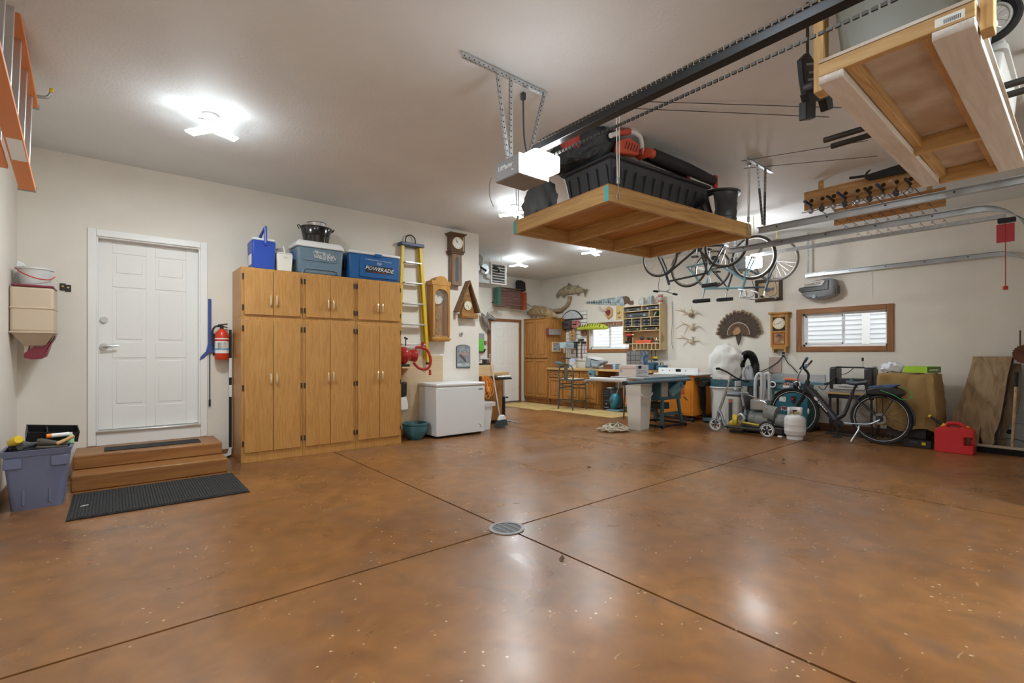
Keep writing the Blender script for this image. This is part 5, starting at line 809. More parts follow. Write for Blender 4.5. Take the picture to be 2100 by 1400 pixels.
# box standing on the saw
o, w, h = fr(1286, 748, 1316, 770, 'x', 6.62); t = thing('white_carton', 'white and pink shipping carton standing on the table saw', 'carton', (6.42, 4.99, tz+.001), RB); w = .34; h = .19
B().box(0, w, 0, .34, 0, h).o('carton_body', mat('carton_pink', (.72, .60, .54), .7), t, bv=.003); B().box(w+.0005, w+.003, .003, .337, .003, h-.003).o('side_sheet', mat('carton_white', (.72, .74, .78), .7), t); B().box(0, w, -.002, 0, h*.70, h*.72).o('lid_line', MAR, t)
B().tube([(.045+.02*cos(a), -.001, h*.5+.02*sin(a)) for a in [2*pi*k/12 for k in range(12)]], .003, 4, closed=True).o('printed_mark', BLK, t); B().box(w+.003, w+.005, .06, .14, h*.7, h*.95).o('stamp', BLK, t)
for k in range(3): B().box(w+.003, w+.0045, .05, .28, h*(.3+.1*k), h*(.34+.1*k)).o('print_line', GRY, t)
# beige bin
t = thing('waste_bin', 'tall beige plastic waste bin with a drooping rim band by the table saw', 'waste bin', (6.66, 4.72, 0), .12); BEI = mat('bin_beige', (.70, .67, .61), .5)
hb = .75; rg = lambda w, d, z: [(sx*(w/2), sy*d/2, z) for sx, sy in ((-1, -1), (1, -1), (1, 1), (-1, 1))]
B().loft([rg(.28, .22, 0), rg(.38, .28, hb-.02), rg(.40, .30, hb-.02), rg(.40, .30, hb), rg(.37, .27, hb), rg(.27, .21, .01)]).o('bin_body', BEI, t, bv=.02, seg=3); t.location = (6.62, 4.74, 0)
B().tube(spl([(-.185, -.138, .60), (-.17, -.155, .565), (-.05, -.165, .53), (.06, -.165, .54), (.16, -.155, .575), (.19, -.14, .595)], 4), .012, 6).o('rim_band', mat('band_white', (.78, .76, .72), .4), t, sm=True); B().box(.165, .17, -.06, .06, .40, .50).o('barcode_label', mat('label_grey', (.45, .46, .48), .6, noise=.8, nsc=60, dark=(.05, .05, .05)), t)
# rope heap
g = P(1285, 881, 'z', 0); rp = thing('rope_pile', 'tangled heap of cream rope on the floor beside the beige bin', 'rope', (g.x-.24, g.y+.07, 0)); random.seed(11); pts = []
for k in range(75): a = k*1.25+1.2*random.random(); r_ = .05+.20*random.random(); pts.append((r_*cos(a)*1.1, r_*sin(a), .014+.13*(1-r_/.27)*random.random()+.01*(k % 3)))
B().tube(spl(pts, 3), .011, 6).o('rope_tangle', mat('rope_cream', (.62, .55, .42), .85, noise=.3, nsc=60), rp, sm=True)
# orange tool cabinet / router table
ox0, oy0, oy1 = 8.10, 4.62, 5.36; t = thing('router_table', 'bright orange cabinet router table with white top on wheels', 'router table', (ox0, oy1, 0), RB); w = oy1-oy0; OC = mat('orange_cabinet', (.80, .27, .03), .4); zo = .84
B().box(0, w, 0, .62, .10, zo).o('cabinet', OC, t, bv=.01); B().box(.05, w-.05, -.004, 0, .14, zo-.12).o('door', OC, t, bv=.004); B().box(.18, w-.18, -.012, -.005, zo-.34, zo-.10).o('switch_plate', mat('orange_dark', (.6, .12, .02), .4), t, bv=.004); B().box(w*.4, w*.62, -.02, -.013, zo-.20, zo-.15).o('switch', BLK, t)
B().box(-.06, w+.10, -.06, .64, zo+.001, zo+.03).o('top', WHT, t, bv=.006); B().box(-.02, w+.06, .05, .10, zo+.031, zo+.13).o('fence', WHT, t, bv=.004); B().box(w*.48, w*.62, .044, .0495, zo+.06, zo+.11).o('outlet_slot', BLK, t)
for k in (.1, .3, .75): B().cyl((w*k, .049, zo+.08), (w*k, .043, zo+.08), .010).o('bolt', IRN, t)
for x0, x1, y0, y1 in ((-.03, w+.03, -.04, -.01), (-.03, w+.03, .63, .66)): B().box(x0, x1, y0, y1, .03, .06).o('mobile_frame', IRN, t)
for x in (.0, w): 
    for y in (-.03, .64): B().cyl((x-.02, y, .035), (x+.02, y, .035), .035).o('caster', RUB, t, sm=True)
c = thing('tool_harness', 'bundle of black straps and cables hung on the orange cabinet side', 'cable bundle', (8.16, oy0-.015, zo-.09)); 
B().box(-.02, .42, -.10, .0, -.02, .05).o('clamp_bar', IRN, c, bv=.01); B().cyl((.02, -.10, -.06), (.48, -.08, -.05), .055).o('black_pouch', mat('pouch_black', (.05, .05, .045), .8, noise=.5), c, sm=True); 
for k in range(5): B().tube(spl([(.08+.05*k, -.02, -.10), (.10+.045*k, -.03, -.35), (.12+.035*k, -.03, -.50-.06*k)], 4), .013, 6).o('strap', BLK, c, sm=True)
# dust collector
dx, dy = 8.45, 4.19; q = lambda px, py: P(px, py, 'x', dx)
t = thing('dust_collector', 'teal dust collector with bulging white filter bag and clear drum', 'dust collector', (dx, dy, 0)); zr0, zr1 = q(1490, 790).z, q(1490, 777).z; zb = q(1480, 708).z
wob = lambda r, z, n=20, a=.0: [(r*cos(2*pi*k/n)*(1+a*sin(3*2*pi*k/n+z*9)), r*sin(2*pi*k/n)*(1+a*cos(2*2*pi*k/n+z*7)), z) for k in range(n)]
BAG = mat('filter_bag', (.78, .77, .73), .85, bump=.5, bsc=8); B().loft([wob(.23, zr1+.002), wob(.25, zr1+.08, a=.03), wob(.27, zr1+.25, a=.06), wob(.26, zr1+.42, a=.07), wob(.21, zb-.10, a=.06), wob(.13, zb-.02, a=.04), wob(.03, zb)]).o('filter_bag', BAG, t, sm=True); crumple(t.children[0], .07, 4.2); B().tube([(-.02, -.03, zb), (-.01, -.03, zb+.05), (.02, -.03, zb+.05), (.02, -.03, zb)], .006).o('hanging_loop', WHT, t)
B().lathe([(.001, zr0-.01), (.26, zr0-.01), (.26, zr1), (.001, zr1)], 28).o('ring', TEA, t, sm=True); B().lathe([(.235, .08), (.25, zr0-.011), (.245, zr0-.011), (.23, .085)], 24, cap=True).o('lower_bag', mat('drum_white', (.74, .73, .70), .5), t, sm=True); B().tube([(.265*cos(a), .265*sin(a), zr0-.03) for a in [2*pi*k/24 for k in range(24)]], .012, 6, closed=True).o('clamp_band', WHT, t, sm=True); B().bx((-.12, -.24, zr0-.04), (.09, .05, .05)).o('clamp_lever', CRM, t, bv=.008)
B().box(-.30, .34, -.30, .28, .03, .079).o('base', TEA, t, bv=.006); B().box(-.20, .0, -.266, -.255, zr0+.0, zr1-.02).o('label_plate', WHT, t)
for a in ((-.26, -.26), (.3, -.26), (-.26, .24), (.3, .24)): B().cyl((a[0]-.02, a[1], .03), (a[0]+.02, a[1], .03), .03).o('caster', RUB, t, sm=True)
B().box(.0, .28, -.52, -.25, zr0, zr1-.001).o('blower_duct', TEA, t, bv=.01); B().cyl((.12, -.42, zr0-.28), (.12, -.42, zr0-.001), .09).o('blower_motor', DGR, t, sm=True); B().cyl((.12, -.32, .08), (.12, -.38, zr0-.281), .03).o('post', TEA, t)
t = thing('ribbed_hose', 'thick black ribbed dust hose arching beside the white filter bag', 'hose', (8.55, 3.62, 0), RB); k2 = lambda px, py: (3.62-P(px, py, 'x', 8.55).y, P(px, py, 'x', 8.55).z)
hp = [(1519, 752), (1522, 737), (1530, 727), (1540, 728), (1546, 738), (1549, 752), (1549, 772)]; sp = spl([(k2(*a)[0], .0, k2(*a)[1]) for a in hp], 12); rr = [.062+.010*(i % 2) for i in range(len(sp))]; B().tube(sp, rr, 14).o('hose_tube', mat('hose_black', (.012, .012, .013), .3), t, sm=True, ang=80)
t = thing('clear_bag', 'crumpled clear plastic bag on the dust collector duct', 'plastic bag', (8.50, 3.80, zr1+.004)); random.seed(2); B().loft([[(r_*cos(2*pi*k/12)*(.8+.4*random.random()), r_*sin(2*pi*k/12)*(.8+.4*random.random()), z) for k in range(12)] for r_, z in ((.06, 0), (.08, .06), (.09, .13), (.06, .20), (.02, .25))]).o('film', mat('clear_film', (.8, .84, .92), .15, trans=.6), t, sm=True); B().cyl((-.10, -.02, .19), (.02, -.01, .24), .008).o('tie', mat('tie_brown', (.3, .2, .12), .7), t)
t = thing('grey_hose', 'pale grey flexible hose looped over the jointer end', 'hose', (8.33, 3.70, 0), RB); k2 = lambda px, py: (3.70-P(px, py, 'x', 8.33).y, P(px, py, 'x', 8.33).z)
pts = [(*k2(1550, 822),), k2(1550, 785), k2(1553, 770), k2(1558, 766), k2(1562, 770), k2(1562, 800), k2(1561, 820), k2(1563, 822), k2(1566, 800), k2(1566, 772), k2(1570, 766), k2(1575, 772), k2(1575, 824)]; B().tube(spl([(a, -.02+.006*i, b_) for i, (a, b_) in enumerate(pts)], 4), .028, 10).o('hose_loop', mat('hose_grey', (.55, .56, .58), .45), t, sm=True)
# jointer
jx = 8.42; t = thing('jointer', 'teal JET jointer with long bed behind the electric bicycle', 'jointer', (jx, 3.39, 0), RB); L = lambda px, py: (3.39-P(px, py, 'x', jx).y, P(px, py, 'x', jx).z)
JT = mat('jointer_teal', (.03, .16, .21), .4); a, b_ = L(1583, 797), L(1657, 850); B().box(a[0], b_[0], .0, .42, .05, a[1]).o('stand', JT, t, bv=.015); B().box(a[0]-.03, b_[0]+.03, -.02, .44, .0, .049).o('foot', IRN, t, bv=.004)
e0, e1 = L(1560, 778), L(1645, 796); B().box(e0[0]+.08, e1[0]+.05, -.01, .36, a[1]+.001, e0[1]-.04).o('casting', TEAL, t, bv=.01); B().box(L(1563, 775)[0], L(1612, 775)[0], -.04, .26, e0[1]-.039, e0[1]+.0).o('infeed_table', TEAL, t, bv=.004); B().box(L(1634, 778)[0], L(1692, 778)[0], -.04, .26, e0[1]-.05, e0[1]-.01).o('outfeed_table', TEAL, t, bv=.004); B().box(L(1570, 770)[0], L(1680, 770)[0], .27, .30, e0[1]-.03, e0[1]+.10).o('fence', GLV, t, bv=.003)
for px in (1587, 1637):
    c = L(px, 788); B().tube([(c[0]+.045*cos(u), -.05, c[1]+.045*sin(u)) for u in [2*pi*k/20 for k in range(20)]], .011, 8, closed=True).o('port_ring', WHT, t, sm=True); B().cyl((c[0], -.02, c[1]), (c[0], -.045, c[1]), .04).o('port', BLK, t)
c = L(1613, 789); B().box(c[0]-.05, c[0]+.05, -.014, -.0105, c[1]-.045, c[1]+.04).o('badge', WHT, t); B().box(c[0]-.046, c[0]+.046, -.016, -.0145, c[1]-.005, c[1]+.035).o('badge_red', RED, t); text('JET', .04, WHT, t, (c[0], -.0165, c[1]+.015), width=.08)
c = L(1614, 838); B().box(c[0]-.09, c[0]+.09, -.005, -.001, c[1]-.03, c[1]+.03).o('logo_plate', WHT, t); B().box(c[0]-.085, c[0]+.085, -.0065, -.0052, c[1]-.002, c[1]+.026).o('logo_red', RED, t); text('JET', .058, BLK, t, (c[0], -.007, c[1]), width=.15)
c = L(1605, 818); B().box(c[0]-.05, c[0]+.05, -.004, -.001, c[1]-.04, c[1]+.04).o('instruction_label', WHT, t); c = L(1597, 805); B().box(c[0]-.06, c[0]+.03, -.004, -.001, c[1]-.025, c[1]+.02).o('warning_label', mat('label_yellow', (.7, .62, .3), .5), t); c = L(1627, 818); B().box(c[0]-.03, c[0]+.03, -.02, -.001, c[1]-.05, c[1]+.05).o('switch_box', IRN, t, bv=.004); B().cyl((c[0], -.021, c[1]), (c[0], -.035, c[1]), .018).o('stop_button', RED, t)
q1, q2 = L(1607, 775), L(1638, 776); B().prism([(q1[0], e0[1]+.004), (q2[0], e0[1]+.004), (q2[0]-.04, e0[1]+.03), (q1[0]+.04, e0[1]+.045), (q1[0], e0[1]+.04)], .0, .12).o('cutter_guard', mat('guard_orange', (.78, .18, .08), .4), t, bv=.008)
# planer on its stand
px_ = 8.40; t = thing('planer_stand', 'low black steel stand with a wooden shelf under the planer', 'stand', (px_, 2.60, 0), RB); L = lambda px, py: (2.60-P(px, py, 'x', px_).y, P(px, py, 'x', px_).z); zs = L(1740, 806)[1]
B().box(0, .60, 0, .42, zs-.025, zs).o('shelf', PINE, t, bv=.003); B().box(.02, .58, .02, .40, zs-.085, zs-.026).o('apron', BLK, t)
for x in (.03, .55): 
    for y in (.03, .37): B().loft([[(x+d_, y+e_, z) for d_, e_ in ((0, 0), (.025, 0), (.025, .025), (0, .025))] for z in (0, zs-.086)]).o('leg', BLK, t)
for y in (.02, .36): B().box(-.02, .61, y, y+.05, 0, .028).o('foot_bar', IRN, t)
t = thing('thickness_planer', 'black portable thickness planer on the low stand', 'planer', (px_+.03, 2.575, zs+.001), RB); hp = L(1740, 750)[1]-zs; w = .56
PLN = mat('planer_black', (.03, .032, .035), .35); B().box(0, w, .02, .34, .0, .05).o('base', GRY, t, bv=.006); B().box(.0, .09, .02, .30, .051, hp-.03).o('end_post', PLN, t, bv=.02); B().box(w-.12, w-.005, .02, .30, .051, hp-.03).o('end_post', PLN, t, bv=.025)
B().box(.091, w-.121, .04, .28, .13, .215).o('cutter_head', PLN, t, bv=.01); B().box(.06, w-.1, .0, .02, .055, .12).o('front_table', LGR, t, bv=.004); text('PORTABLE PLANER', .028, BLK, t, (w*.45, -.002, .088), width=.26); text('DELTA', .026, TEAL, t, (w*.50, .038, .165), width=.09); B().prism([(w*.50-.03, .182), (w*.50+.03, .182), (w*.50, .208)], .036, .039).o('triangle_logo', mat('delta_teal', (.1, .42, .42), .5), t)
B().cyl((.05, .1, hp-.025), (w-.06, .1, hp-.025), .012).o('carry_bar', BLK, t, sm=True); B().box(.005, .085, .03, .29, hp-.029, hp-.005).o('post_cap', LGR, t, bv=.01); B().box(w-.115, w-.01, .03, .29, hp-.029, hp-.005).o('post_cap', LGR, t, bv=.01)
B().cyl((w*.72, .12, hp-.015), (w*.72, .12, hp+.07), .008).o('crank', STL, t); B().cyl((w*.72, .12, hp+.071), (w*.72, .12, hp+.12), .014).o('crank_knob', BLK, t); B().tube(spl([(.32, .02, hp-.03), (.24, -.01, hp-.11), (.12, -.02, hp-.16), (.02, -.02, hp-.25), (-.06, -.02, .03), (-.13, -.02, .08)], 5), .006).o('power_cord', BLK, t, sm=True)
# covered machine under a brown tarp
tx, ty0, ty1 = 8.24, 1.33, 1.91; t = thing('covered_machine', 'machine draped with a tan canvas tarp beside the red fuel can', 'covered machine', (tx, ty1, 0), RB); TRP = mat('tarp_tan', (.36, .22, .08), .75, bump=.4, bsc=6, noise=.15, nsc=4); w = ty1-ty0
zt = P(1860, 768, 'x', tx).z
def fold(z, ex, n=44):
    r = []
    for k in range(n):
        u = k/n*4; s_ = int(u); f_ = u-s_; x, y = ((f_*w, 0), (w, f_*.62), (w-f_*w, .62), (0, .62-f_*.62))[s_]; cx_, cy_ = x-w/2, y-.31; d_ = 1+ex*(1+.35*sin(k*1.7)+.2*sin(k*3.1)); r.append((w/2+cx_*d_, .31+cy_*d_, z+(.03*sin(k*.9) if z < .3 else 0)))
    return r
B().loft([fold(zt+.002, -.25), fold(zt, -.02), fold(zt-.05, .02), fold(zt*.62, .10), fold(.22, .16)], cap=False).add(fold(zt+.002, -.25), [tuple(range(44))]).o('tarp', TRP, t, sm=True, ang=60); crumple(t.children[0], .035, 4.5, 2, 3); B().box(.08, w-.08, .06, .56, .10, zt-.06).o('machine_body', IRN, t)
for x in (.10, w-.14): 
    for y in (.08, .50): B().box(x, x+.04, y, y+.04, 0, .099).o('foot', IRN, t)
o = P(1846, 760, 'x', tx+.05); t = thing('green_box', 'lime green cardboard box lying on the tan tarp', 'box', (tx+.16, o.y-.02, zt+.026), RB-.30); B().box(0, .27, 0, .32, 0, .085).o('carton', mat('lime_card', (.36, .62, .02), .5), t, bv=.003); B().box(.2705, .272, .01, .31, .004, .081).o('end_panel', mat('lime_dark', (.14, .30, .06), .5), t); B().box(.272, .273, .05, .25, .03, .045).o('print_line', WHT, t)
t = thing('white_plastic_bag', 'crumpled white plastic bag on the tan tarp behind the green box', 'plastic bag', (tx+.22, 1.81, zt+.03)); random.seed(4); B().loft([[(r_*cos(2*pi*k/14)*(.8+.4*random.random()), r_*1.3*sin(2*pi*k/14)*(.8+.4*random.random()), z) for k in range(14)] for r_, z in ((.07, 0), (.10, .03), (.095, .08), (.06, .12), (.02, .135))]).o('film', mat('bag_white', (.80, .83, .90), .35), t, sm=True); crumple(t.children[0], .035, 12)
t = thing('black_tool_case', 'black flat tool case with yellow sticker on the floor under the tarp', 'tool case', (8.12, 1.62, 0), RB); B().box(0, .30, 0, .09, .001, .10).o('case_body', BLK, t, bv=.008); B().box(.20, .24, -.002, 0, .04, .075).o('sticker', YEL, t); B().box(.08, .16, -.008, 0, .06, .075).o('handle', DGR, t)
# electric bicycle
bx_ = 8.02
def wheel(t, c, R, tire, rim, hubr=.025, spk=20, tw=.022, spm=None, w0=.0):
    c = Vector(c); ring = lambda r_: [c+Vector((r_*cos(a), 0, r_*sin(a))) for a in [2*pi*k/40 for k in range(40)]]
    wl = B().tube(ring(R-tw), tw, 8, closed=True).o('tire', tire, t, sm=True); B().tube(ring(R-2*tw-.006), .010, 6, closed=True).o('rim', rim, wl, sm=True); sp = B()
    for k in range(spk): a = 2*pi*k/spk; sg = 1 if k % 2 else -1; sp.cyl(c+Vector((hubr*cos(a+.6*sg), sg*.025, hubr*sin(a+.6*sg))), c+Vector(((R-2*tw-.01)*cos(a), 0, (R-2*tw-.01)*sin(a))), .0016, n=4)
    stuff(sp.o('spokes', spm or STL, wl)); B().cyl(c+Vector((0, -.05, 0)), c+Vector((0, .05, 0)), hubr, n=16).o('hub', spm or STL, wl, sm=True); return wl
oy = 1.833; t = thing('electric_bicycle', 'dark grey step-through electric bicycle with rear rack bag', 'bicycle', (bx_, oy, 0), RB); L = lambda px, py: (oy-P(px, py, 'x', bx_).y, P(px, py, 'x', bx_).z); V = lambda px, py, y=0: Vector((L(px, py)[0], y, L(px, py)[1]))
R = .352; fw = Vector((L(1628, 843)[0], 0, R)); rw = Vector((0, 0, R)); EB = mat('ebike_grey', (.055, .055, .06), .3, m=.4); ebs = mat('spoke_black', (.04, .04, .04), .4)
wheel(t, fw, R, RUB, BLK, .03, 28, .026, ebs); wheel(t, rw, R, RUB, BLK, .06, 28, .026, ebs)
for c in (fw, rw): B().tube([c+Vector(((R-.050)*cos(a), -.020, (R-.050)*sin(a))) for a in [2*pi*k/40 for k in range(40)]], .0035, 5, closed=True).o('reflective_line', LGR, t)
hd0, hd1 = V(1649, 797), V(1656, 782); bb = V(1723, 868)
B().tube(spl([V(1655, 793), V(1672, 810), V(1695, 838), V(1714, 861)], 4), [.045, .05, .052, .054, .055, .055, .055, .055, .055, .054, .054, .055, .06], 10).o('down_tube', EB, t, sm=True); B().tube(spl([V(1704, 858), V(1722, 855), V(1733, 845), V(1741, 825), V(1750, 800)], 4), [.03]*4+[.034]*4+[.026]*4+[.022]*4+[.02], 10).o('seat_tube', EB, t, sm=True); B().ell(V(1716, 866), (.08, .05, .055), 14, 8, (0, .5, 0)).o('motor_housing', EB, t, sm=True)
for s_ in (-.055, .055):
    B().tube(spl([V(1724, 866, s_*.6), V(1770, 869, s_), V(1788, 868, s_), V(1807, 860, s_)], 4), .012, 8).o('chain_stay', mat('stay_silver', (.35, .37, .40), .3, m=.7), t, sm=True); B().cyl(V(1749, 812, s_*.4), rw+Vector((0, s_, 0)), .011, n=8).o('seat_stay', EB, t, sm=True); B().tube([V(1651, 803, s_*.8), V(1646, 815, s_), fw+Vector((0, s_, 0))], .017, 8).o('fork_blade', EB, t, sm=True)
B().cyl(V(1650, 805), V(1657, 780), .032, n=14).o('head_tube', EB, t, sm=True); B().tube(spl([V(1657, 780), V(1658, 768), V(1655, 762), V(1651, 758)], 4), .018, 8).o('stem', BLK, t, sm=True)
B().tube(spl([V(1668, 737, -.30), V(1656, 748, -.18), V(1650, 757, 0), V(1645, 752, .18), V(1650, 740, .30)], 5), .014, 8).o('handlebar', BLK, t, sm=True); B().cyl(V(1674, 734, -.36), V(1664, 741, -.26), .019).o('grip', mat('grip_slate', (.08, .12, .17), .6), t, sm=True); B().bx(V(1652, 750, -.02), (.07, .10, .04), (0, -.4, 0)).o('display', mat('display_blue', (.2, .32, .48), .2), t, bv=.008)
B().cyl(V(1640, 757, .0), V(1647, 747, .0), .012).o('bell', BLK, t); B().tube(spl([V(1648, 755, -.05), V(1640, 772, -.06), V(1641, 790, -.05), V(1652, 805, -.04)], 4), .006).o('brake_cable', BLK, t, sm=True)
c = V(1637, 790, -.03); B().cyl(c, c+Vector((-.05, 0, 0)), .035, .04).o('headlamp', BLK, t, sm=True)
B().cyl(V(1750, 800), V(1757, 788), .015).o('seat_post', BLK, t, sm=True); B().loft([[V(a, b_)+Vector((0, y*.5, zo_)) for y, zo_ in ((-wd, 0), (-wd*.6, .025), (wd*.6, .025), (wd, 0), (wd*.5, -.03), (-wd*.5, -.03))] for a, b_, wd in ((1735, 783, .04), (1745, 785, .07), (1758, 786, .14), (1772, 784, .20), (1781, 784, .18))]).o('saddle', mat('saddle_navy', (.07, .085, .11), .45), t, bv=.01)
for c, a0, a1 in ((fw, .25, 2.5), (rw, -.15, 2.45)):
    fm = B(); rgs = []
    for k in range(17): a = a0+(a1-a0)*k/16; r0 = R+.012; rgs.append([c+Vector(((r0+h_)*cos(a), y, (r0+h_)*sin(a))) for y, h_ in ((-.034, -.008), (-.02, .006), (.02, .006), (.034, -.008), (.02, .002), (-.02, .002))])
    fm.loft(rgs).o('fender', mat('fender_slate', (.07, .08, .10), .25, m=.4), t, sm=True)
B().tube([V(1785, 815, -.07), V(1850, 812, -.07), V(1850, 812, .07), V(1785, 815, .07)], .008, 6, closed=True).o('rear_rack', BLK, t)
for a in (1800, 1812, 1838): B().cyl(V(a, 814, -.06), V(1809 if a > 1830 else a+1, 856 if a > 1830 else 846, -.06), .007, n=6).o('rack_strut', BLK, t)
z0 = V(1800, 812).z; bg = thing('rack_bag', 'black and navy bag strapped on the bicycle rack with a green cord', 'bag', (bx_, oy, 0), RB); x0, x1 = L(1779, 800)[0], L(1858, 800)[0]
B().loft([[(x, y, z) for x, z in ((x0, z0+.012), (x1-.03, z0+.014), (x1, z0+.06), (x1-.08, z0+.13), (x0+.10, z0+.13), (x0, z0+.09))] for y in (-.10, .10)]).o('bag_body', BLK, bg, bv=.025); B().prism([(x0+.01, z0+.10), (x0+.05, z0+.14), (x0+.30, z0+.17), (x0+.36, z0+.165), (x0+.28, z0+.11)], -.09, .09).o('folded_cloth', mat('cloth_blue', (.08, .13, .26), .7, noise=.5, nsc=20), bg, bv=.012); GC = spl([(x0+.17, -.105, z0+.09), (x0+.32, -.12, z0+.03), (x1-.02, -.12, z0-.02), (x1+.07, -.08, z0+.01), (x1+.05, -.04, z0+.08), (x1-.04, -.06, z0+.14)], 5); B().tube(GC, .0055, 6).o('green_cord', mat('cord_green', (.05, .40, .12), .4), bg, sm=True)
c = rw+Vector((0, -.05, 0)); B().cyl(c, c+Vector((0, -.004, 0)), .075, n=28).o('brake_disc', mat('disc_steel', (.30, .30, .31), .35, m=.9), t); B().cyl(c+Vector((0, -.0045, 0)), c+Vector((0, -.008, 0)), .045).o('disc_carrier', BLK, t); B().cyl(bb+Vector((0, -.07, 0)), bb+Vector((0, -.06, 0)), .06).o('chainring', BLK, t); B().tube([bb+Vector((0, -.085, 0)), bb+Vector((.0, -.09, -.17))], .012, 6).o('crank', BLK, t); B().bx(bb+Vector((.0, -.13, -.175)), (.09, .08, .02)).o('pedal', BLK, t)
B().tube([V(1764, 872, -.05), V(1764, 880, -.07), Vector((V(1752, 905).x, -.16, .012))], .011, 8).o('kickstand', GLV, t, sm=True)
ang_ = math.atan2(V(1712, 858).z-V(1675, 815).z, V(1712, 858).x-V(1675, 815).x); m_ = V(1676, 817, -.058); dv = (V(1712, 858)-V(1675, 815)).normalized()
B().ell(m_, (.035, .004, .017), 12, 8, (0, -ang_, 0)).o('logo_oval', WHT, t, sm=True); B().tube([m_+dv*.07+Vector((.02*cos(a)*cos(ang_)-.012*sin(a)*sin(ang_), 0, .02*cos(a)*sin(ang_)+.012*sin(a)*cos(ang_))) for a in [2*pi*k/12 for k in range(12)]], .004, 4, closed=True).o('logo_ring', WHT, t)
for k in range(4): B().bx(m_+dv*(.105+.036*k), (.028, .006, .020-.002*k), (0, -ang_, 0)).o('logo_letter', WHT, t, bv=.004)
B().ell(fw+Vector((.20, -.0, .02)), (.014, .012, .045), 8, 6).o('spoke_reflector', WHT, t, sm=True)
# propane cylinder
g = P(1632, 901, 'z', 0); t = thing('propane_cylinder', 'white steel propane cylinder standing before the bicycle wheel', 'gas cylinder', (g.x+.05, g.y+.03, 0)); WC = mat('cylinder_white', (.72, .71, .70), .35)
B().lathe([(.10, 0), (.105, 0), (.105, .045), (.115, .05), (.135, .08), (.137, .12), (.139, .125), (.137, .13), (.137, .21), (.139, .215), (.137, .22), (.137, .28), (.128, .315), (.10, .342), (.05, .355), (.001, .357)], 32).o('tank', WC, t, sm=True)
ca = [(.096*cos(a), .096*sin(a)) for a in [pi*1.36+2*pi*.75*k/24 for k in range(25)]]; B().loft([[(x, y, z) for x, y in ca] for z in (.345, .455)], cap=False, closed=False).o('collar', WC, t, sm=True).modifiers.new('thick', 'SOLIDIFY').thickness = .006
B().cyl((0, 0, .357), (0, 0, .40), .022).bx((0, -.03, .39), (.09, .03, .025)).o('valve', BRS, t, bv=.004); B().cyl((0, 0, .401), (0, 0, .42), .03).o('valve_knob', BLK, t)
# kick scooter
sx_ = 7.40; oy = 3.853; t = thing('kick_scooter', 'folding kick scooter with white spoked wheels and black deck', 'scooter', (sx_, oy, 0), RB); L = lambda px, py: (oy-P(px, py, 'x', sx_).y, P(px, py, 'x', sx_).z); V = lambda px, py, y=0: Vector((L(px, py)[0], y, L(px, py)[1]))
SG = mat('scooter_grey', (.30, .33, .36), .3, m=.6); Rw = .105
def swheel(c):
    ring = [c+Vector(((Rw-.012)*cos(a), 0, (Rw-.012)*sin(a))) for a in [2*pi*k/28 for k in range(28)]]; w_ = B().tube(ring, .013, 8, closed=True).o('wheel', mat('wheel_urethane', (.35, .35, .34), .5), t, sm=True); B().tube([c+Vector(((Rw-.028)*cos(a), 0, (Rw-.028)*sin(a))) for a in [2*pi*k/28 for k in range(28)]], .009, 6, closed=True).o('rim', WHT, w_, sm=True)
    for k in range(5): a = 2*pi*k/5+.3; B().cyl(c, c+Vector(((Rw-.03)*cos(a), 0, (Rw-.03)*sin(a))), .007, n=6).o('spoke', WHT, w_)
    B().cyl(c+Vector((0, -.025, 0)), c+Vector((0, .025, 0)), .02).o('hub', DGR, w_)
f0 = Vector((L(1467, 866)[0], 0, Rw)); r0 = Vector((L(1573, 880)[0], 0, Rw)); swheel(f0); swheel(r0)
B().box(V(1489, 880).x, V(1562, 880).x, -.06, .06, .085, .115).o('deck', BLK, t, bv=.01); B().prism([(V(1557, 880).x, .09), (r0.x, Rw+.01), (r0.x, Rw-.01), (V(1557, 880).x, .085)], -.045, -.03).o('fork_arm', BLK, t); B().prism([(V(1557, 880).x, .09), (r0.x, Rw+.01), (r0.x, Rw-.01), (V(1557, 880).x, .085)], .03, .045).o('fork_arm', BLK, t)
B().tube([V(1490, 880), V(1483, 862), V(1478, 846), V(1473, 842)], [.026, .024, .022, .03], 8).o('neck', SG, t, sm=True)
for y in (-.03, .03): B().tube([V(1474, 848, y), f0+Vector((0, y, 0))], .010, 6).o('front_fork', SG, t)
B().cyl(V(1472, 850), V(1490, 800), .020).o('lower_stem', mat('stem_silver', (.55, .56, .56), .25, m=.8), t, sm=True); B().cyl(V(1489, 803), V(1500, 766), .014).o('upper_stem', CHR, t, sm=True); B().tube(spl([V(1489, 755, -.22), V(1497, 763, -.08), V(1502, 770, .0), V(1509, 777, .08), V(1516, 783, .22)], 4), .013, 8).o('handlebar', BLK, t, sm=True)
for a, y in (((1489, 755), -.22), ((1516, 783), .22)): B().cyl(V(*a, y), V(*a, y*1.35), .018).o('grip', RUB, t, sm=True)
B().tube(spl([r0+Vector((-.11, 0, .06)), r0+Vector((-.03, 0, .12)), r0+Vector((.06, 0, .115))], 5), .014, 8).o('rear_fender', BLK, t, sm=True)
t.location.z = 0
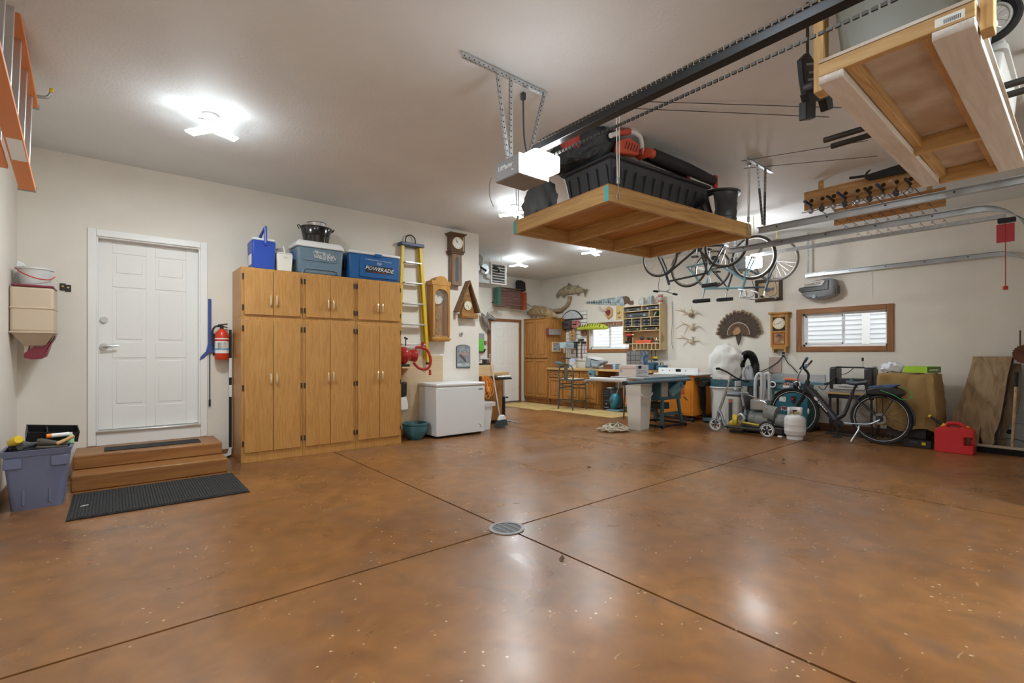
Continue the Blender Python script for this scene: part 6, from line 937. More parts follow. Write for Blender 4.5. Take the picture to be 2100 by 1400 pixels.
# pressure washer, canister, trimmer behind the scooter
t = thing('shop_engine', 'greasy grey engine unit with silver tank and yellow pump behind the scooter', 'engine', (7.74, 3.75, 0), RB); ENG = mat('engine_grey', (.34, .34, .32), .45, noise=.35, nsc=8); L = lambda px, py: (3.75-P(px, py, 'x', 7.74).y, P(px, py, 'x', 7.74).z); V = lambda px, py, y=0: Vector((L(px, py)[0], y, L(px, py)[1]))
def vb(a, b_, y0, y1): p_, q_ = L(*a), L(*b_); return B().box(p_[0], q_[0], y0, y1, q_[1], p_[1])
c = V(1556, 858); B().cyl(V(1535, 858, .1), V(1575, 862, .1), .13, n=24).o('crankcase', ENG, t, sm=True); B().cyl(V(1572, 845, .05)+Vector((-.03, 0, 0)), V(1590, 850, .05), .115, n=24).o('flywheel_cover', ENG, t, sm=True); B().cyl(V(1590, 862, .08), V(1612, 866, .08), .10, n=20).o('exhaust_drum', ENG, t, sm=True)
vb((1540, 818), (1572, 842), -.05, .15).o('fuel_tank', SIL, t, bv=.02); B().tube([V(1533, 807, -.06), V(1545, 812, -.06), V(1575, 826, -.06), V(1573, 840, -.06)], .010, 8).o('guard_bar', CHR, t, sm=True); B().tube(spl([V(1540, 806, -.08), V(1527, 806, -.08), V(1530, 830, -.08), V(1534, 850, -.08)], 4), .016, 8).o('handle_tube', GRY, t, sm=True); B().ell(V(1527, 822, .05), (.07, .12, .15), 14, 10).o('air_filter', DGR, t, sm=True)
B().box(V(1530, 870).x, V(1612, 870).x, -.12, .22, .03, V(1560, 872).z).o('skid_base', IRN, t, bv=.01)
for x in (V(1535, 870).x, V(1605, 870).x): B().box(x-.03, x+.03, -.1, .2, 0, .03).o('skid_foot', RUB, t)
t = thing('canister', 'worn cream and silver canister standing behind the scooter stem', 'canister', (7.86, 3.90, 0), RB); zc_ = P(1505, 806, 'x', 7.86).z; B().box(-.02, .22, 0, .24, .03, zc_-.05).o('body', mat('canister_cream', (.60, .58, .52), .45, noise=.2), t, bv=.03); B().box(-.03, .23, -.01, .25, zc_-.049, zc_+.01).o('lid', mat('canister_lid', (.22, .23, .26), .35), t, bv=.025); B().box(.05, .11, -.006, 0, .08, zc_-.10).o('dark_panel', DGR, t); B().cyl((.08, -.007, zc_-.13), (.08, -.012, zc_-.13), .03).o('round_badge', mat('badge_red', (.5, .15, .1), .5), t)
for x in (.0, .2): B().box(x-.02, x+.02, .02, .22, 0, .029).o('foot', RUB, t)
t = thing('string_trimmer', 'yellow hand tool with long yellow shaft lying behind the scooter deck', 'trimmer', (7.54, 3.75, 0), RB); L = lambda px, py: (3.75-P(px, py, 'x', 7.54).y, P(px, py, 'x', 7.54).z); V = lambda px, py, y=0: Vector((L(px, py)[0], y, L(px, py)[1]))
YW = mat('tool_yellow', (.72, .50, .06), .4, noise=.2); c = V(1507, 862); B().cyl(c+Vector((-.03, 0, 0)), c+Vector((.03, .02, 0)), .10, n=22).o('reel', YW, t, sm=True); B().ell(V(1501, 868), (.05, .05, .05), 12, 8).o('motor_cap', YW, t, sm=True); B().cyl(V(1515, 864), V(1557, 872), .016).o('shaft', YW, t, sm=True); B().tube(spl([V(1512, 855), V(1520, 849), V(1526, 858), V(1516, 870)], 4), .022, 8).o('gear_case', GLV, t, sm=True); B().cyl(V(1523, 845), V(1526, 832), .013).o('lever', BLK, t); B().box(c.x-.06, c.x+.12, -.05, .05, 0, .04).o('foot', IRN, t)
g = P(1598, 884, 'z', 0); t = thing('yellow_drill', 'yellow cordless drill lying on the floor beside the propane cylinder', 'drill', (g.x, g.y, 0), RB); B().cyl((-.06, 0, .07), (.02, 0, .075), .05).o('motor_body', YW, t, sm=True); B().tube([(0, 0, .09), (.07, 0, .07), (.12, 0, .035)], .03, 8).o('handle', YW, t, sm=True); B().box(-.06, .02, -.04, .04, 0, .024).o('battery', BLK, t, bv=.005)
single(B().prism([(-.05, 0), (.06, 0), (.04, .012), (-.02, .016)], -.03, .03), 'paper_scrap', WHT, 'scrap of white paper on the floor near the yellow drill', 'paper', P(1601, 895, 'z', 0))
# fuel can
t = thing('fuel_can', 'red plastic fuel can with side handle and yellow spout collar', 'fuel can', (7.99, 1.275, 0), RB); fr_ = mat('fuel_red', (.62, .025, .03), .4); w = .36; hf = .36
out = [(0, .01), (.01, 0), (w-.01, 0), (w, .01), (w, hf*.80), (w-.05, hf*.93), (w*.70, hf), (w*.30, hf), (w*.22, hf*.97), (.02, hf*.82), (0, hf*.75)]
bc = B(); n = len(out); hole1 = None
B().prism([(0, .01), (.01, 0), (w-.01, 0), (w, .01), (w, hf*.30), (w*.76, hf*.30), (w*.76, hf*.58), (w, hf*.58), (w, hf*.80), (w-.05, hf*.90), (w*.72, hf*.93), (w*.66, hf*.86), (w*.36, hf*.86), (w*.28, hf*.93), (.02, hf*.82), (0, hf*.75)], 0, .23).o('tank', fr_, t, bv=.014); B().prism([(w*.90, hf*.301), (w*.998, hf*.301), (w*.998, hf*.579), (w*.90, hf*.579)], .08, .15).o('side_grip', fr_, t, bv=.01); B().tube(spl([(w*.27, .115, hf*.92), (w*.36, .115, hf*.995), (w*.62, .115, hf*.995), (w*.73, .115, hf*.92)], 4), .022, 8).o('top_handle', fr_, t, sm=True)
B().cyl((.10, .115, hf*.84), (.055, .115, hf*.92), .03).o('collar', YEL, t, sm=True); B().cyl((.06, .115, hf*.92), (-.055, .115, hf*1.17), .020, .015).o('spout', BLK, t, sm=True); B().cyl((-.055, .115, hf*1.17), (-.075, .115, hf*1.21), .02).o('spout_tip', YEL, t); B().cyl((w*.82, .115, hf*.89), (w*.84, .115, hf*.93), .015).o('vent_cap', YEL, t)
for k in range(2): B().box(.02, w*.66, -.002, .0, hf*(.16+.5*k), hf*(.165+.5*k)).o('moulding_line', fr_, t)
# live-edge slabs leaning on the wall
def lean(px, py, x0=8.60, k=.27):
    x = x0+.15
    for _ in range(8): p = P(px, py, 'x', x); x = x0+k*max(p.z, 0)
    return p
def slab(name, label, pts, th, x0, k, m):
    P3 = [lean(a, b_, x0, k) for a, b_ in pts]; zm_ = min(p.z for p in P3); P3 = [Vector((p.x, p.y, p.z-zm_+.001)) for p in P3]; o = Vector((x0, P3[0].y, 0)); nv = Vector((1, 0, -k)).normalized()*th; t = thing(name, label, 'wood slab', o); n = len(P3); v = [p-o for p in P3]+[p-o+nv for p in P3]
    B().add(v, [tuple(range(n)), tuple(range(2*n-1, n-1, -1))]+[(i, i+n, (i+1) % n+n, (i+1) % n) for i in range(n)]).o('slab_face', m, t); return t, P3, o, nv
SLB_ = mat('slab_wood', (.42, .30, .17), .7, wood='z', dark=(.24, .15, .08), sc=.55); SLD = mat('slab_wood_dark', (.26, .18, .11), .75, wood='z', dark=(.14, .09, .05), sc=.6)
s1 = [(1995, 731), (2076, 731), (2072, 750), (2066, 772), (2062, 800), (2056, 835), (2051, 862), (2045, 880), (2039, 890), (2039, 915), (2017, 914), (2012, 896), (2012, 872), (2008, 890), (2006, 917), (1997, 919), (1970, 918), (1956, 880), (1952, 850), (1958, 838), (1968, 822), (1978, 795), (1986, 768), (1992, 748)]
t, P3, o, nv = slab('live_edge_slab', 'wide pale live-edge timber slab leaning against the wall', s1, .05, 8.55, .25, SLB_)
brk = B()
for i in range(1, 9): brk.tube([P3[i]-o+nv*.5, P3[i+1]-o+nv*.5], .018, 6)
stuff(brk.o('bark_edge', mat('bark_dark', (.05, .035, .025), .9), t))
s2 = [(2077, 737), (2094, 738), (2094, 800), (2085, 840), (2072, 860), (2062, 880), (2062, 915), (2042, 915), (2050, 880), (2060, 830), (2066, 790), (2072, 755)]
slab('live_edge_slab', 'narrow darker timber slab leaning behind the pale one', s2, .04, 8.66, .22, SLD)
# push broom
g = P(2090, 930, 'z', 0); t = thing('push_broom', 'wide push broom with pale handle leaning by the timber slabs', 'push broom', (8.38, .93, 0), RB); B().box(0, .62, -.03, .03, .07, .10).o('block', mat('broom_block', (.50, .42, .33), .6), t, bv=.005); B().box(.005, .615, -.035, .035, 0, .069).o('bristles', mat('bristle_black', (.012, .012, .012), .95, bump=1, bsc=120), t)
xh = .31; top = Vector((xh+.02, .28, 1.0)); b0 = Vector((xh, 0, .10)); B().cyl(b0, b0+(top-b0)*.80, .014, n=10).o('handle', mat('handle_tan', (.58, .40, .22), .5, wood='z'), t, sm=True); B().cyl(b0+(top-b0)*.80, top, .020, n=10).o('grip', RUB, t, sm=True)
for s_ in (-1, 1): B().tube(spl([Vector((xh+s_*.16, 0, .10)), Vector((xh+s_*.12, .02, .17)), Vector((xh, .035, .20))], 4), .006, 6).o('brace', IRN, t, sm=True)
q = P(2104, 726, 'x', 8.78); t = thing('rusty_sprocket', 'rusty toothed sprocket hung on a rod at the wall end', 'sprocket', (8.78, q.y, q.z), RB); od = []
for k in range(48): a = 2*pi*k/48; r_ = .125 if k % 2 else .113; od.append((r_*cos(a), r_*sin(a)))
B().prism(od, -.006, .006).o('toothed_plate', mat('rust', (.16, .06, .03), .8, noise=.4), t); B().cyl((0, -.02, 0), (0, .215, 0), .02).o('axle', IRN, t); B().cyl((-.05, 0, .05), (-.05, 0, .30), .008).o('rod', mat('rust', (.16, .06, .03)), t)
t = thing('metal_sheet', 'pale grey metal panel with a round hole behind the push broom', 'panel', (8.955, .79, 0), RB); B().box(0, .44, 0, .03, .105, .33).o('lower_panel', mat('panel_blue_grey', (.52, .55, .56), .5), t, bv=.004); B().box(0, .44, 0, .03, .335, 1.02).o('upper_panel', mat('panel_blue_grey', (.52, .55, .56)), t, bv=.004); B().cyl((.10, -.002, .22), (.10, .0, .22), .03, n=20).o('hole', BLK, t); B().box(.02, .42, .0, .03, 0, .104).o('foot', mat('panel_blue_grey', (.52, .55, .56)), t)
# ================================================================ wall things above the machines
BON = mat('antler_bone', (.62, .50, .36), .5)
for k, (cx_, cy_, tip, lb) in enumerate(((1419, 646, ((1397, 640, 1393, 632), (1400, 632, 1400, 632), (1440, 628, 1425, 628), (1437, 634, 1437, 637)), 'many-tined'), (1421, 672, ((1405, 666, 1398, 664), (1400, 676, 1400, 678), (1428, 668, 1421, 663), (1436, 671, 1436, 672)), 'smooth curved'), (1420, 700, ((1404, 693, 1398, 696), (1400, 690, 1400, 690), (1425, 692, 1421, 688), (1434, 697, 1434, 698)), 'plain lowest'))):
    o = PBx(cx_, cy_); L = lambda px, py: tr([(px, py)], 'x', XB, o)[0]; t = thing('deer_antlers', ('dark-capped antler pair with many tines, topmost on the window wall', 'pale curved antler pair, middle of the three', 'pale antler pair with skull cap, lowest of the three')[k], 'antlers', o, RB, 'antlers in a column on the wall')
    B().ell((0, -.04, 0), (.055, .04, .05), 12, 8).o('skull_cap', BON if k else mat('skull_dark', (.28, .20, .12), .7), t, sm=True)
    for s_, (ax_, ay_), (bx2, by2), tines in ((-1, (cx_-13, cy_-7), (cx_-24, cy_+(-9, 3, -5)[k]), ((cx_-18, cy_-14), (cx_-8, cy_-12))), (1, (cx_+9, cy_-8), (cx_+17, cy_-6), ((cx_+6, cy_-(19, 8, 11)[k]), (cx_+2, cy_-11)))):
        a1, b1 = L(ax_, ay_), L(bx2, by2); B().tube(spl([(s_*.03, -.05, .02), (a1[0], -.10, a1[1]), (b1[0], -.20, b1[1])], 5), [.018, .018, .017, .017, .016, .015, .014, .013, .011, .008, .004], 8).o('beam', BON, t, sm=True)
        for tn in tines[:2 if k == 0 else 1]: c1 = L(*tn); B().tube(spl([(a1[0]*.7, -.09, a1[1]*.8), (c1[0], -.15, c1[1])], 4), [.013, .011, .009, .006, .003], 6).o('tine', BON, t, sm=True)
# turkey fan
o = PBx(1516, 684); L = lambda px, py: tr([(px, py)], 'x', XB, o)[0]; t = thing('turkey_fan', 'mounted turkey tail fan on a small wooden plaque', 'tail fan mount', o, RB); R_ = L(1516, 634)[1]
F1 = mat('feather_brown', (.10, .065, .045), .7, noise=.5, nsc=30); F2 = mat('feather_tip', (.30, .20, .11), .7); F3 = mat('feather_rust', (.16, .09, .05), .7, noise=.4, nsc=30); F4 = mat('feather_pale', (.62, .52, .38), .7)
def feather(a, r0, r1, wd, y, m_, nm): 
    ca, sa = cos(a), sin(a); pts = [(r0, -wd*.25), (r1*.85, -wd*.5), (r1, -wd*.3), (r1*1.01, 0), (r1, wd*.3), (r1*.85, wd*.5), (r0, wd*.25)]; B().prism([(x*ca-z*sa, x*sa+z*ca) for x, z in pts], y, y+.004).o(nm, m_, t)
for k in range(19):
    a = radians(-8+196*k/18); r1 = R_*(.98-.05*abs(sin(a*9))) if 0 < a < pi else R_*.80; feather(a, .05, r1, .085, -.030-.0012*(k % 3), F2, 'tail_feather_tip'); feather(a, .05, r1-.035, .080, -.036-.0012*(k % 3), F1, 'tail_feather')
for k in range(13): a = radians(2+176*k/12); feather(a, .05, R_*.46, .075, -.043-.001*(k % 3), F4, 'covert_tip'); feather(a, .05, R_*.43, .07, -.048-.001*(k % 3), F3, 'covert_feather')
B().prism([L(a, b_) for a, b_ in ((1505, 681), (1513, 671), (1520, 671), (1523, 680), (1518, 686), (1508, 687))], -.065, -.052).o('plaque', mat('fan_plaque', (.40, .24, .11), .5), t, bv=.006); B().prism([L(a, b_) for a, b_ in ((1510, 687), (1521, 684), (1521, 694), (1516, 708), (1513, 700))], -.04, -.02).o('beard', F1, t)
# regulator clock
xf = XB-.12; o, w, h = fr(1580, 645, 1615, 711, 'x', xf); t = thing('regulator_clock', 'small oak regulator wall clock with red lower glass', 'clock', o, RB); d = .118; h = P(1580, 645, 'x', xf).z-o.z
B().box(0, w, .02, d, 0, h).o('case', GOK, t, bv=.003); B().box(0, .035, 0, .019, 0, h).box(w-.035, w, 0, .019, 0, h).box(.035, w-.035, 0, .019, 0, .035).box(.035, w-.035, 0, .019, h-.05, h).box(.035, w-.035, 0, .019, h*.44, h*.44+.03).o('door_frame', GOK, t, bv=.003); B().box(-.03, w+.03, -.03, d, h+.001, h+.035).o('cornice', GOK, t, bv=.008); B().box(.03, w-.03, 0, d, -.04, -.001).o('base_rail', GOK, t, bv=.004)
for x in (.03, w-.06): B().prism([(x, -.041), (x+.03, -.041), (x+.03, -.09), (x+.015, -.10)], .0, d).o('corbel', GOK, t)
B().box(.036, w-.036, .010, .018, h*.44+.031, h-.051).o('dial_board', BLK, t); dial(t, w/2, .008, h*.72, w*.34, (.75, 3.4), m=mat('dial_cream', (.80, .76, .60)))
B().box(.036, w-.036, .010, .018, .036, h*.44-.001).o('painted_glass', mat('glass_red', (.42, .10, .04), .25), t); B().box(.06, w-.06, .007, .009, .06, h*.40).o('painted_scene', mat('glass_print', (.55, .42, .20), .4, noise=.7, nsc=9, dark=(.28, .10, .05)), t); B().prism([(w*.30, h*.33), (w*.70, h*.33), (w*.5, h*.40)], .005, .0069).o('painted_crest', DGR, t)
# framed picture
xf = XB-.03; o, w, h = fr(1548, 575, 1604, 615, 'x', xf); t = thing('framed_fish_print', 'dark wooden frame with a fish chart behind the hanging bicycles', 'picture', o, RB); 
for x0, x1, z0, z1 in ((0, w, 0, .06), (0, w, h-.06, h), (0, .06, .06, h-.06), (w-.06, w, .06, h-.06)): B().box(x0, x1, 0, .028, z0, z1).o('frame_bar', mat('frame_dark', (.06, .035, .022), .4), t, bv=.006)
B().box(.06, w-.06, .012, .016, .06, h-.06).o('print', mat('chart_paper', (.62, .48, .30), .6, noise=.2, nsc=9), t); B().prism([(w*.3, h*.5), (w*.45, h*.62), (w*.6, h*.56), (w*.72, h*.62), (w*.70, h*.45), (w*.6, h*.48), (w*.45, h*.40)], .010, .0119).o('printed_fish', mat('fish_ink', (.16, .18, .20), .6), t)
# outboard cowling
xf = XB-.22; o = P(1641, 602, 'x', xf); L = lambda px, py: tr([(px, py)], 'x', xf, o)[0]; t = thing('outboard_cowling', 'vintage grey EVINRUDE outboard motor cowling mounted on the wall', 'motor cowling', o, RB); CWG = mat('cowl_grey', (.30, .32, .34), .35, noise=.25, nsc=8); CWD = mat('cowl_dark', (.06, .06, .065), .4)
pts = [(1640, 596), (1646, 584), (1660, 577), (1680, 572), (1700, 569), (1709, 571), (1713, 582), (1713, 597), (1708, 605), (1690, 611), (1668, 613), (1652, 612), (1643, 606)]; po = [L(*a) for a in pts]; cxm = sum(p[0] for p in po)/len(po); czm = sum(p[1] for p in po)/len(po)
B().loft([[(cxm+(x-cxm)*s_, y, czm+(z-czm)*s_) for x, z in po] for s_, y in ((.80, -.0), (.97, .04), (1, .10), (.98, .215))]).o('shell', CWG, t, sm=True, ang=50)
B().prism([L(*a) for a in ((1637, 595), (1640, 590), (1690, 586), (1694, 574), (1700, 573), (1699, 593), (1670, 597), (1642, 600))], -.012, .03).o('dark_band', CWD, t, bv=.008); B().prism([L(*a) for a in ((1648, 583), (1662, 578), (1688, 574), (1692, 576), (1686, 585), (1646, 589))], -.016, .02).o('name_plate', mat('plate_silver', (.62, .60, .55), .35), t, bv=.004)
a, b_ = L(1650, 586), L(1684, 580); text('EVINRUDE', .062, mat('ink_maroon', (.12, .03, .03), .5), t, ((a[0]+b_[0])/2, -.018, (a[1]+b_[1])/2), (pi/2, -.10, 0), shear=.2, width=b_[0]-a[0])
c = L(1670, 608); B().cyl((c[0], -.03, c[1]), (c[0], .02, c[1]), .03).o('cap', CWG, t, sm=True); c = L(1711, 590); B().box(c[0]-.02, c[0]+.03, .05, .16, c[1]-.08, c[1]+.04).o('rear_latch', CWD, t, bv=.008)
# outlet with cords, perforated panel
q = PBx(1608, 727, XB-.002); t = thing('wall_outlet', 'white wall outlet with two black plugs beside the perforated panel', 'outlet', q, RB); B().box(-.04, .04, -.006, 0, -.06, .06).o('plate', WHT, t, bv=.003); B().box(-.02, .015, -.04, -.0065, .012, .045).o('plug', BLK, t, bv=.005); B().box(-.02, .015, -.04, -.0065, -.035, -.005).o('plug', BLK, t, bv=.005)
L = lambda px, py: tr([(px, py)], 'x', XB-.03, q)[0]
for pts in ([(1606, 729), (1595, 742), (1577, 754), (1556, 764), (1552, 768)], [(1609, 731), (1616, 744), (1626, 753), (1636, 765)]): B().tube(spl([(L(*a)[0], -.03, L(*a)[1]) for a in pts], 5), .007, 6).o('cord', BLK, t, sm=True)
o, w, h = fr(1577, 732, 1602, 765, 'x', XB-.02); t = thing('perforated_panel', 'small pinkish perforated panel fixed to the wall under the regulator clock', 'panel', o, RB); B().box(0, w, 0, .018, 0, h).o('board', mat('peg_pink', (.58, .46, .40), .6), t); hl = B()
for i in range(9):
    for j in range(11): hl.bx((w*(i+.5)/9, -.0005, h*(j+.5)/11), (.016, .001, .006), (0, .7, 0))
stuff(hl.o('slots', mat('slot_dark', (.30, .20, .17), .7), t))
q = PBx(1785, 560, XB-.03); t = thing('pull_string', 'thin white string hanging on the wall in front of the second window', 'string', (q.x, q.y, q.z), RB); B().cyl((0, 0, -.36), (0, 0, 0), .003, n=6).o('cord_line', WHT, t); B().cyl((0, 0, .0), (0, .029, 0), .004).o('nail', STL, t)
# ================================================================ overhead: door openers, tracks, platforms, bicycles, rods
def perf(t, a, b_, name='strap', w=.035, m=None, L_=True):
    "perforated angle iron between two points"
    a = Vector(a); b_ = Vector(b_); d = (b_-a); n = d.length; d.normalize(); u = d.cross(Vector((.3, .9, .2))).normalized(); v = d.cross(u).normalized()
    o = B().loft([[p+x*u+y*v for x, y in ((0, 0), (w, 0), (w, .003), (.003, .003), (.003, w), (0, w))] for p in (a, b_)]).o(name, m or GLV, t)
    hs = B(); k = int(n/.04)
    for i in range(k): p = a+d*(.02+.04*i); hs.cyl(p+u*w*.55-v*.0008, p+u*w*.55+v*.0038, .006, n=6); hs.cyl(p+v*w*.55-u*.0008, p+v*w*.55+u*.0038, .006, n=6)
    stuff(hs.o('holes', BLK, o)); return o
LENS = mat('opener_lens', (.97, .99, 1), .4, emit=LAMP*.10); LENS2 = mat('opener_lens_far', (.97, .99, 1), .4, emit=LAMP*.25)
def opener(label, x, yb, zb, zt, dep, txt, railz, y_end, lens=True):
    t = thing('door_opener', label, 'garage door opener', (x, yb, zb)); w = .27; h = zt-zb
    B().box(-w/2, w/2, -dep, 0, 0, h).o('housing', mat('opener_grey', (.24, .235, .24), .45), t, bv=.01); B().box(-w/2-.004, w/2+.004, -dep-.012, -dep-.001, .0, h).o('end_plate', LGR, t, bv=.004)
    if txt: text('LiftMaster', .048, WHT, t, (-w/2-.001, -dep*.45, h*.60), (pi/2, 0, -pi/2), width=dep*.62); B().prism([(-dep*.86, h*.28), (-dep*.74, h*.28), (-dep*.72, h*.38)], -w/2-.003, -w/2, ax='x').o('logo_mark', LGR, t)
    B().box(-w/2+.02, w/2-.02, -dep-.15, -dep-.013, .015, h-.005).o('lens', LENS if txt else LENS2, t, bv=.02)
    B().box(-.03, .03, yb*0+(y_end-yb), -dep-.02, railz-zb, railz-zb+.045).o('rail', mat('rail_dark', (.035, .037, .04), .3, m=.6) if txt else GLV, t, bv=.003)
    ch = B(); n = int((yb-dep-y_end)/.03)
    if txt:
        for i in range(n): ch.bx((.035, -dep-.10-.03*i, railz-zb-.045), (.010, .021, .014)); 
        stuff(ch.o('chain', IRN, t)); ch = B()
        for i in range(n): ch.bx((-.035, -dep-.10-.03*i, railz-zb+.05), (.010, .021, .012))
        stuff(ch.o('chain', IRN, t))
    return t
q0 = P(1015, 336, 'x', 2.065); q1 = P(1016, 376, 'x', 2.065)
t = opener('grey LiftMaster garage door opener with glowing lens and long dark rail', 2.20, 2.68, q1.z, q0.z, .25, True, 2.585, YG+.02)
a0, a1 = P(952, 107, 'z', CE-.02), P(1125, 190, 'z', CE-.02); it = thing('ceiling_angle_iron', 'perforated steel angle bolted to the ceiling above the LiftMaster opener', 'angle iron', (a0.x, 2.69, CE-.001)); perf(it, (0, 0, -.04), (a1.x-a0.x, 0, -.04), 'angle_bar', .038)
zt_ = q0.z-CE
for xa, xb in ((P(1008, 138, 'z', CE).x, 2.15), (2.17, 2.17), (P(1105, 184, 'z', CE).x, 2.31)): perf(it, (xa-a0.x, -.03, -.045), (xb-a0.x, -.03, zt_+.003), 'strap', .032)
single(B().tube(spl([(0, 0, 0), (0, 0, -.08), (.01, .0, -.35), (.02, -.03, -.50)], 5), .007, 6).bx((0, 0, -.03), (.03, .03, .05)), 'opener_power_cord', DGR, 'dark power cord hanging from the ceiling outlet to the LiftMaster opener', 'power cord', P(1073, 190, 'z', CE-.002), sm=True)
single(B().tube(spl([(0, 0, 0), (-.03, -.02, -.06), (-.02, -.01, -.14), (.02, .0, -.20)], 5), .003, 5), 'thin_wire', mat('wire_brown', (.2, .15, .1), .5), 'thin loose wire dangling below the LiftMaster opener', 'wire', (2.06, 2.72, q1.z+.05), sm=True)
op2 = opener('second grey door opener with lit lens half hidden by the bicycles', 7.49, 3.62, P(1500, 557, 'x', 7.49).z, P(1500, 533, 'x', 7.49).z, .27, False, P(1620, 515, 'x', 7.49).z, .60)
for x in (-.1, .1): B().cyl((x, -.13, P(1500, 533, 'x', 7.49).z-P(1500, 557, 'x', 7.49).z), (x, -.13, CE-P(1500, 557, 'x', 7.49).z), .012).o('hanger', GLV, op2)
qt = P(2062, 470, 'x', 7.49).y-3.62; rz2 = P(1620, 515, 'x', 7.49).z-P(1500, 557, 'x', 7.49).z; B().box(-.035, .035, qt-.08, qt+.06, rz2-.05, rz2-.001).o('trolley', BLK, op2, bv=.006); zz_ = P(1500, 557, 'x', 7.49).z
q = P(2062, 470, 'x', 7.49); t = thing('release_tag', 'red emergency release tag and cord hanging from the opener trolley', 'release cord', (7.49, q.y, q.z)); B().box(-.07, .07, -.002, .002, -.14, .06).o('tag', mat('tag_red', (.60, .07, .09), .5), t); B().cyl((0, 0, -.62), (0, 0, .10), .004, n=6).o('cord_line', RED, t); B().cyl((0, 0, -.66), (0, 0, -.62), .022).o('knob', RED, t); B().cyl((0, 0, .1), (0, 0, P(1620, 515, 'x', 7.49).z-.05-q.z), .004, n=6).o('upper_line', RED, t); t.rotation_euler.z = RB
# door tracks
def track(label, x, z, y0, y1, curve, w=.05, h=.06, sgn=1):
    t = thing('door_track', label, 'door track', (x, y0, z)); pr = ((-w/2, h/2), (w/2, h/2), (w/2, -h/2), (-w/2, -h/2), (-w/2, -h/2+.004), (w/2-.004, -h/2+.004), (w/2-.004, h/2-.004), (-w/2, h/2-.004)); pth = [(y0, z, 0), (y1, z, 0)]
    rings = [[(a, 0, c) for a, c in pr], [(a, y1-y0, c) for a, c in pr]]
    if curve:
        R_ = .36
        for k in range(1, 9): a = pi/2*k/8; yy, zz, = y1-R_*sin(a), -R_*(1-cos(a)); rings.append([(a_, yy-y0+c*-sin(a)*-1, zz+c*cos(a)) for a_, c in pr])
        yy, zz = y1-R_, -R_; rings.append([(a_, yy-y0+c, -z+.03) for a_, c in pr])
    B().loft(rings).o('channel', mat('track_steel', (.50, .52, .54), .35, m=.85, noise=.15, nsc=4), t)
    for k in range(int((y0-y1)/.45)): B().cyl((-w/2-.002, -.2-.45*k, 0), (-w/2-.008, -.2-.45*k, 0), .008).o('bolt', IRN, t)
    return t
zt1 = P(1555, 467, 'x', 5.25).z-.03
t1 = track('straight galvanised door track under the fishing rods', 5.25, zt1, 2.26, -1.2, False); t2 = track('curved galvanised door track left of the second opener rail', 6.08, 2.55, 2.98, .68, True); t3 = track('curved galvanised door track along the window wall', 8.90, 2.54, 3.07, .80, True)
a0 = P(1532, 324, 'z', CE-.02); it = thing('ceiling_angle_iron', 'short perforated steel angle on the ceiling holding the straight door track', 'angle iron', (a0.x, 2.25, CE-.001)); perf(it, (0, 0, -.04), (P(1585, 350, 'z', CE-.02).x-a0.x, 0, -.04), 'angle_bar', .038); perf(it, (.16, -.02, -.045), (5.27-a0.x, -.02, zt1-CE+.06), 'strap', .03); perf(it, (.36, -.02, -.045), (5.31-a0.x, -.02, zt1-CE+.06), 'strap', .03)
it = thing('track_hanger', 'perforated steel strap hanging the wall-side door track', 'hanger strap', (8.86, 3.02, CE-.001)); perf(it, (0, 0, -.0), (0, 0, 2.54-CE+.045), 'strap', .035)
it = thing('track_hanger', 'short steel bracket holding the curved track beside the bicycles', 'hanger strap', (6.06, 2.90, CE-.001)); perf(it, (0, 0, -.0), (0, 0, 2.55-CE+.045), 'strap', .035)
# ---------------------------------------------------------------- hanging storage platform
zp = 2.48; c0 = P(1248, 411, 'z', zp); c1 = P(1541, 487, 'z', zp); c2 = P(1034, 477, 'z', zp); ang = math.atan2(c1.y-c0.y, c1.x-c0.x); PW = (c1-c0).length; PD = ((c2-c0).length); hs = .13
t = thing('hanging_platform', 'suspended timber storage platform hung on ropes below the ceiling', 'storage platform', c0, ang); PB = mat('platform_board', (.58, .36, .14), .5, wood='x', dark=(.42, .22, .07)); PBy = mat('platform_board_y', (.60, .37, .14), .5, wood='y', dark=(.45, .24, .08)); PPL = mat('platform_ply', (.56, .29, .09), .45, wood='y', dark=(.36, .16, .04), sc=.8)
B().box(0, PW, 0, .038, 0, hs).o('rim_board', PB, t, bv=.003); B().box(0, PW, PD-.038, PD, 0, hs).o('rim_board', PB, t, bv=.003)
for k, x in enumerate((0, PW*.34, PW*.67, PW-.038)): B().box(x, x+.038, .0385, PD-.0385, 0, hs).o('joist', PBy, t, bv=.003)
B().box(.005, PW-.005, .005, PD-.005, hs+.0005, hs+.013).o('deck', PPL, t)
for x, y in ((-.001, .0), (-.001, PD-.05)): B().box(x-.001, x+.0005, y, y+.05, .002, hs-.002).o('end_mark', mat('mark_turquoise', (.10, .45, .45), .5), t)
Rz = Matrix.Rotation(ang, 4, 'Z'); loc = lambda x, y, z=0: c0+Rz @ Vector((x, y, z))
ROP = mat('rope_white', (.74, .73, .70), .8)
